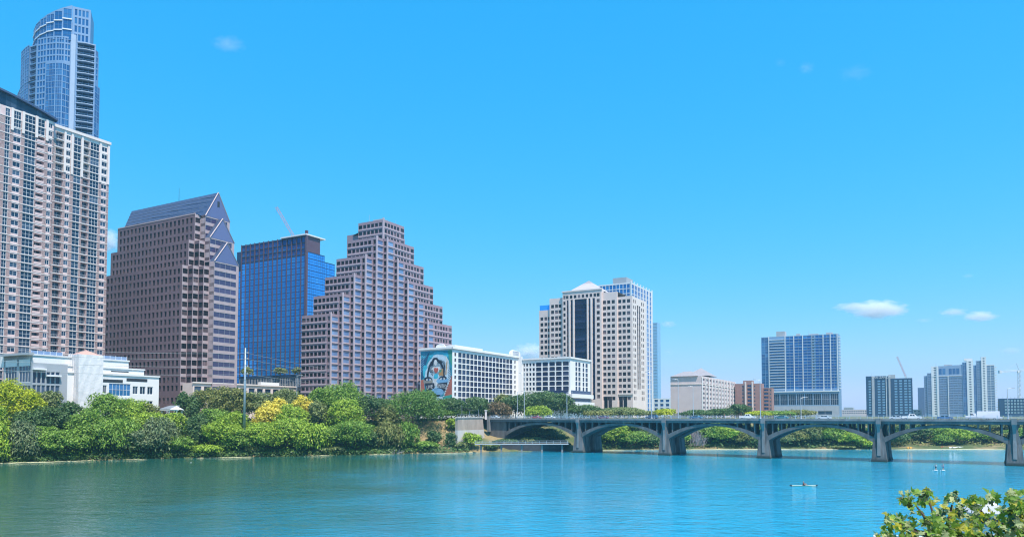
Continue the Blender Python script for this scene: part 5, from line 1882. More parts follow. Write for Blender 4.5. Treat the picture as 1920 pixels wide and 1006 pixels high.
# ------------------------------------------------------------------ navy hotel with its name on the roof edge
def navy_hotel():
    P = at(1711, 740, 900)[:2]
    B = Building('hotel', (*P, BZ), 'dark navy hotel block with small square light windows and a name on top', mats=[W_NAVY, W_CONC, R_TOP], cap=110)
    wl_ = along(P, N, 1624, 740)
    zt = zat(P, 708)
    z2 = zat(P, 703)
    T = lambda px: wl_ - along(P, N, px, 740)
    h = 3.28
    rows = rows_down(zt - 1.4, h, 13)
    cols = [(T(c - w), T(c + w), 'far_light') for c, w in ((1631.2, 2.2), (1648.5, 2.6), (1657, 2.6), (1680.2, 2.6), (1689.3, 2.6), (1698.5, 2.8), (1706, 2.2))]
    B.facade(P + N * wl_, S, wl_, BZ, zt, cols, rows, 0)
    B.plain(P, E, 20, BZ, zt); B.plain(P + N * wl_ + E * 20, -E, 20, BZ, zt); B.plain(P + E * 20, N, wl_, BZ, zt)
    B.w.face([(*P, zt), (*(P + E * 20), zt), (*(P + E * 20 + N * wl_), zt), (*(P + N * wl_), zt)], 2)
    for a, b_, o in ((1635, 1640, 0.7), (1661.5, 1662.6, 0.9), (1666.5, 1670, 0.7)):
        mb = MB(); mb.wbox(P + N * wl_, S, T(a), T(b_), 0.004, o, BZ, z2); B.part(mb, 'pier', W_CONC if a != 1661.5 else F_WHITE)
    mb = MB(); mb.wbox(P + N * wl_, S, 0, T(1666.4), -14, 0.3, zt + 0.003, z2); up = B.part(mb, 'upper_storey', W_NAVY)
    mb = MB(); mb.wbox(P + N * wl_, S, T(1666.4) + 0.01, T(1679), -12, 0, zt + 0.003, z2 + 1.2); B.part(mb, 'plant_room', W_CONC)
    q = P + N * wl_ + S * T(1652.8)
    text_part('VAN ZANDT', 3.9, 'lettering', F_WHITE, up, q, S, 0.9, zt + 0.35, 0.95)
    for a, y in ((1635, 696), (1701, 701)):
        mb = MB(); qq = P + N * wl_ + S * T(a) + E * 4
        mb.tube((*qq, zt), (*qq, zat(P, y)), 0.16, 0.08); B.part(mb, 'roof_mast', F_GREY)
    B.finish()


navy_hotel()


# ------------------------------------------------------------------ layered blue-grey apartment tower at the right
def right_tower():
    P = at(1866, 740, 900)[:2]
    B = Building('apartment_tower', (*P, BZ), 'layered blue-grey apartment tower with white stair columns near the right edge', mats=[mat('soft_blue_panel', (0.26, 0.36, 0.54), 0.6, 0.08, 0.3), F_WHITE, W_CONC, R_TOP], cap=260)
    tot = along(P, N, 1733, 740)
    T = lambda px: along(P, N, px, 740)
    h = 3.05
    def sec(a, b_, y, o, kind, n_, frac, mi, m0=0.2, skip=0):
        q = P - E * o
        z1 = zat(P, y)
        L = T(a) - T(b_)
        rows = rows_down(z1 - 0.6, h, int((z1 - BZ - 2) / h))[skip:]
        B.facade(q + N * T(a), S, L, BZ, z1, ucols(L, n_, frac, kind, m0) if kind else [], rows, mi)
        B.plain(q + N * T(a) + E * (o + 6), -E, o + 6, BZ, z1, mi); B.plain(q + N * T(b_), E, o + 6, BZ, z1, mi)
        B.w.face([(*(q + N * T(b_)), z1), (*(q + N * T(b_) + E * 18), z1), (*(q + N * T(a) + E * 18), z1), (*(q + N * T(a)), z1)], 3)
        return q, z1, L, rows
    sec(1733, 1739, 703, -1.0, 'soft_balcony', 1, 0.8, 0)
    sec(1739, 1747, 696, 0.0, 'soft_balcony', 1, 0.85, 0)
    sec(1747, 1750.5, 683, 0.6, None, 1, 0.5, 1)
    sec(1750.5, 1757, 683, 0.4, 'far_dark', 1, 0.7, 1)
    sec(1757, 1760.5, 683, 1.0, None, 1, 0.5, 1)
    q, z1, L, rows = sec(1760.5, 1778, 683, 0.3, 'soft_balcony', 2, 0.94, 0, skip=4)
    q, z1, L, rows2 = sec(1778, 1806, 682, 0.3, 'soft_balcony', 3, 0.94, 0, skip=4)
    mb = MB(); mb.wbox(P - E * 0.3 + N * T(1747), S, 0, T(1747) - T(1806), 0.02, 0.5, z1 - 13.5, z1 - 12.9); B.part(mb, 'balcony_slab', F_WHITE)
    for px in (1764, 1771, 1783, 1790, 1797):
        mb = MB(); x = T(1747) - T(px); mb.wbox(P - E * 0.3 + N * T(1747), S, x - 1.6, x + 1.6, 0.02, 0.12, z1 - 11, z1 - 4); B.part(mb, 'tall_window', G_BLUE)
    mb = MB(); mb.wbox(P - E * 0.3 + N * T(1778.4), S, -0.4, 0.4, 0.004, 1.0, BZ, z1 - 13); B.part(mb, 'white_fin', F_WHITE)
    sec(1806, 1813.5, 677, 1.0, 'tower_pane', 2, 0.9, 0)
    sec(1813.5, 1826, 674, 2.2, 'far_dark', 1, 0.5, 1, 1.2)
    sec(1826, 1832, 683, 0.6, 'tower_pane', 2, 0.94, 0)
    sec(1832, 1841, 675, 1.4, 'soft_balcony', 1, 0.9, 0)
    sec(1841, 1850.5, 668, 2.6, 'far_dark', 1, 0.5, 1, 0.8)
    q, z1, L, rows3 = sec(1850.5, 1866, 683, 1.2, 'soft_balcony', 2, 0.9, 1)
    for r in rows3:
        mb = MB(); mb.wbox(P, E, -1.4, 4.5, 0.004, 2.2, r[0] - 0.15, r[0] + 0.8); B.part(mb, 'side_balcony', F_WHITE)
    mb = MB(); mb.wbox(P + N * T(1809), S, 0, T(1809) - T(1825), -6, 0.5, zat(P, 674), zat(P, 670)); B.part(mb, 'plant_room', W_WHITE)
    B.plain(P + E * 18, N, tot, BZ, zat(P, 700), 0)
    roof_units(B, P + E * 4, N, E, zat(P, 683), ((30, 1, 6, 5, 1.6), (44, 3, 9, 5, 2.0), (62, 2, 0.3, 0, 5), (22, 1, 0.3, 0, 7)))
    B.finish()


right_tower()

B, P, wl_, sl, zt, rows = simple_tower('distant_block', 'plain dark blue block half hidden behind the layered blue-grey apartment tower', 1740, 980, 726, 1720, None, 0, 0, 3, None, None, [W_BLUEG, R_TOP], depth=12, cap=10)
B.finish()
B, P, wl_, sl, zt, rows = simple_tower('unfinished_building', 'dark concrete building frame with bright openings at the far right below the crane', 1932, 880, 746, 1872, None, 7, 0, 3.6, 'far_white', None, [W_NAVY, R_TOP], 0.7, 0.7, depth=18, cap=60, m=5)
for i in range(9):
    mb = MB(); q = P + N * (wl_ * i / 8.0) + E * 2; mb.tube((*q, zt), (*q, zt + 1.8), 0.1); B.part(mb, 'rebar_post', F_DARK)
B.finish()
for nm, lb, c, Y, tp, l, n_, hh, k, ms in (
        ('distant_block', 'long low hazy apartment row between the blue tower and the navy hotel', 1626, 1150, 767, 1574, 12, 3.2, 'far_dark', [W_LAV, R_GREY]),
        ('distant_block', 'taller hazy block behind the long low row left of the navy hotel', 1600, 1250, 763, 1582, 5, 3.2, 'far_dark', [W_CONC, R_GREY]),
        ('parking_garage', 'pale blue parking garage between the limestone tower and the lavender hotel', 1258, 760, 746, 1224, 3, 4.4, 'far_balcony', [F_WHITE, R_GREY]),
        ('distant_block', 'small pale house beside the foot of the navy hotel', 1728, 950, 767, 1711, 2, 3.4, 'far_dark', [W_LAV, R_GREY])):
    B, P, wl_, sl, zt, rows = simple_tower(nm, lb, c, Y, tp, l, None, n_, 0, hh, k, None, ms, 0.6, depth=14, cap=40, refpy=770)
    B.finish()


# ------------------------------------------------------------------ white hall at the lower left
def white_hall():
    P = at(60, 720, 262)[:2]
    B = Building('civic_hall', (*P, BZ - 6), 'low white stone hall with stepped roof terraces and tall dark windows at left', mats=[W_WHITE, R_TOP, F_GREY])
    zb = BZ - 6
    U = lambda px: along(P, E, px, 720)
    zt = zat(P, 664)
    wl_ = along(P, N, 6, 720)
    # west glazing
    B.facade(P + N * wl_, S, wl_, zb, zt, ucols(wl_, 2, 0.84, 'hall_glass', 0.4), [(zt - 20, zt - 10.4), (zt - 10.4, zt - 1.0)], 2)
    l3 = U(245); l2 = U(272); l1 = U(298)
    z2 = zat(P + E * l2, 693); z1 = zat(P + E * l1, 706)
    n1 = P
    cols = [(U(a), U(b_), 'hall_bay') for a, b_ in ((61, 68), (69.5, 76.5), (78, 85), (87, 94), (95.5, 102.5), (104, 112))]
    B.facade(P, E, U(126), zb, zt - 3.0, cols, [(zt - 21, zt - 15.9), (zt - 15.7, zt - 10.6), (zt - 10.4, zt - 5.6)], 2)
    B.block(P + N * 1.6, 20, l3, zt - 4, zt, None, None, 0, 1)
    # lower, wider terraces
    B.block(P + N * 0.8 + E * U(126), 20, l2 - U(126), z1 - 1, z2, None, None, 0, 1)
    Pq = P + E * U(126)
    Lq = l1 - U(126)
    X = lambda px: U(px) - U(126)
    zr = zat(P + E * U(240), 727), zat(P + E * U(240), 744)
    rws = [(zr[1] + 0.2, zr[0] + 1.9)]
    low = [(zr[1] - 4.4, zr[1] - 0.6)]
    cs = [(X(192), X(200), 'hall_pair'), (X(204.5), X(245), 'hall_blue'), (X(249), X(259), 'hall_pair'), (X(262.5), X(273), 'hall_pair'), (X(276.5), X(287), 'hall_pair')]
    B.facade(Pq, E, Lq, zb, z1, cs, rws + low, 0)
    B.plain(P + E * l1, N, 20, zb, z1)
    B.w.face([(*(Pq), z1), (*(P + E * l1), z1), (*(P + E * l1 + N * 20), z1), (*(Pq + N * 20), z1)], 1)
    for a, b_, zz in ((192, 230, zat(Pq, 709)), (237, 276, zat(P + E * U(255), 711))):
        mb = MB(); mb.wbox(Pq, E, X(a), X(b_), 0.004, 0.06, zz - 0.8, zz + 0.4); B.part(mb, 'long_slot', F_DARK)
    mb = MB(); mb.wbox(P + N * 0.8, E, U(210), U(243), 0.004, 0.05, z2 - 1.4, z2 - 1.0); B.part(mb, 'long_slot', F_DARK)
    for za, xa, xb, o, nn in ((z1, X(126), X(298), 0.35, 0.0),):
        mb = MB(); mb.wbox(Pq, E, 0, Lq + 0.3, -0.3, 0.35, z1 - 0.25, z1 + 0.3); B.part(mb, 'coping', W_WHITE)
    mb = MB(); mb.wbox(P + N * 0.8 + E * U(126), E, 0, l2 - U(126) + 0.3, -0.3, 0.3, z2 - 0.2, z2 + 0.3); B.part(mb, 'coping', W_WHITE)
    mb = MB(); mb.wbox(P + N * 1.6, E, -0.3, l3 + 0.3, -0.3, 0.3, zt - 0.2, zt + 0.35); B.part(mb, 'coping', W_WHITE)
    mb = MB(); mb.wbox(P + N * wl_, S, -0.3, wl_ + 0.3, -0.3, 1.4, zt - 0.1, zt + 0.7); B.part(mb, 'eave', F_GREY)
    for a, b_, z_ in ((0.5, U(122), zt + 0.35), (U(190), l3 - 0.5, zt + 0.35)):
        mb = MB(); mb.wbox(P + N * 2.2, E, a, b_, -0.08, 0, z_, z_ + 1.3); B.part(mb, 'glass_railing', G_SKYB)
        for i in range(6):
            x = a + (b_ - a) * i / 5
            mb = MB(); mb.wbox(P + N * 2.2, E, x - 0.06, x + 0.06, -0.14, 0.06, z_, z_ + 1.45); B.part(mb, 'railing_post', F_WHITE)
    for a, b_ in ((U(60), U(84)), (U(85), U(112))):
        zz = zt - 5.4 if a < U(70) else zt - 7.6
        mb = MB(); mb.wbox(P, E, a, b_, 0.004, 1.1, zz, zz + 0.6); B.part(mb, 'ledge', W_WHITE)
    B.finish()
    # scaffold tower wrapped in sheeting
    Q = P + E * U(137) - N * 3.5
    tl = along(Q, E, 193, 720)
    wd = along(Q, N, 126, 720)
    zt2 = zat(Q, 663)
    root = empty('wrapped_tower', (*Q, zb), 'square tower wrapped in wrinkled white sheeting in front of the white hall', 'tower')
    M_SHEET = mat('white_sheeting', (0.82, 0.79, 0.80), 0.7, 0.04, 0.55, streak=0.3, bump=0.6)
    rng = random.Random(4)
    for nm, P0, d, L in (('sheeting', Q, E, tl), ('sheeting', Q + N * wd, S, wd)):
        mb = MB(); nx, nz = 22, 26
        n_ = np.array((d[1], -d[0]))
        g = []
        for i in range(nx + 1):
            col = []
            for j in range(nz + 1):
                x = L * i / nx; z = zb + (zt2 - zb) * j / nz
                edge = min(i, nx - i) / 3.0
                w = 0.0 if i in (0, nx) else 0.05 * math.sin(x * 0.9 + z * 0.45 + 1.5 * math.sin(z * 0.3)) + 0.03 * math.sin(x * 2.1 - z * 0.8) + rng.uniform(-0.012, 0.012) - 0.12 * math.sin(math.pi * i / nx)
                p = P0 + d * x + n_ * w
                col.append((p[0], p[1], z))
            g.append(col)
        for i in range(nx):
            for j in range(nz):
                mb.face([g[i][j], g[i + 1][j], g[i + 1][j + 1], g[i][j + 1]])
        mb.build(nm, M_SHEET, root, smooth=True)
    mb = MB()
    mb.wbox(Q, E, 0.2, tl - 0.1, -wd + 0.2, -0.35, zb, zt2 - 0.2); mb.build('tower_core', W_WHITE, root)
    mb = MB(); c0 = [Q + E * 0.0, Q + E * tl, Q + E * tl + N * wd, Q + N * wd]
    ap = (c0[0] + c0[2]) / 2
    for i in range(4):
        mb.face([(*(c0[i] + (ap - c0[i]) * 0.12), zt2 - 0.1), (*(c0[(i + 1) % 4] + (ap - c0[(i + 1) % 4]) * 0.12), zt2 - 0.1), (*ap, zt2 + 2.0)])
    mb.build('cap_roof', R_PINK, root)
    for i in range(5):
        mb = MB(); q = Q + N * wd * 0.5 + S * 0 + E * (0.3 + 0 * i)
        q = Q + N * (wd * (0.1 + 0.2 * i)) - E * 0.35
        mb.tube((*q, zb), (*q, zt2 + 0.6), 0.06); mb.build('scaffold_pole', F_GREY, root)


white_hall()


# ------------------------------------------------------------------ tower cranes
M_CRANE = mat('crane_pink_paint', (0.58, 0.22, 0.26), 0.6, 0.08)
M_CRANE2 = mat('crane_pale_paint', (0.62, 0.66, 0.70), 0.6, 0.08)


def lattice(a, b, w, m, parent, name, bays=10, r=0.12):
    a, b = Vector(a), Vector(b)
    q = (b - a).to_track_quat('Z', 'Y')
    L = (b - a).length
    mb = MB()
    cs = [Vector((sx * w / 2, sy * w / 2, 0)) for sx, sy in ((-1, -1), (1, -1), (1, 1), (-1, 1))]
    for c in cs:
        mb.tube(a + q @ c, a + q @ (c + Vector((0, 0, L))), r, r, 4)
    for i in range(bays):
        z0, z1 = L * i / bays, L * (i + 1) / bays
        for k in range(4):
            c0, c1 = cs[k], cs[(k + 1) % 4]
            if i % 2: c0, c1 = c1, c0
            mb.tube(a + q @ (c0 + Vector((0, 0, z0))), a + q @ (c1 + Vector((0, 0, z1))), r * 0.6, r * 0.6, 3, cap=False)
    return mb.build(name, m, parent)


def cranes():
    Y = 640
    base = at(553, 700, Y)
    t = empty('tower_crane', (base[0], base[1], BZ), 'reddish luffing crane jib leaning above the mirror-glass hotel', 'crane')
    piv = at(553, 447, Y); tip = at(518, 388, Y)
    lattice((piv[0], piv[1], BZ), tuple(piv), 2.0, M_CRANE, t, 'mast', 30, 0.10)
    lattice(tuple(piv), tuple(tip), 1.7, M_CRANE, t, 'jib', 16, 0.085)
    mb = MB(); mb.box(piv[0] - 1.4, piv[0] + 3.4, piv[1] - 1.2, piv[1] + 1.2, piv[2] - 2.2, piv[2]); mb.build('machinery_deck', M_CRANE, t)
    mb = MB(); mb.tube(tuple(tip), (tip[0], tip[1], tip[2] - 6), 0.07); mb.build('hook_cable', F_DARK, t)
    Y = 960
    b0 = at(1911, 778, Y)
    t = empty('tower_crane', (b0[0], b0[1], BZ), 'pale tower crane with horizontal jib at the right edge', 'crane')
    top = at(1911, 694, Y)
    lattice((b0[0], b0[1], BZ), tuple(top), 2.6, M_CRANE2, t, 'mast', 20, 0.24)
    ap = at(1905.5, 680, Y)
    mb = MB(); mb.tube(tuple(top), tuple(ap), 0.5, 0.25, 5); mb.build('apex', M_CRANE2, t)
    j0 = at(1875, 696.5, Y); j1 = at(1935, 692, Y)
    lattice(tuple(j0), tuple(top), 1.6, M_CRANE2, t, 'jib', 12, 0.2)
    lattice(tuple(top), tuple(j1), 1.6, M_CRANE2, t, 'counter_jib', 8, 0.2)
    for j in (at(1886, 694.5, Y), j1):
        mb = MB(); mb.tube(tuple(ap), tuple(j), 0.10, 0.10, 4); mb.build('pendant_line', M_CRANE2, t)
    mb = MB(); mb.box(j0[0] - 1.5, j0[0] + 2, j0[1] - 1.5, j0[1] + 1.5, j0[2] - 1.8, j0[2] + 1.8); mb.build('counterweight', M_CRANE2, t)
    mb = MB(); mb.box(top[0] - 2.6, top[0] - 0.6, top[1] - 1.4, top[1] + 0.6, top[2] - 2.6, top[2] - 0.2); mb.build('cab', M_WHITE, t)
    Y = 1250
    b0 = at(1697, 778, Y)
    t = empty('tower_crane', (b0[0], b0[1], BZ), 'tiny faint crane jib above the navy hotel', 'crane')
    piv = at(1698, 705, Y); tip = at(1682, 668, Y)
    lattice((b0[0], b0[1], BZ), tuple(piv), 2.0, M_CRANE2, t, 'mast', 16, 0.25)
    lattice(tuple(piv), tuple(tip), 1.8, M_CRANE, t, 'jib', 10, 0.14)


cranes()
# ================================================================== TREES
LEAF = {
    'bright': leafmat('leaves_bright_green', (0.31, 0.49, 0.05)),
    'mid': leafmat('leaves_mid_green', (0.19, 0.36, 0.05)),
    'dark': leafmat('leaves_dark_green', (0.085, 0.19, 0.06)),
    'grey': leafmat('leaves_grey_green', (0.21, 0.29, 0.11)),
    'lime': leafmat('leaves_lime_green', (0.44, 0.55, 0.02)),
    'yellow': leafmat('blossom_yellow', (0.86, 0.72, 0.12), 0.3),
    'olive': leafmat('leaves_olive', (0.22, 0.27, 0.08)),
    'brown': leafmat('leaves_dry_brown', (0.230, 0.185, 0.095), 0.35),
    'oak': leafmat('leaves_oak_green', (0.12, 0.26, 0.045)),
    'vine': leafmat('leaves_vine_grey', (0.17, 0.26, 0.13), 0.5),
}
M_BARK = mat('bark', (0.10, 0.075, 0.055), 0.95, 0.3, 2.0)
M_TWIG = mat('grey_twigs', (0.34, 0.29, 0.29), 0.95, 0.2, 2.0)


def leaf_quads(rng, pos, out, size, stretch=1.0, droop=0.0):
    """one four-sided leaf spray per position, facing roughly outward"""
    k = len(pos)
    nrm = out * 0.8 + rng.normal(0, 0.55, (k, 3)) + np.array((0, 0, 0.35))
    nrm /= np.linalg.norm(nrm, axis=1, keepdims=True) + 1e-9
    r = rng.normal(0, 1, (k, 3)); r[:, 2] *= 0.6
    if droop:
        r = r * (1 - droop) + np.array((0, 0, -1.0)) * droop * 2
    t = r - nrm * np.sum(r * nrm, axis=1, keepdims=True)
    t /= np.linalg.norm(t, axis=1, keepdims=True) + 1e-9
    b = np.cross(nrm, t)
    s = size * rng.uniform(0.6, 1.35, (k, 1))
    hx, hy = t * s * 0.5 * stretch, b * s * 0.36
    v = np.stack([pos - hx, pos - hx * 0.1 + hy, pos + hx, pos - hx * 0.1 - hy], axis=1)
    return v.reshape(-1, 3)


def crown_mesh(rng, rx, ry, rz, n, size, form, m):
    nc = max(12, int(16 + rx * 6.0))
    u = rng.normal(0, 1, (nc, 3)); u /= np.linalg.norm(u, axis=1, keepdims=True)
    if form == 'shrub':
        u[:, 2] = np.abs(u[:, 2]) * 0.8
    u[:, 2] = np.where(u[:, 2] < -0.55, -u[:, 2], u[:, 2])
    c = u * (rng.uniform(0.25, 0.86, (nc, 1)) ** 0.55)
    cr = rng.uniform(0.13, 0.32, nc) * rng.choice((1.0, 1.0, 1.35), nc)
    if form == 'upright':
        c[:, :2] *= 0.7
    w = cr ** 2; w /= w.sum()
    idx = rng.choice(nc, n, p=w)
    d = rng.normal(0, 1, (n, 3)); d /= np.linalg.norm(d, axis=1, keepdims=True)
    d[:, 2] = np.where((d[:, 2] < -0.3) & (rng.random(n) < 0.6), -d[:, 2], d[:, 2])
    rad = cr[idx][:, None] * rng.uniform(0.55, 1.08, (n, 1))
    p = c[idx] + d * rad
    stray = rng.random(n) < 0.16
    dd = d / np.maximum(1e-6, np.linalg.norm(d, axis=1, keepdims=True))
    p = np.where(stray[:, None], dd * rng.uniform(0.55, 1.08, (n, 1)), p)
    if form == 'weep':
        drop = rng.uniform(0, 0.55, n) ** 1.3
        p[:, 2] -= drop * (0.4 + np.hypot(p[:, 0], p[:, 1]))
    p *= np.array((rx, ry, rz))
    p[:, 2] = np.maximum(p[:, 2], -rz * (1.25 if form == 'weep' else 1.0))
    v = leaf_quads(rng, p, d, size, 1.9 if form == 'weep' else 1.25, 0.75 if form == 'weep' else 0.0)
    return quad_mesh('crown', v, m)


TREE_N = [0]


def tree(px, inl, top, wpx, col, form, label, name='bank_tree', group=None, base=None, dens=1.0, lift=None):
    TREE_N[0] += 1
    rng = np.random.default_rng(100 + TREE_N[0])
    b = bank(px, inl) if base is None else np.array(base, float)
    ztop = zat(b, top)
    H = max(1.2, ztop - b[2])
    W = wpx / F * b[1]
    rx = W / 2 * 1.16
    low = lift if lift is not None else {'round': 0.04, 'weep': 0.0, 'upright': 0.0, 'shrub': -0.05}[form]
    zc0 = b[2] + H * low
    rz = (ztop - zc0) / 2
    t = empty(name, b, label, 'shrub' if form == 'shrub' else 'tree', group)
    size = 0.56 * (b[1] / 260.0) ** 0.6
    size = min(size, 0.28 + rx * 0.12)
    area = rx * rx + 2 * rx * rz
    n = int(min(9000, max(350, dens * 30 * area / (size * size * 1.6))))
    me = crown_mesh(rng, rx, rx * rng.uniform(0.85, 1.1), rz, n, size, form, LEAF[col])
    o = link('crown', me, t)
    o.location = (0, 0, zc0 + rz - b[2])
    # trunk with limbs
    mb = MB()
    r0 = max(0.10, H * 0.022)
    hh = H * 0.55
    bend = rng.normal(0, 0.04, 2) * H
    p0, p1, p2 = b + np.array((0, 0, -0.4)), b + np.array((bend[0] * 0.5, bend[1] * 0.5, hh * 0.5)), b + np.array((bend[0], bend[1], hh))
    mb.tube(p0, p1, r0, r0 * 0.8, 6); mb.tube(p1, p2, r0 * 0.8, r0 * 0.5, 6)
    for i in range(5):
        a = 2 * math.pi * i / 5 + rng.uniform(-0.4, 0.4)
        e = p1 + (p2 - p1) * rng.uniform(0.0, 0.9)
        q = e + np.array((math.cos(a) * rx * 0.6, math.sin(a) * rx * 0.6, H * rng.uniform(0.12, 0.28)))
        mb.tube(e, q, r0 * 0.42, r0 * 0.12, 5)
    mb.build('trunk', M_BARK, t)
    return t


G1, G2, G3 = 'trees and shrubs along the left bank', 'trees on the slope below the towers', 'trees beyond and under the bridge'
# (px, metres inland, top row, width px, colour, form, label)
BANK = [
    # waterline, from the left edge to the bridge
    (-12, 4, 788, 62, 'bright', 'weep', 'light green weeping tree cut by the left edge at the waterline'),
    (46, 4, 790, 62, 'vine', 'weep', 'grey-green vine-draped tree hanging over the water near the left edge'),
    (88, 5, 800, 56, 'mid', 'round', 'mid green tree at the water right of the vine-draped tree'),
    (128, 4, 806, 80, 'mid', 'round', 'broad mid green tree at the water below the wrapped white tower'),
    (172, 7, 774, 74, 'mid', 'round', 'tall green tree at the water right below the wrapped white tower'),
    (222, 6, 782, 84, 'mid', 'weep', 'large drooping green tree at the water left of the white pergola'),
    (262, 4, 806, 66, 'vine', 'round', 'grey-green bushy tree at the water left of the dark gap'),
    (300, 5, 782, 66, 'vine', 'weep', 'silvery drooping tree at the water straight below the white pergola'),
    (338, 4, 815, 62, 'mid', 'round', 'bushy green tree at the water just right of the pergola'),
    (372, 9, 778, 52, 'dark', 'upright', 'very dark narrow tree in the gap right of the pergola'),
    (390, 2, 831, 48, 'bright', 'shrub', 'light green rounded shrub at the water left of the steel pole'),
    (418, 6, 786, 66, 'bright', 'round', 'bright green tree at the water left of the steel pole'),
    (452, 4, 806, 56, 'mid', 'round', 'green tree at the water right under the steel pole'),
    (474, 2, 834, 26, 'olive', 'shrub', 'small olive shrub at the water right of the steel pole'),
    (494, 5, 794, 72, 'bright', 'round', 'bright green tree at the water first right of the steel pole'),
    (540, 5, 784, 88, 'bright', 'round', 'broad bright yellow-green tree at the water below the yellow blossom'),
    (585, 5, 790, 70, 'bright', 'weep', 'bright drooping tree at the water left of the tall bright tree'),
    (607, 2, 838, 24, 'grey', 'shrub', 'small pale shrub dipping into the water below the bright trees'),
    (622, 7, 800, 64, 'mid', 'round', 'mid green tree at the water below the lime-crowned tree'),
    (634, 2, 836, 30, 'grey', 'shrub', 'second small pale shrub dipping into the water, right of the first'),
    (662, 5, 788, 70, 'mid', 'round', 'dark-based green tree at the water left of the willows'),
    (692, 4, 806, 44, 'dark', 'round', 'dark shady tree at the water left of the willows'),
    (730, 6, 792, 60, 'olive', 'weep', 'pale olive willow at the water above the driftwood'),
    (766, 5, 792, 40, 'mid', 'weep', 'slim green willow right of the pale olive willow'),
    (800, 3, 826, 44, 'mid', 'shrub', 'low green shrub at the water right of the willows'),
    (814, 6, 806, 30, 'dark', 'upright', 'dark cypress-like tree below the dry grass slope'),
    (845, 5, 811, 26, 'dark', 'upright', 'dark narrow tree just left of the retaining wall foot'),
    (864, 3, 828, 26, 'grey', 'shrub', 'grey-green shrub at the foot of the retaining wall'),
    (884, 4, 812, 34, 'bright', 'round', 'bright green small tree in front of the retaining wall'),
    (851, 22, 782, 30, 'bright', 'shrub', 'light green shrub at the top left corner of the retaining wall'),
]
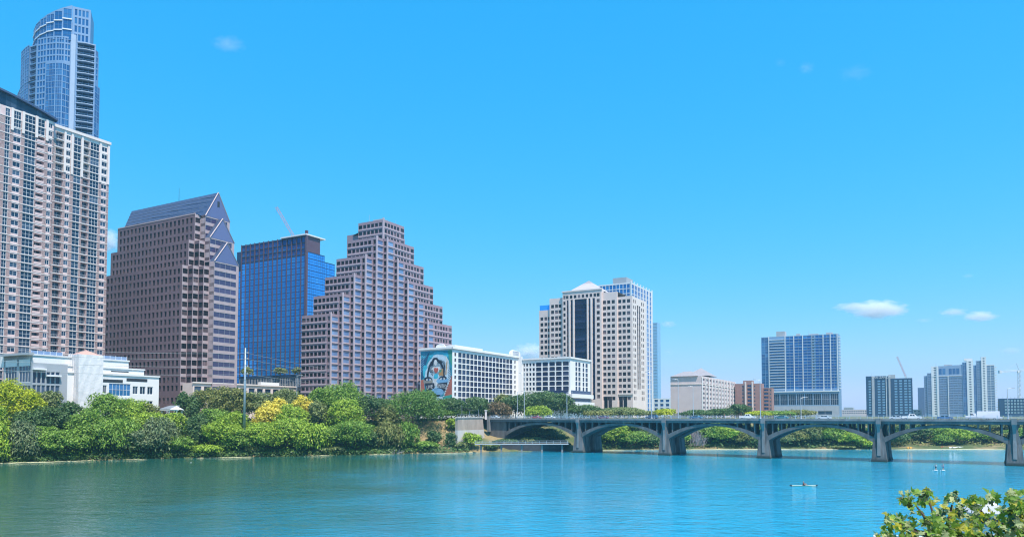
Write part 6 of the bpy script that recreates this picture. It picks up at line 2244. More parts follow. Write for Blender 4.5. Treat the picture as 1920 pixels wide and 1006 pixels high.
SLOPE = [
    (18, 24, 716, 84, 'lime', 'round', 'yellow-green tree at the left edge in front of the white hall'),
    (54, 20, 737, 56, 'lime', 'round', 'smaller glowing lime tree below the white hall windows'),
    (-20, 14, 758, 60, 'bright', 'round', 'bright tree cut by the left edge below the yellow-green tree'),
    (64, 13, 766, 62, 'dark', 'round', 'dark rounded tree below the lime trees at left'),
    (92, 26, 733, 46, 'grey', 'round', 'grey-green tree against the white hall corner'),
    (122, 16, 757, 66, 'dark', 'round', 'dark dense tree left of the wrapped tower foot'),
    (205, 18, 740, 78, 'mid', 'round', 'rounded green tree right of the wrapped tower foot'),
    (243, 17, 748, 62, 'bright', 'round', 'speckled bright green tree below the white hall right end'),
    (278, 19, 756, 50, 'olive', 'round', 'pale olive tree left above the white pergola'),
    (282, 11, 772, 60, 'bright', 'round', 'lime-tinted tree on the slope left of the pergola'),
    (352, 23, 737, 46, 'dark', 'round', 'dark green tree standing right above the pergola'),
    (326, 12, 774, 52, 'bright', 'round', 'sunlit green tree on the slope below the pergola'),
    (398, 33, 727, 74, 'olive', 'round', 'wide olive oak below the dark granite tower'),
    (436, 34, 727, 60, 'olive', 'round', 'olive oak left beside the steel pole'),
    (482, 36, 734, 66, 'grey', 'round', 'grey-green oak right beside the steel pole'),
    (538, 38, 729, 54, 'grey', 'round', 'blue-green oak above the yellow blossoms'),
    (508, 20, 757, 54, 'yellow', 'round', 'yellow-blossoming tree nearest the steel pole'),
    (524, 27, 744, 30, 'yellow', 'round', 'small upper yellow-blossoming tree below the glass podium'),
    (568, 25, 742, 34, 'yellow', 'round', 'rightmost yellow-blossoming tree below the ziggurat tower'),
    (548, 18, 762, 60, 'bright', 'round', 'yellow-green tree between the yellow blossoms'),
    (404, 15, 766, 62, 'mid', 'round', 'mid green tree on the slope left of the steel pole'),
    (440, 14, 772, 50, 'bright', 'round', 'bright tree on the slope hiding the pole foot'),
    (597, 22, 752, 36, 'grey', 'round', 'grey-leaved round shrub-like tree right of the blossoms'),
    (602, 30, 728, 50, 'mid', 'round', 'green tree left of the big tree below the ziggurat tower'),
    (640, 28, 718, 84, 'mid', 'round', 'big green tree below the ziggurat tower'),
    (646, 15, 750, 64, 'bright', 'round', 'lime-crowned tree in front of the big tree below the ziggurat tower'),
    (700, 26, 743, 70, 'dark', 'round', 'dark tree between the big tree and the dome-shaped oak'),
    (728, 18, 758, 40, 'olive', 'round', 'olive tree left of the dome-shaped oak'),
    (774, 24, 733, 104, 'oak', 'round', 'large dome-shaped oak below the mural'),
    (800, 34, 730, 40, 'oak', 'round', 'green tree top peeking over the dome-shaped oak'),
    (846, 42, 746, 54, 'dark', 'round', 'dark tree right of the dome-shaped oak under the mural'),
    (806, 40, 763, 60, 'dark', 'shrub', 'dark hedge shrub right behind the dome-shaped oak'),
    (838, 43, 765, 56, 'oak', 'shrub', 'dark green hedge shrub below the mural corner'),
    (878, 46, 765, 60, 'dark', 'shrub', 'dark hedge shrub behind the shade sail post'),
    (918, 46, 767, 50, 'dark', 'shrub', 'dark hedge shrub behind the pale gate pillar'),
    (892, 44, 745, 56, 'dark', 'round', 'dark tree behind the shade sail'),
    (936, 36, 753, 42, 'brown', 'weep', 'brown drooping tree by the bridge end'),
    (942, 60, 737, 40, 'olive', 'upright', 'sparse tall tree behind the brown drooping tree'),
    (966, 50, 739, 50, 'dark', 'round', 'dark green tree at the left bridge lamps'),
    (1020, 56, 733, 78, 'dark', 'round', 'big dark oak in front of the white hotel wing'),
    (1052, 52, 738, 46, 'dark', 'round', 'dark oak at the hotel wing corner'),
    (1009, 30, 761, 48, 'bright', 'round', 'light green rounded tree above the bridge rail'),
    (1094, 48, 757, 60, 'dark', 'shrub', 'long dark hedge-like tree right of the hotel wing'),
    (1160, 50, 764, 84, 'grey', 'round', 'grey-green low tree row under the limestone tower'),
    (1122, 42, 768, 50, 'olive', 'shrub', 'olive shrub row behind the bridge rail left of the limestone tower'),
    (1246, 60, 766, 40, 'lime', 'round', 'yellow-green tree above the bridge left of the lavender hotel'),
    (1212, 56, 769, 36, 'grey', 'shrub', 'grey-green shrub right of the limestone tower foot'),
    (1314, 70, 768, 70, 'dark', 'shrub', 'dark hedge below the lavender hotel'),
    (1350, 66, 766, 50, 'dark', 'round', 'dark tree row right below the lavender hotel'),
    (1384, 70, 757, 42, 'dark', 'round', 'pointed dark tree in front of the brick block'),
    (1420, 64, 770, 46, 'lime', 'shrub', 'lime shrub row below the brick block'),
    (1455, 70, 769, 60, 'mid', 'shrub', 'green shrub row left below the blue tower'),
    (1494, 76, 767, 54, 'olive', 'shrub', 'olive shrub row in front of the blue tower garage'),
]
UNDER = [
    (984, 20, 797, 60, 'grey', 'round', 'grey-green tree seen through the first arch'),
    (1020, 14, 803, 60, 'grey', 'round', 'second grey-green tree seen through the first arch, right half'),
    (1046, 3, 826, 40, 'dark', 'shrub', 'dark shrub by the boardwalk end under the first arch'),
    (918, 3, 830, 34, 'grey', 'shrub', 'grey-green shrub at the left end of the boardwalk'),
    (950, 7, 822, 40, 'dark', 'shrub', 'dark shrub behind the boardwalk under the bridge abutment'),
    (1000, 6, 818, 44, 'olive', 'shrub', 'olive shrub behind the boardwalk in the middle of the first arch'),
    (1040, 9, 812, 44, 'grey', 'shrub', 'grey-green shrub at the right of the first arch'),
    (1300, 16, 796, 60, 'oak', 'round', 'green tree rising behind the bare thicket'),
    (1440, 14, 800, 60, 'oak', 'round', 'green tree behind the third pier'),
    (1610, 14, 800, 60, 'oak', 'round', 'green tree behind the sunlit tree of the fourth arch'),
    (1118, 7, 798, 50, 'mid', 'round', 'leftmost tree in the second arch'),
    (1150, 5, 794, 60, 'bright', 'round', 'bright tree in the middle of the second arch'),
    (1186, 4, 808, 56, 'mid', 'round', 'green tree right of centre in the second arch'),
    (1218, 4, 818, 36, 'dark', 'round', 'dark tree at the right end of the second arch'),
    (1164, 20, 786, 80, 'dark', 'round', 'dark tree behind the bright tree of the second arch'),
    (1272, 5, 808, 40, 'mid', 'round', 'leftmost tree in the third arch'),
    (1332, 6, 798, 46, 'mid', 'round', 'tall tree right of the bare thicket in the third arch'),
    (1362, 7, 793, 56, 'bright', 'round', 'bright tree in the third arch'),
    (1392, 5, 806, 44, 'olive', 'round', 'olive tree right of the bright one in the third arch'),
    (1418, 4, 818, 36, 'dark', 'round', 'dark tree at the right end of the third arch'),
    (1340, 22, 786, 90, 'dark', 'round', 'dark tree top behind the third arch'),
    (1470, 5, 815, 40, 'grey', 'round', 'leftmost pale tree in the fourth arch'),
    (1494, 6, 806, 44, 'olive', 'round', 'olive tree left of centre in the fourth arch'),
    (1522, 7, 798, 44, 'grey', 'round', 'tall pale-topped tree in the fourth arch'),
    (1556, 7, 800, 46, 'mid', 'round', 'green tree right of centre in the fourth arch'),
    (1594, 5, 810, 48, 'bright', 'round', 'sunlit tree at the right of the fourth arch'),
    (1624, 3, 826, 36, 'bright', 'shrub', 'low yellow-green shrub at the right end of the fourth arch'),
    (1580, 2, 835, 40, 'olive', 'shrub', 'low pale green reeds at the water in the fourth arch'),
    (1530, 22, 788, 120, 'dark', 'round', 'dark tree mass behind the fourth arch'),
    (1672, 10, 806, 44, 'dark', 'round', 'dark tree at the left of the fifth arch above the yellow kayaks'),
    (1706, 22, 796, 60, 'dark', 'round', 'tall dark tree left of centre in the fifth arch'),
    (1748, 24, 798, 56, 'mid', 'round', 'mid green tree behind the boat racks'),
    (1764, 10, 816, 32, 'mid', 'round', 'small round tree behind the boat racks'),
    (1790, 16, 802, 50, 'bright', 'round', 'bright tree right of the boat racks'),
    (1832, 20, 806, 50, 'mid', 'round', 'green tree above the sandy spit'),
    (1866, 22, 810, 46, 'olive', 'round', 'olive tree at the right of the fifth arch'),
    (1910, 20, 804, 60, 'mid', 'round', 'tree beyond the last visible pier at the right edge'),
    (1655, 40, 790, 60, 'olive', 'round', 'olive tree top glimpsed through the spandrels at the fourth pier'),
    (1720, 55, 789, 80, 'olive', 'round', 'olive tree top glimpsed through the spandrels of the fifth arch'),
    (1810, 55, 789, 90, 'grey', 'round', 'grey-green tree top glimpsed through the spandrels of the fifth arch'),
    (1890, 55, 790, 80, 'olive', 'round', 'olive tree top at the right edge behind the last pier'),
]
for px, inl, top, w, c, f, lb in BANK:
    tree(px, inl, top, w, c, f, lb, 'bank_shrub' if f == 'shrub' else 'bank_tree', G1)
for px, inl, top, w, c, f, lb in SLOPE:
    tree(px, inl, top, w, c, f, lb, 'slope_shrub' if f == 'shrub' else 'slope_tree', G2)
for px, inl, top, w, c, f, lb in UNDER:
    tree(px, inl, top, w, c, f, lb, 'far_shrub' if f == 'shrub' else 'far_tree', G3)
# planting on the podium ledge of the mirror tower
Pp, Lp, zp = PODIUM
for px, w, lb in ((459, 20, 'small planted tree at the left end of the glass podium'), (520, 26, 'leafy planter tree in the middle of the glass podium'), (553, 20, 'planter tree at the right end of the glass podium')):
    x = along(Pp, N, px, 690)
    q = Pp + N * x + E * 2
    tree(px, 0, 689, w, 'grey', 'round', lb, 'podium_tree', 'planter trees on the glass podium', base=(q[0], q[1], zp))


def bare_thicket():
    b = bank(1302, 5)
    rng = np.random.default_rng(77)
    t = empty('bare_thicket', b, 'grey-purple leafless thicket in the third arch', 'shrub')
    mb = MB()
    for i in range(170):
        a = rng.uniform(0, 2 * math.pi); r = rng.uniform(0, 4.5)
        p = b + np.array((math.cos(a) * r, math.sin(a) * r, -0.3))
        q = p + np.array((rng.normal(0, 1.4), rng.normal(0, 1.0), rng.uniform(3.5, 9.0) * (1 - 0.08 * r)))
        mb.tube(p, q, 0.09, 0.03, 3, cap=False)
        for k in range(2):
            m_ = p + (q - p) * rng.uniform(0.4, 0.9)
            mb.tube(m_, m_ + np.array((rng.normal(0, 1.1), rng.normal(0, 0.8), rng.uniform(0.3, 1.8))), 0.05, 0.02, 3, cap=False)
    mb.build('branches', M_TWIG, t)
    b = gnd(727, 850)
    t = empty('driftwood', b, 'tangle of bleached grey driftwood branches at the waterline', 'driftwood')
    mb = MB()
    for i in range(60):
        p = b + np.array((rng.normal(0, 2.4), rng.normal(0.3, 0.7), rng.uniform(-0.2, 0.3)))
        q = p + np.array((rng.normal(0, 1.6), rng.normal(0, 0.7), rng.uniform(0.2, 2.2)))
        mb.tube(p, q, 0.12, 0.04, 4, cap=False)
    mb.build('branches', mat('bleached_wood', (0.42, 0.38, 0.38), 0.9, 0.15, 2.0), t)


bare_thicket()


def undergrowth():
    rng = np.random.default_rng(11)
    for lo, hi, n, inl, col, nm, lb in ((-120, 800, 34000, (0.3, 36), 'oak', 'undergrowth', 'low green undergrowth covering the left bank'),
                                        (1095, 1660, 14000, (0.3, 34), 'dark', 'undergrowth', 'dark undergrowth along the bank beyond the bridge'),
                                        (1640, 2000, 9000, (8, 100), 'olive', 'undergrowth', 'olive scrub on the far right bank')):
        px = rng.uniform(lo, hi, n); il = rng.uniform(inl[0], inl[1], n)
        # leave the dry slope and the path bare
        pos = []
        for a, b in zip(px, il):
            if 770 < a < 860 and b > 6: continue
            if math.sin(a * 0.05 + b * 0.31) + math.sin(a * 0.021 - b * 0.2) < -0.9: continue
            q = bank(a, b); q[2] += rng.uniform(0.0, 1.0) ** 1.5 * (1.0 + 1.6 * (0.5 + 0.5 * math.sin(a * 0.13 + b * 0.5)))
            pos.append(q)
        pos = np.array(pos)
        out = np.tile(np.array((0.0, -0.5, 0.8)), (len(pos), 1))
        v = leaf_quads(rng, pos, out, 0.85, 1.3)
        o = link(nm, quad_mesh(nm, v, LEAF[col]))
        tag(o, lb, 'undergrowth', kind='stuff')
    n = 5000
    px = rng.uniform(-120, 880, n); il = rng.uniform(-1.2, 4.5, n)
    pos = np.array([bank(a, max(b, 0.2)) * np.array((1, 1, 1)) + np.array((0, min(b, 0.2), rng.uniform(0, 1.5))) for a, b in zip(px, il)])
    v = leaf_quads(rng, pos, np.tile(np.array((0.0, -0.7, 0.6)), (n, 1)), 0.7, 1.5)
    o = link('waterside_growth', quad_mesh('waterside_growth', v, LEAF['dark']))
    tag(o, 'dark green growth hanging over the waterline of the left bank', 'undergrowth', kind='stuff')
    # dry grass on the bare slope by the retaining wall
    n = 3000
    px = rng.uniform(775, 860, n); il = rng.uniform(5, 36, n)
    pos = np.array([bank(a, b) + np.array((0, 0, 0.12)) for a, b in zip(px, il)])
    v = leaf_quads(rng, pos, np.tile(np.array((0.0, -0.7, 0.5)), (n, 1)), 0.35, 2.2)
    o = link('dry_grass', quad_mesh('dry_grass', v, leafmat('dry_grass_blades', (0.48, 0.36, 0.19), 0.25, 0.1)))
    tag(o, 'dry tan grass on the slope left of the retaining wall', 'grass', kind='stuff')


undergrowth()


# ------------------------------------------------------------------ foreground sycamore at the lower right
def sycamore():
    rng = np.random.default_rng(21)
    rnd = random.Random(21)
    base = np.array((17.5, 23.0, 2.6))
    t = empty('sycamore_tree', base, 'leafy sycamore crown with large lobed leaves at the bottom right corner', 'tree')
    MS = [leafmat('sycamore_green', (0.17, 0.33, 0.04), 0.4, 0.4), leafmat('sycamore_yellow', (0.40, 0.42, 0.03), 0.35, 0.35), leafmat('sycamore_dark', (0.035, 0.085, 0.025), 0.3, 0.2), leafmat('sycamore_pale', (0.36, 0.44, 0.20), 0.25, 0.3)]
    # lobed outline
    def leaf_shape(seed):
        r = random.Random(seed)
        lob = [(-90, 0.12), (-62, 0.42), (-35, 0.62), (-14, 0.40), (8, 0.82), (24, 0.60), (38, 0.80), (58, 0.52), (76, 0.92), (90, 1.0)]
        left = [(180 - a, d) for a, d in lob[:-1]][::-1]
        pts = [(a, d * r.uniform(0.9, 1.1)) for a, d in lob + left]
        v = [(0, 0, 0)]
        for a, d in pts:
            x, y = d * math.cos(math.radians(a)), d * math.sin(math.radians(a))
            v.append((x * 0.55, y * 0.55 + 0.05, 0.22 * abs(x) * 0.55 - 0.16 * y * y + r.uniform(-0.03, 0.03)))
        n = len(pts)
        return v, [(0, 1 + i, 1 + (i + 1) % n) for i in range(n)]
    shapes = [leaf_shape(s) for s in range(6)]
    meshes = {}
    for si, (v, f) in enumerate(shapes):
        for mi, m in enumerate(MS):
            me = bpy.data.meshes.new('leaf'); me.from_pydata(v, [], f); me.materials.append(m); me.update()
            meshes[(si, mi)] = me
    # leaf clusters: (px, py, radius px, depth, count)
    CL = [(1714, 940, 24, 22.5, 34), (1738, 932, 17, 21.5, 22), (1697, 930, 12, 23, 12), (1786, 948, 20, 21, 26), (1793, 930, 10, 22, 8),
          (1676, 978, 17, 22, 24), (1662, 972, 9, 22.5, 8), (1655, 1000, 15, 22, 16), (1702, 988, 24, 21.5, 44), (1748, 978, 20, 21, 30), (1772, 984, 28, 20.5, 60),
          (1745, 1005, 36, 20, 66), (1806, 985, 30, 20.5, 52), (1812, 948, 14, 21.5, 18), (1824, 940, 13, 21, 20), (1838, 957, 19, 20.5, 24), (1862, 932, 10, 21, 7), (1853, 925, 7, 21.5, 4),
          (1845, 1002, 34, 20, 60), (1880, 975, 26, 20.5, 50), (1904, 935, 18, 20, 40), (1912, 960, 22, 19.5, 50), (1900, 1000, 32, 19.5, 64), (1950, 970, 60, 20, 120), (1800, 1040, 70, 20, 120), (1700, 1040, 50, 21, 60)]
    ent = []
    for cx, cy, r, Y, n in CL:
        for i in range(n):
            a = rnd.uniform(0, 2 * math.pi); q = r * math.sqrt(rnd.random())
            p = at(cx + q * math.cos(a), cy + q * math.sin(a), Y + rnd.gauss(0, 0.7))
            tilt = Vector((rnd.gauss(0, 0.75), rnd.gauss(-0.5, 0.7), rnd.uniform(0.15, 1.3))).normalized()
            roll = rnd.uniform(0, 2 * math.pi)
            mi = rnd.choices((0, 1, 2, 3), (0.48, 0.11, 0.17, 0.24))[0]
            s = rnd.uniform(0.17, 0.36)
            front = -p[1]
            ent.append((front, p, tilt, roll, mi, s, cx < 1925 and cy < 1030))
    vis = sorted([e for e in ent if e[6]], key=lambda e: -e[0])
    single = vis[:300]
    sid = set(id(e) for e in single)
    bw = Vector(base)
    for e in single:
        _, p, tilt, roll, mi, s, _v = e
        o = link('leaf', meshes[(rnd.randrange(6), mi)], t)
        q = tilt.to_track_quat('Z', 'Y') @ Matrix.Rotation(roll, 3, 'Z').to_quaternion()
        o.rotation_mode = 'QUATERNION'; o.rotation_quaternion = q
        o.location = Vector(p) - bw
        o.scale = (s, s, s)
    V, Fc, Mi = [], [], []
    for e in ent:
        if id(e) in sid: continue
        _, p, tilt, roll, mi, s, _v = e
        q = tilt.to_track_quat('Z', 'Y') @ Matrix.Rotation(roll, 3, 'Z').to_quaternion()
        v, f = shapes[rnd.randrange(6)]
        k = len(V)
        V.extend([tuple(Vector(p) - bw + q @ (Vector(x) * s)) for x in v])
        Fc.extend([tuple(i + k for i in g) for g in f]); Mi.extend([mi] * len(f))
    me = bpy.data.meshes.new('leaf_mass'); me.from_pydata(V, [], Fc)
    for m in MS: me.materials.append(m)
    me.polygons.foreach_set('material_index', Mi); me.update()
    link('leaf_mass', me, t, kind='stuff')
    # branches
    mb = MB()
    crotch = np.array((16.0, 22.0, 9.0))
    mb.tube(base + np.array((0, 0, -0.3)), crotch, 0.32, 0.22, 9)
    mb.build('trunk', M_BARK, t)
    fork = at(1770, 1000, 21)
    mb = MB(); mb.tube(crotch, fork, 0.2, 0.10, 7); mb.build('branch', M_BARK, t)
    for (px, py, Y) in ((1716, 945, 22.3), (1742, 940, 21.5), (1680, 978, 22), (1785, 945, 21), (1838, 955, 20.6), (1905, 940, 20), (1880, 980, 20.5), (1800, 985, 20.6), (1700, 990, 21.5)):
        q = at(px, py, Y); m_ = (fork + q) / 2 + np.array((0, 0, -0.12))
        if px > 1820:
            m_ = (crotch + q) / 2 + np.array((0.1, 0, 0.2))
            mb = MB(); mb.tube(crotch, m_, 0.13, 0.07, 6); mb.tube(m_, q, 0.07, 0.025, 6)
        else:
            mb = MB(); mb.tube(fork, m_, 0.09, 0.055, 6); mb.tube(m_, q, 0.055, 0.02, 6)
        mb.build('branch', M_BARK, t)


sycamore()
# ================================================================== SMALL THINGS
M_POLE = mat('blue_grey_steel_pole', (0.34, 0.42, 0.48), 0.45, 0.06, 0.6, metal=0.4)
M_WIRE = mat('power_cable', (0.30, 0.32, 0.34), 0.6, 0.02)
M_TYRE = mat('tyre_rubber', (0.02, 0.02, 0.02), 0.9, 0.1)
G_CAR = glass('car_glass', (0.01, 0.015, 0.025), (0.02, 0.03, 0.04), 0.05, 1.5)


# ------------------------------------------------------------------ steel transmission pole and its wires
def pole_and_wires():
    b = at(458, 792, 272)
    zt = zat(b, 652)
    t = empty('utility_pole', (b[0], b[1], 8), 'tall steel transmission pole rising from the trees before the dark granite tower', 'pole')
    mb = MB(); mb.tube((b[0], b[1], 7.4), (b[0], b[1], zt), 0.55, 0.26, 10); mb.build('shaft', M_POLE, t, smooth=True)
    arms = []
    for py in (661, 672, 686, 700):
        z = zat(b, py)
        mb = MB(); s = 1 if py in (661, 686) else -1
        tip = (b[0] + 1.3, b[1] - 0.9, z + 0.25)
        mb.tube((b[0], b[1], z), tip, 0.13, 0.08, 6); mb.build('insulator_arm', M_POLE, t)
        mb = MB(); mb.lathe((tip[0], tip[1], tip[2] - 0.5), [(0.05, 0), (0.14, 0.08), (0.07, 0.16), (0.14, 0.24), (0.07, 0.32), (0.12, 0.42), (0.03, 0.5)], 8); mb.build('insulator', M_WHITE, t)
        arms.append(tip)
    ends_l = [at(-160, y, 232) for y in (640, 652, 666, 684)]
    ends_r = [at(790, y, 420) for y in (716, 722, 728, 734)]
    names = ('topmost', 'second', 'third', 'lowest')
    for i, tip in enumerate(arms):
        for e, side in ((ends_l[i], 'left'), (ends_r[i], 'right')):
            mb = MB(); a = np.array(tip) - np.array((0, 0, 0.5))
            prev = a
            for k in range(1, 17):
                u = k / 16
                p = a + (e - a) * u - np.array((0, 0, 5.0 * u * (1 - u)))
                mb.tube(prev, p, 0.05, 0.05, 4, cap=False); prev = p
            o = mb.build('power_line', M_WIRE)
            tag(o, '%s thin power line running %s from the steel pole' % (names[i], side), 'power line', 'power lines strung from the steel pole')


pole_and_wires()


# ------------------------------------------------------------------ street lamps on and beyond the bridge
def lamp(px, top, Y, label, arm=-1, base_z=ZD, head=True):
    b = at(px, 776, Y)
    zt = zat(b, top)
    t = empty('street_lamp', (b[0], b[1], base_z), label, 'street lamp', 'street lamps along the bridge and avenue')
    mb = MB(); mb.tube((b[0], b[1], base_z), (b[0], b[1], zt), 0.16, 0.09, 8); mb.build('post', M_STEEL, t)
    mb = MB(); mb.lathe((b[0], b[1], base_z), [(0.32, 0), (0.32, 0.25), (0.2, 0.5), (0.16, 0.9)], 8); mb.build('base', M_STEEL, t)
    if head:
        e = (b[0] + arm * 1.9, b[1], zt + 0.25)
        mb = MB(); mb.tube((b[0], b[1], zt - 0.1), e, 0.07, 0.05, 6); mb.build('arm', M_STEEL, t)
        mb = MB(); mb.box(e[0] - 0.45, e[0] + 0.45, e[1] - 0.2, e[1] + 0.2, e[2] - 0.12, e[2] + 0.08); mb.build('lamp_head', F_GREY, t)


lamp(970, 734, 322, 'left of two lamp posts at the bridge end', 1)
lamp(983, 700, 318, 'right and taller of two lamp posts at the bridge end', -1)
lamp(1063, 735, 300, 'lamp post on the bridge in front of the hotel wing', 1)
lamp(1222, 698, 282, 'tall lamp post at the right edge of the limestone tower', -1)
lamp(1272, 711, 300, 'lamp post against the blank wall of the lavender hotel', -1)
lamp(1300, 724, 330, 'thin lamp post right of the one on the blank hotel wall', -1)
lamp(1426, 712, 258, 'lamp post in front of the left edge of the blue tower', -1)
lamp(1502, 745, 260, 'short lamp post before the blue tower podium', 1)
lamp(1890, 728, 236, 'lamp post under the tower crane at the right edge', 1)
for px, top, lb in ((486, 738, 'white garden lamp post among the trees left of the yellow blossoms'), (556, 704, 'white lamp post in front of the glass podium'), (494, 742, 'second white garden lamp post among the olive oaks')):
    b = bank(px, 34)
    lamp(px, top, b[1], lb, 1, b[2])


# ------------------------------------------------------------------ vehicles on the bridge
def place_root(t, s, lane, flip):
    q = bp(s, lane, ZD - 0.21)
    t.location = tuple(q)
    t.rotation_euler = (0, 0, math.atan2(BD[1], BD[0]) + (math.pi if flip else 0))


def s_at(px, lane):
    P = BR0 + BT * lane
    return along(P, BD, px, 780)


def vehicle(kind, px, lane, color, label, flip=False, name='parked_car', cat='car'):
    t = empty(name, (0, 0, 0), label, cat, 'vehicles on the bridge')
    m = mat('paint_%02d%02d%02d' % tuple(int(c * 99) for c in color), color, 0.25, 0.03, 0.5)
    m.node_tree.nodes['Principled BSDF'].inputs['Coat Weight'].default_value = 0.6
    if kind == 'sedan':
        L, W, prof, cab, wb = 4.6, 1.8, [(0, 0.35), (0, 0.72), (0.15, 0.85), (1.0, 0.93), (1.75, 1.42), (3.0, 1.45), (3.75, 1.02), (4.5, 0.92), (4.6, 0.6), (4.6, 0.35)], (1.15, 3.7, 0.95, 1.38), (0.85, 3.75)
    elif kind == 'suv':
        L, W, prof, cab, wb = 4.8, 1.95, [(0, 0.4), (0, 0.9), (0.2, 1.05), (1.15, 1.12), (1.8, 1.72), (4.3, 1.75), (4.7, 1.1), (4.8, 0.8), (4.8, 0.4)], (1.3, 4.5, 1.15, 1.66), (0.9, 3.9)
    elif kind == 'pickup':
        L, W, prof, cab, wb = 5.7, 2.0, [(0, 0.45), (0, 1.0), (0.2, 1.12), (1.5, 1.18), (2.1, 1.85), (3.6, 1.87), (3.85, 1.2), (5.65, 1.18), (5.7, 0.8), (5.7, 0.45)], (1.65, 3.75, 1.22, 1.80), (1.0, 4.6)
    else:
        L, W, prof, cab, wb = 9.0, 2.4, [(0, 0.5), (0, 2.6), (0.1, 2.75), (5.9, 2.75), (6.0, 0.9), (6.1, 0.9), (6.2, 2.1), (7.3, 2.15), (7.9, 1.45), (8.9, 1.3), (9.0, 0.9), (9.0, 0.5)], (6.5, 7.9, 1.5, 2.05), (1.4, 7.9)
    mb = MB()
    def ring(y, inset):
        out = []
        for x, z in prof:
            k = inset * max(0, (z - 0.9)) * 0.45
            out.append((x - L / 2, y - math.copysign(k, y), z))
        return out
    a, b = ring(-W / 2, 1), ring(W / 2, 1)
    mb.face(a); mb.face(b[::-1])
    n = len(prof)
    for i in range(n):
        j = (i + 1) % n
        mb.face([a[j], a[i], b[i], b[j]])
    body = mb.build('body', m, t)
    x0, x1, z0, z1 = cab
    for sgn in (-1, 1):
        def yy(z): return sgn * (W / 2 - 0.45 * max(0, z - 0.9) + 0.012)
        sl = (z1 - z0) * 0.9
        xm = (x0 + x1) / 2
        for xa, xb, ta, tb in ((x0 + 0.15, xm - 0.05, sl * 0.85, 0), (xm + 0.05, x1 - 0.15, 0, sl * 0.6)):
            mb = MB()
            f = [(xa - L / 2, yy(z0), z0 + 0.03), (xb - L / 2, yy(z0), z0 + 0.03), (xb - tb - L / 2, yy(z1), z1 - 0.03), (xa + ta - L / 2, yy(z1), z1 - 0.03)]
            mb.face(f if sgn < 0 else f[::-1]); mb.build('side_window', G_CAR, t)
    wm = MB(); wm.tube((0, -0.11, 0), (0, 0.11, 0), 0.34, 0.34, 12); wm.tube((0, -0.12, 0), (0, 0.12, 0), 0.19, 0.19, 8, 1)
    for x in wb:
        for y in (-W / 2 + 0.1, W / 2 - 0.1):
            o = wm.build('wheel', [M_TYRE, M_STEEL], t); o.location = (x - L / 2, y, 0.34)
    for y in (-W / 2 + 0.35, W / 2 - 0.35):
        mb = MB(); mb.box(-L / 2 - 0.02, -L / 2 + 0.05, y - 0.2, y + 0.2, 0.62, 0.78); mb.build('headlight', F_WHITE, t)
    place_root(t, s_at(px, lane), lane, flip)
    return t


vehicle('sedan', 927, 5.0, (0.55, 0.58, 0.62), 'silver sedan at the left end of the bridge', False, 'sedan_car')
vehicle('sedan', 1005, 5.0, (0.42, 0.03, 0.04), 'bright red sedan at the left part of the bridge', True, 'sedan_car')
vehicle('sedan', 1031, 8.5, (0.75, 0.75, 0.75), 'white sedan right beside the red sedan on the bridge', True, 'sedan_car')
vehicle('sedan', 1130, 5.0, (0.20, 0.05, 0.10), 'dark maroon sedan on the bridge under the limestone tower', False, 'sedan_car')
vehicle('suv', 1222, 5.0, (0.02, 0.04, 0.12), 'dark blue sport utility car at the tall lamp post on the bridge', False, 'suv_car')
vehicle('sedan', 1305, 5.0, (0.03, 0.12, 0.24), 'blue sedan on the bridge under the lavender hotel', False, 'sedan_car')
vehicle('pickup', 1402, 5.0, (0.78, 0.78, 0.78), 'white pickup truck on the bridge under the brick block', True, 'pickup_truck', 'truck')
vehicle('sedan', 1465, 8.5, (0.02, 0.16, 0.20), 'teal car on the bridge below the blue tower', False, 'sedan_car')
vehicle('sedan', 1545, 5.0, (0.72, 0.74, 0.78), 'white sedan on the bridge at the right end of the blue tower', False, 'sedan_car')
vehicle('sedan', 1682, 8.5, (0.74, 0.76, 0.80), 'white car half hidden behind the white pickup under the navy hotel', True, 'sedan_car')
vehicle('pickup', 1710, 5.0, (0.80, 0.80, 0.82), 'white crew-cab pickup on the bridge under the navy hotel', True, 'pickup_truck', 'truck')
vehicle('sedan', 1772, 11.5, (0.02, 0.12, 0.35), 'bright blue car on the bridge before the layered tower', True, 'sedan_car')
vehicle('truck', 1842, 5.0, (0.55, 0.56, 0.62), 'grey box truck at the right end of the bridge', True, 'box_truck', 'truck')
vehicle('suv', 1862, 8.5, (0.78, 0.79, 0.80), 'white sport utility car behind the grey box truck', True, 'suv_car')


# ------------------------------------------------------------------ people
SKIN = mat('skin', (0.42, 0.25, 0.18), 0.6, 0.05)


def skinned(joints, edges, name):
    """continuous body from a joint graph: joints = {name: (x, y, z, r)}"""
    keys = list(joints)
    me = bpy.data.meshes.new(name)
    me.from_pydata([joints[k][:3] for k in keys], [(keys.index(a), keys.index(b)) for a, b in edges], [])
    o = bpy.data.objects.new(name, me); COL.objects.link(o)
    o.modifiers.new('skin', 'SKIN')
    sub = o.modifiers.new('sub', 'SUBSURF'); sub.levels = 1; sub.render_levels = 1
    sv = me.skin_vertices[0].data
    for i, k in enumerate(keys):
        sv[i].radius = (joints[k][3], joints[k][3])
        sv[i].use_root = (k == 'pelvis')
    dg = bpy.context.evaluated_depsgraph_get()
    new = bpy.data.meshes.new_from_object(o.evaluated_get(dg))
    bpy.data.objects.remove(o); bpy.data.meshes.remove(me)
    return new


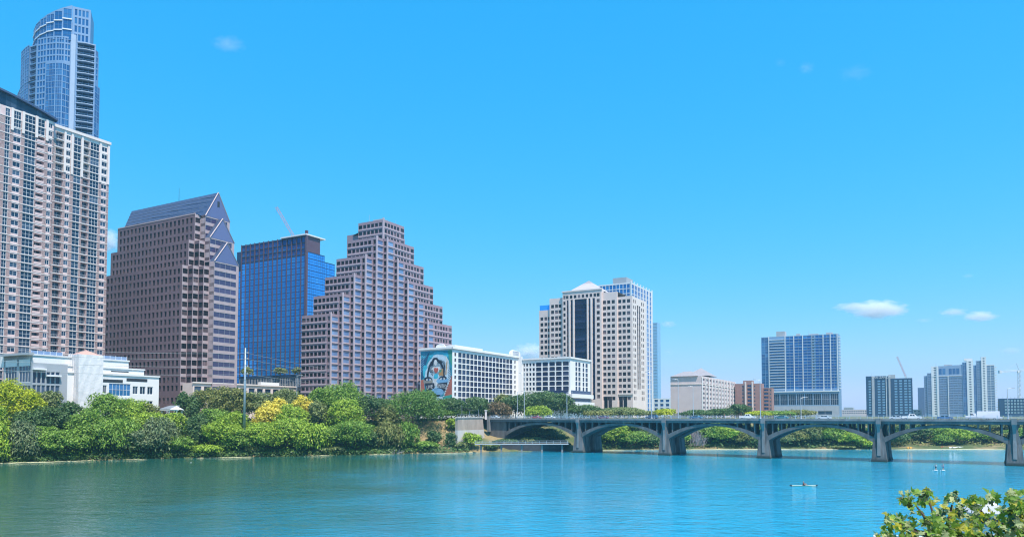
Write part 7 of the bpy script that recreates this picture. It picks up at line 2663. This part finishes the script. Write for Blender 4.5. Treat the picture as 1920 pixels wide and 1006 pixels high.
def person(loc, rot, pose, shirt, pants, hair, label, scale=1.0, hat=None):
    t = empty('person', loc, label, 'person')
    t.rotation_euler = (0, 0, rot)
    if pose == 'sit':
        pl, kn, ft = (0, 0, 0.16), ((0.16, 0.42, 0.34), (-0.16, 0.42, 0.34)), ((0.14, 0.86, 0.12), (-0.14, 0.86, 0.12))
    elif pose == 'walk':
        pl, kn, ft = (0, 0, 0.95), ((0.10, 0.16, 0.52), (-0.10, -0.02, 0.50)), ((0.10, 0.14, 0.08), (-0.10, -0.28, 0.10))
    else:
        pl, kn, ft = (0, 0, 0.93), ((0.15, 0.08, 0.50), (-0.15, 0.08, 0.50)), ((0.17, 0.0, 0.07), (-0.17, 0.0, 0.07))
    z = pl[2]
    J = {'pelvis': (*pl, 0.15), 'waist': (0, 0.01, z + 0.20, 0.135), 'chest': (0, 0.0, z + 0.42, 0.165), 'neck': (0, 0.01, z + 0.58, 0.06), 'head0': (0, 0.02, z + 0.68, 0.085), 'head1': (0, 0.02, z + 0.80, 0.085)}
    Ed = [('pelvis', 'waist'), ('waist', 'chest'), ('chest', 'neck'), ('neck', 'head0'), ('head0', 'head1')]
    for i, s in enumerate((1, -1)):
        J['hip%d' % i] = (s * 0.11, pl[1], z - 0.03, 0.105); J['knee%d' % i] = (*kn[i], 0.072); J['ank%d' % i] = (*ft[i], 0.048); J['toe%d' % i] = (ft[i][0], ft[i][1] + 0.17, max(0.05, ft[i][2] - 0.03), 0.04)
        Ed += [('pelvis', 'hip%d' % i), ('hip%d' % i, 'knee%d' % i), ('knee%d' % i, 'ank%d' % i), ('ank%d' % i, 'toe%d' % i)]
        J['sh%d' % i] = (s * 0.20, 0.0, z + 0.50, 0.065)
        if pose == 'walk':
            el, ha = (s * 0.26, -0.06 * s, z + 0.24), (s * 0.25, 0.10 * s, z + 0.0)
        elif pose == 'sit':
            el, ha = (s * 0.32, 0.16, z + 0.28), (s * 0.34, 0.40, z + (0.40 if s > 0 else 0.22))
        else:
            el, ha = (s * 0.30, 0.14, z + 0.26), (0.16 if s > 0 else 0.22, 0.36, z + (0.42 if s > 0 else 0.06))
        J['el%d' % i] = (*el, 0.046); J['ha%d' % i] = (*ha, 0.034); J['fi%d' % i] = (ha[0], ha[1] + 0.08, ha[2] - 0.02, 0.028)
        Ed += [('chest', 'sh%d' % i), ('sh%d' % i, 'el%d' % i), ('el%d' % i, 'ha%d' % i), ('ha%d' % i, 'fi%d' % i)]
    me = skinned(J, Ed, 'body')
    ms = [mat('cloth_%s' % n, c, 0.9, 0.1, 3.0) for n, c in (shirt, pants)]
    for m in (SKIN, ms[0], ms[1]): me.materials.append(m)
    for p in me.polygons:
        c = p.center
        k = min(J, key=lambda q: (J[q][0] - c[0]) ** 2 + (J[q][1] - c[1]) ** 2 + (J[q][2] - c[2]) ** 2)
        p.material_index = 1 if k in ('waist', 'chest', 'sh0', 'sh1') else 2 if k in ('pelvis', 'hip0', 'hip1') or (k.startswith('knee') and pose == 'walk') else 0
        p.use_smooth = True
    link('body', me, t)
    hz = z + 0.80
    mb = MB(); mb.lathe((0, 0, 0), [(0.10, 0.0), (0.108, 0.05), (0.085, 0.10), (0.03, 0.125)], 10)
    o = mb.build('hair', mat('hair_%s' % hair[0], hair[1], 0.8, 0.1), t, smooth=True); o.location = (0, 0.005, hz)
    if hat:
        mb = MB(); mb.lathe((0, 0, 0), [(0.20, 0.0), (0.20, 0.015), (0.12, 0.03), (0.115, 0.11), (0.05, 0.14)], 12)
        o = mb.build('hat', hat, t); o.location = (0, 0.02, hz + 0.045)
    for s in (-1, 1):
        mb = MB(); mb.box(-0.012, 0.012, -0.006, 0.006, -0.01, 0.01); o = mb.build('eye', F_DARK, t); o.location = (s * 0.032, 0.105, z + 0.755)
    mb = MB(); mb.face([(-0.014, 0, 0), (0.014, 0, 0), (0, 0.024, -0.006), ]); mb.face([(-0.014, 0, 0), (0, 0.024, -0.006), (0, 0, 0.045)]); mb.face([(0.014, 0, 0), (0, 0, 0.045), (0, 0.024, -0.006)])
    o = mb.build('nose', SKIN, t); o.location = (0, 0.098, z + 0.70)
    t.scale = (scale,) * 3
    return t


def paddle(loc, a, b, label, two=False):
    t = empty('paddle', loc, label, 'paddle')
    A, Bv = Vector(a), Vector(b)
    mb = MB(); mb.tube(Vector(loc) + A, Vector(loc) + Bv, 0.022, 0.022, 6); mb.build('shaft', F_DARK, t)
    for e, o in ((Bv, A),) + (((A, Bv),) if two else ()):
        d = (e - o).normalized(); s = d.cross(Vector((0, 1, 0.2))).normalized() * 0.11
        mb = MB(); c = Vector(loc) + e
        n = d.cross(s).normalized() * 0.012
        for sg in (1, -1):
            f = [c - s * 0.5 + n * sg, c + s * 0.5 + n * sg, c + s + d * 0.3 + n * sg, c + s * 0.6 + d * 0.48 + n * sg, c - s * 0.6 + d * 0.48 + n * sg, c - s + d * 0.3 + n * sg]
            mb.face(f if sg > 0 else f[::-1])
        mb.build('blade', F_WHITE, t)


def board(loc, rot, label, color):
    t = empty('paddleboard', loc, label, 'paddleboard', 'paddleboards on the lake')
    t.rotation_euler = (0, 0, rot)
    n = 16; top, low = [], []
    for i in range(2 * n):
        a = math.pi * i / n
        x = 1.65 * math.cos(a); y = 0.40 * math.copysign(abs(math.sin(a)) ** 0.8, math.sin(a))
        top.append((x, y, 0.11 + 0.06 * (x / 1.65) ** 4)); low.append((x * 0.97, y * 0.9, -0.02 + 0.06 * (x / 1.65) ** 4))
    mb = MB(); mb.face(top); mb.face(low[::-1])
    for i in range(2 * n):
        j = (i + 1) % (2 * n); mb.face([low[i], low[j], top[j], top[i]])
    o = bpy.data.meshes.new('hull'); o.from_pydata(mb.v, [], mb.f); o.materials.append(color); link('hull', o, t)
    mb = MB(); mb.box(-0.7, 0.5, -0.26, 0.26, 0.115, 0.125)
    o = bpy.data.meshes.new('deck_pad'); o.from_pydata(mb.v, [], mb.f); o.materials.append(F_GREY); link('deck_pad', o, t)


def water_people():
    for px, lb, sh, pa, plb, blb, hr in ((1755, 'left paddleboarder standing in a pale shirt and dark shorts', ('pale_blue', (0.55, 0.60, 0.66)), ('black', (0.02, 0.02, 0.03)), 'paddle held by the left paddleboarder', 'white paddleboard under the left standing paddler', ('dark', (0.03, 0.02, 0.02))),
                                     (1769, 'right paddleboarder standing in a greyish shirt', ('grey_rose', (0.40, 0.36, 0.42)), ('blue', (0.12, 0.16, 0.30)), 'paddle held by the right paddleboarder', 'white paddleboard under the right standing paddler', ('brown', (0.08, 0.04, 0.02)))):
        p = gnd(px, 881.5)
        board((p[0], p[1], 0.0), 1.15, blb, F_WHITE)
        person((p[0], p[1], 0.12), math.pi * 0.55, 'stand', sh, pa, hr, lb, 1.0)
        c, s = math.cos(math.pi * 0.55), math.sin(math.pi * 0.55)
        def w(x, y, z): return (x * c - y * s, x * s + y * c, z)
        paddle((p[0], p[1], 0.12), w(0.15, 0.40, 1.42), w(0.34, 0.62, 0.05), plb)
    p = gnd(1507, 911)
    L = 52 / F * p[1] * 1.0
    t = empty('kayak', (p[0], p[1], 0), 'long pale kayak with dark tips on the open water', 'kayak')
    st = [(-1, 0.02, 0.26), (-0.85, 0.13, 0.18), (-0.5, 0.30, 0.12), (0, 0.36, 0.10), (0.5, 0.30, 0.12), (0.85, 0.13, 0.18), (1, 0.02, 0.28)]
    def ringk(u, w, z0):
        x = u * L / 2
        return [(p[0] + x, p[1] - w, z0 + 0.08), (p[0] + x, p[1] - w * 0.7, z0 - 0.14), (p[0] + x, p[1] + w * 0.7, z0 - 0.14), (p[0] + x, p[1] + w, z0 + 0.08), (p[0] + x, p[1], z0 + 0.13)]
    mb = MB()
    for q, r in zip(st, st[1:]):
        A, Bq = ringk(*q), ringk(*r)
        tipm = 1 if abs(q[0]) > 0.8 and abs(r[0]) > 0.8 else 0
        for i in range(5):
            j = (i + 1) % 5
            mb.face([A[i], Bq[i], Bq[j], A[j]][::-1], tipm if q[0] > -0.9 else 1)
    mb.build('hull', [mat('kayak_shell', (0.62, 0.60, 0.48), 0.4, 0.05), F_DARK], t)
    mb = MB(); mb.lathe((p[0], p[1], 0.22), [(0.34, 0.0), (0.36, 0.06), (0.30, 0.07)], 14); mb.build('cockpit_rim', F_DARK, t)
    person((p[0] - 0.05, p[1], 0.14), -math.pi / 2, 'sit', ('red_vest', (0.45, 0.08, 0.06)), ('dark', (0.03, 0.03, 0.05)), ('dark', (0.03, 0.02, 0.02)), 'kayaker sitting in a red vest and pale sun hat', 1.0, F_WHITE)
    paddle((p[0] + 0.32, p[1], 0.55), (-0.6, -0.95, 0.25), (0.6, 0.95, -0.05), 'double-bladed paddle held by the kayaker', True)


water_people()
for px, lane, sh, pa, lb, fl in ((1482, 1.4, ('black_shirt', (0.03, 0.03, 0.04)), ('jeans', (0.05, 0.08, 0.18)), 'pedestrian in black walking on the bridge sidewalk below the blue tower', 0),
                                 (1253, 1.4, ('white_shirt', (0.70, 0.70, 0.70)), ('khaki', (0.30, 0.24, 0.16)), 'pedestrian in white on the bridge sidewalk right of the limestone tower', math.pi),
                                 (1358, 1.4, ('red_shirt', (0.40, 0.06, 0.06)), ('jeans', (0.05, 0.08, 0.18)), 'pedestrian in red on the bridge sidewalk below the lavender hotel', 0)):
    q = bp(s_at(px, lane), lane, ZD)
    person(tuple(q), math.atan2(BD[1], BD[0]) - math.pi / 2 + fl, 'walk', sh, pa, ('dark', (0.03, 0.02, 0.02)), lb)


# ------------------------------------------------------------------ bits on the banks
def pergola():
    b = bank(318, 15)
    z0, z1 = b[2], zat(b, 769)
    t = empty('pergola', b, 'white slatted garden pergola with small pyramid roof among the trees', 'pergola')
    W = 28 / F * b[1]
    for x in (-W / 2, 0, W / 2):
        for y in (0, 4):
            mb = MB(); mb.box(b[0] + x - 0.2, b[0] + x + 0.2, b[1] + y - 0.2, b[1] + y + 0.2, z0 - 0.3, z1); mb.build('post', M_WHITE, t)
    mb = MB(); mb.box(b[0] - W / 2 - 0.6, b[0] + W / 2 + 0.6, b[1] - 0.4, b[1] + 0.1, z1, z1 + 0.35); mb.build('beam', M_WHITE, t)
    mb = MB(); mb.box(b[0] - W / 2 - 0.6, b[0] + W / 2 + 0.6, b[1] + 3.9, b[1] + 4.4, z1, z1 + 0.35); mb.build('beam', M_WHITE, t)
    for i in range(9):
        x = -W / 2 - 0.3 + i * (W * 0.62) / 8
        mb = MB(); mb.obox((b[0] + x, b[1] - 1.0, z1 + 0.36), (0.16, 0, 0), (0.9, 6.2, 1.3), (0, 0, 0.3)); mb.build('slat', F_GREY, t)
    c = (b[0] + W * 0.32, b[1] + 2)
    mb = MB(); r = W * 0.27
    q = [(c[0] - r, c[1] - 2.6, z1 + 0.37), (c[0] + r, c[1] - 2.6, z1 + 0.37), (c[0] + r, c[1] + 2.6, z1 + 0.37), (c[0] - r, c[1] + 2.6, z1 + 0.37)]
    for i in range(4): mb.face([q[i], q[(i + 1) % 4], (c[0], c[1], z1 + 1.7)])
    mb.build('pyramid_roof', M_WHITE, t)


pergola()


def shade_sail():
    b = at(881, 778, 318); b[2] = 13.4
    t = empty('shade_sail', b, 'grey triangular shade sail on a post above the retaining wall', 'shade sail')
    a, c, d, low = at(866, 759, 316), at(897, 767, 316), at(884, 764, 325), at(880, 770, 318)
    mb = MB()
    n = 6
    pts = {}
    for i in range(n + 1):
        for j in range(n + 1 - i):
            u, v = i / n, j / n; w = 1 - u - v
            p = a * w + c * u + low * v
            p = p + np.array((0, 3.0 * v, -1.2 * (u * w * 3)))
            pts[(i, j)] = p
    for i in range(n):
        for j in range(n - i):
            mb.face([pts[(i, j)], pts[(i + 1, j)], pts[(i, j + 1)]])
            if i + j < n - 1: mb.face([pts[(i + 1, j)], pts[(i + 1, j + 1)], pts[(i, j + 1)]])
    mb.build('sail', mat('grey_canvas', (0.36, 0.45, 0.50), 0.8, 0.05), t)
    mb = MB(); mb.tube((b[0], b[1], 13.2), tuple(low), 0.12, 0.10, 8); mb.build('post', M_STEEL, t)
    for e in (a, c):
        mb = MB(); mb.tube((e[0], e[1] + 1, 13.2), tuple(e), 0.09, 0.07, 6); mb.build('post', M_STEEL, t)


shade_sail()


def white_post():
    b = at(911, 782, 316); b[2] = 13.4
    zt = zat(b, 768)
    t = empty('gate_pillar', b, 'pale stone gate pillar at the left end of the bridge', 'pillar')
    mb = MB(); mb.box(b[0] - 0.4, b[0] + 0.4, b[1] - 0.4, b[1] + 0.4, 13.2, zt - 0.4); mb.build('shaft', W_LIME, t)
    mb = MB(); mb.box(b[0] - 0.6, b[0] + 0.6, b[1] - 0.6, b[1] + 0.6, zt - 0.4, zt); mb.build('cap', W_LIME, t)


white_post()


def shore_boats():
    cy, cr, cw = mat('boat_yellow', (0.75, 0.38, 0.03), 0.4, 0.05), mat('boat_red', (0.45, 0.06, 0.05), 0.4, 0.05), F_WHITE
    def hull(px, py, ln, rot, m, label, grp, z=0.25):
        p = gnd(px, py); p[2] = z
        t = tag(bpy.data.objects.new('rental_kayak', None), label, 'kayak', grp); COL.objects.link(t); t.location = tuple(p); t.rotation_euler = (1.15, 0, rot)
        st = [(-1, 0.03, 0.16), (-0.6, 0.32, 0.04), (0, 0.42, 0.0), (0.6, 0.32, 0.04), (1, 0.03, 0.16)]
        mb = MB()
        def rk(u, w, dz): return [(u * ln / 2, -w, dz + 0.34), (u * ln / 2, -w * 0.6, dz), (u * ln / 2, w * 0.6, dz), (u * ln / 2, w, dz + 0.34)]
        for q, r in zip(st, st[1:]):
            A, Bq = rk(*q), rk(*r)
            for i in range(3): mb.face([A[i], A[i + 1], Bq[i + 1], Bq[i]])
            mb.face([A[3], A[0], Bq[0], Bq[3]])
        me = bpy.data.meshes.new('hull'); me.from_pydata(mb.v, [], mb.f); me.materials.append(m); link('hull', me, t)
        mb = MB(); mb.box(-0.5, 0.4, -0.22, 0.22, 0.30, 0.42)
        me = bpy.data.meshes.new('seat'); me.from_pydata(mb.v, [], mb.f); me.materials.append(F_DARK); link('seat', me, t)
    k = 0
    for px, py, m, lb in ((1700, 840.2, cy, 'upper left yellow kayak pulled up on the far shore'), (1704, 841.6, cy, 'lower yellow kayak at the far waterline'), (1709, 839.6, cy, 'upper right yellow kayak pulled up on the far shore'),
                          (1752, 840.0, cr, 'leftmost red kayak on the far shore'), (1760, 839.3, cr, 'middle red kayak on the far shore'), (1767, 840.6, cr, 'rightmost red kayak on the far shore')):
        hull(px, py, 4.2, 0.1 + 0.5 * math.sin(px), m, lb, 'yellow kayaks on the far shore' if m is cy else 'red kayaks on the far shore', 0.55)
    words = ('first', 'second', 'third', 'fourth', 'fifth', 'sixth', 'seventh', 'eighth')
    for i, px in enumerate((1778, 1785, 1791, 1798, 1804, 1811, 1817, 1822)):
        hull(px, 840.4 + 0.8 * math.sin(i * 2.2), 4.0, 0.2 * math.sin(i * 1.7), cw, '%s white kayak from the left in the far shore row' % words[i], 'white kayaks on the far shore', 0.5)
    p = at(1712, 836, 345)
    t = empty('boat_shed', (p[0], p[1] + 4, 1.2), 'small pale boat rental shed behind the yellow kayaks', 'shed')
    mb = MB(); mb.box(p[0] - 2.4, p[0] + 2.4, p[1] + 3, p[1] + 6, 0.8, 4.2); mb.build('wall', W_CREAM, t)
    mb = MB(); mb.face([(p[0] - 2.9, p[1] + 2.5, 4.2), (p[0] + 2.9, p[1] + 2.5, 4.2), (p[0] + 2.9, p[1] + 4.5, 5.3), (p[0] - 2.9, p[1] + 4.5, 5.3)])
    mb.face([(p[0] + 2.9, p[1] + 6.5, 4.2), (p[0] - 2.9, p[1] + 6.5, 4.2), (p[0] - 2.9, p[1] + 4.5, 5.3), (p[0] + 2.9, p[1] + 4.5, 5.3)])
    mb.build('roof', R_GREY, t)
    mb = MB(); mb.box(p[0] - 0.5, p[0] + 0.5, p[1] + 2.95, p[1] + 3.0, 0.9, 3.0); mb.build('door', F_DARK, t)
    # long white rowing shell racks / dock
    p = gnd(1835, 841)
    t = empty('floating_dock', (p[0], p[1], 0), 'long low white floating dock on the far right shore', 'dock')
    for i in range(6):
        mb = MB(); mb.box(p[0] + i * 4.0 - 10, p[0] + i * 4.0 - 6.2, p[1] - 1.0, p[1] + 1.2, -0.1, 0.5); mb.build('float', M_WHITE, t)


shore_boats()


def near_dock():
    # white pavilion and dock railing behind the sycamore
    c = at(1855, 1000, 84); z0 = 0.6
    t = empty('dock_pavilion', (c[0], c[1], z0), 'small white-roofed dock pavilion half hidden by the sycamore leaves', 'pavilion')
    zr = zat(c, 958); za = zat(c, 932)
    for dx in (-2.0, 2.0):
        for dy in (-1.6, 1.6):
            mb = MB(); mb.box(c[0] + dx - 0.12, c[0] + dx + 0.12, c[1] + dy - 0.12, c[1] + dy + 0.12, z0, zr); mb.build('post', M_WHITE, t)
    mb = MB(); mb.box(c[0] - 1.7, c[0] + 1.7, c[1] - 1.2, c[1] + 1.4, z0, zr - 0.05); mb.build('cabin', W_LIME, t)
    for i in range(3):
        mb = MB(); mb.box(c[0] - 1.2 + i * 0.9, c[0] - 0.6 + i * 0.9, c[1] - 1.26, c[1] - 1.2, zr - 1.5, zr - 0.5); mb.build('window', G_NAVY, t)
    mb = MB()
    q = [(c[0] - 2.7, c[1] - 2.2, zr), (c[0] + 2.7, c[1] - 2.2, zr), (c[0] + 2.7, c[1] + 2.2, zr), (c[0] - 2.7, c[1] + 2.2, zr)]
    m_ = [(c[0] - 0.7, c[1] - 0.6, zr + 0.8), (c[0] + 0.7, c[1] - 0.6, zr + 0.8), (c[0] + 0.7, c[1] + 0.6, zr + 0.8), (c[0] - 0.7, c[1] + 0.6, zr + 0.8)]
    for i in range(4):
        j = (i + 1) % 4; mb.face([q[i], q[j], m_[j], m_[i]])
    mb.face(q[::-1]); rf = mb.build('roof', mat('grey_white_roof', (0.40, 0.41, 0.43), 0.6, 0.08), t)
    mb = MB()
    for i in range(4):
        j = (i + 1) % 4; mb.face([m_[i], m_[j], (c[0], c[1], za)])
    mb.build('spire', M_WHITE, rf)
    d0 = gnd(1585, 1026, 0.4); d1 = gnd(1700, 1008, 0.4); d2 = gnd(1960, 985, 0.4)
    t = empty('near_dock', (d1[0], d1[1], 0), 'white-railed wooden dock at the bottom right edge', 'dock')
    mb = MB(); v = (d2 - d0); n_ = np.array((v[1], -v[0], 0)) / np.hypot(v[0], v[1]); L = float(np.hypot(v[0], v[1]))
    dd = v[:2] / L
    mb.wbox(d0, dd, 0, L, 0, 4.0, 0.25, 0.5); mb.build('planking', mat('dock_wood', (0.36, 0.30, 0.24), 0.9, 0.2, 1.0), t)
    for z in (0.75, 1.15):
        mb = MB(); mb.wbox(d0, dd, 0, L, -0.04, 0.04, z - 0.04, z + 0.04); mb.build('rail', M_WHITE, t)
    for i in range(9):
        x = L * i / 8
        mb = MB(); mb.wbox(d0, dd, x - 0.07, x + 0.07, -0.07, 0.07, -1.0, 1.2); mb.build('post', M_WHITE, t)
        mb = MB(); q = d0[:2] + dd * x; mb.lathe((q[0], q[1], 1.2), [(0.05, 0), (0.14, 0.06), (0.17, 0.16), (0.12, 0.27), (0.03, 0.31)], 8); mb.build('post_ball', M_WHITE, t)


near_dock()


# ------------------------------------------------------------------ clouds, far beyond the city
def cloud_mat():
    m = bpy.data.materials.new('cloud_vapour'); m.use_nodes = True
    nt = m.node_tree; nt.nodes.clear()
    out = nt.nodes.new('ShaderNodeOutputMaterial')
    pv = nt.nodes.new('ShaderNodeVolumePrincipled')
    pv.inputs['Color'].default_value = (1, 1, 1, 1)
    pv.inputs['Anisotropy'].default_value = 0.0
    tc = nt.nodes.new('ShaderNodeTexCoord')
    ln = nt.nodes.new('ShaderNodeVectorMath'); ln.operation = 'LENGTH'
    nt.links.new(tc.outputs['Object'], ln.inputs[0])
    no = nt.nodes.new('ShaderNodeTexNoise'); no.inputs['Scale'].default_value = 2.6; no.inputs['Detail'].default_value = 4; no.inputs['Roughness'].default_value = 0.6
    oi = nt.nodes.new('ShaderNodeObjectInfo')
    ad = nt.nodes.new('ShaderNodeVectorMath'); ad.operation = 'ADD'
    sc = nt.nodes.new('ShaderNodeVectorMath'); sc.operation = 'SCALE'; sc.inputs['Scale'].default_value = 7.0
    nt.links.new(oi.outputs['Location'], sc.inputs[0])
    nt.links.new(tc.outputs['Object'], ad.inputs[0]); nt.links.new(sc.outputs[0], ad.inputs[1])
    nt.links.new(ad.outputs[0], no.inputs['Vector'])
    s1 = nt.nodes.new('ShaderNodeMath'); s1.operation = 'SUBTRACT'; s1.inputs[0].default_value = 0.95
    nt.links.new(ln.outputs['Value'], s1.inputs[1])
    s2 = nt.nodes.new('ShaderNodeMath'); s2.operation = 'MULTIPLY_ADD'; s2.inputs[1].default_value = 1.7; s2.inputs[2].default_value = -0.95
    nt.links.new(no.outputs['Fac'], s2.inputs[0])
    a2 = nt.nodes.new('ShaderNodeMath'); a2.operation = 'ADD'
    nt.links.new(s1.outputs[0], a2.inputs[0]); nt.links.new(s2.outputs[0], a2.inputs[1])
    mx = nt.nodes.new('ShaderNodeMath'); mx.operation = 'MAXIMUM'; mx.inputs[1].default_value = 0
    nt.links.new(a2.outputs[0], mx.inputs[0])
    de = nt.nodes.new('ShaderNodeMath'); de.operation = 'MULTIPLY'
    at_ = nt.nodes.new('ShaderNodeAttribute'); at_.attribute_type = 'OBJECT'; at_.attribute_name = 'thickness'
    nt.links.new(mx.outputs[0], de.inputs[0]); nt.links.new(at_.outputs['Fac'], de.inputs[1])
    nt.links.new(de.outputs[0], pv.inputs['Density'])
    nt.links.new(pv.outputs[0], out.inputs['Volume'])
    return m


def clouds():
    m = cloud_mat()
    mb = MB(); n = 14
    prof = [(math.sin(math.pi * i / 8), -math.cos(math.pi * i / 8)) for i in range(9)]
    mb.lathe((0, 0, 0), [(max(0.02, r), z) for r, z in prof], 16)
    me = bpy.data.meshes.new('cloud'); me.from_pydata(mb.v, [], mb.f); me.materials.append(m); me.update()
    Y = 5200
    for px, py, w, h, th, lb in (
            (428, 83, 66, 26, 0.004, 'thin wispy cloud high at the upper left'), (1512, 128, 34, 24, 0.003, 'tiny faint cloud high at the upper right'),
            (1463, 118, 24, 16, 0.002, 'faintest wisp left of the upper right cloud'), (1605, 137, 70, 26, 0.0012, 'faint broad wisp at the upper right'),
            (1645, 580, 108, 34, 0.05, 'bright elongated cloud above the navy hotel, largest of its row'), (1600, 575, 74, 16, 0.03, 'flat left arm of the largest elongated cloud'),
            (1787, 585, 52, 16, 0.03, 'small flat cloud right of the largest cloud'), (1838, 593, 64, 20, 0.05, 'bright small cloud above the layered apartment tower'),
            (1895, 657, 44, 14, 0.02, 'faint low cloud at the right edge above the crane'), (1815, 517, 22, 9, 0.012, 'tiny cloud dot high above the layered tower'),
            (1253, 607, 34, 13, 0.025, 'small cloud just right of the limestone tower'), (1254, 659, 22, 10, 0.012, 'tiny lower cloud right of the limestone tower'),
            (994, 660, 66, 34, 0.06, 'white cloud peeking over the hotel roof beside the limestone tower'), (203, 452, 46, 44, 0.06, 'white cloud between the pink tower and the dark granite tower'),
            (1732, 600, 34, 10, 0.006, 'very faint wisp between the larger right-hand clouds')):
        p = at(px, py, Y)
        o = link('cloud', me)
        o.location = tuple(p)
        s = Y / F / 2
        o.scale = (w * s * 1.15, w * s * 0.8, h * s * 1.2)
        o['thickness'] = th * 0.7 if th > 0.01 else th
        tag(o, lb, 'cloud', 'small fair-weather clouds')


clouds()

# ------------------------------------------------------------------ summer haze over the city
def haze():
    m = bpy.data.materials.new('summer_haze'); m.use_nodes = True
    nt = m.node_tree; nt.nodes.clear()
    out = nt.nodes.new('ShaderNodeOutputMaterial')
    pv = nt.nodes.new('ShaderNodeVolumePrincipled')
    pv.inputs['Color'].default_value = (0.40, 0.80, 1.0, 1)
    pv.inputs['Density'].default_value = 0.00014
    pv.inputs['Anisotropy'].default_value = 0.2
    nt.links.new(pv.outputs[0], out.inputs['Volume'])
    mb = MB(); mb.box(-4300, 4300, -400, 4300, -6, 262)
    o = mb.build('haze', m); tag(o, 'thin blue summer haze filling the air over the city', 'haze', kind='stuff')


haze()
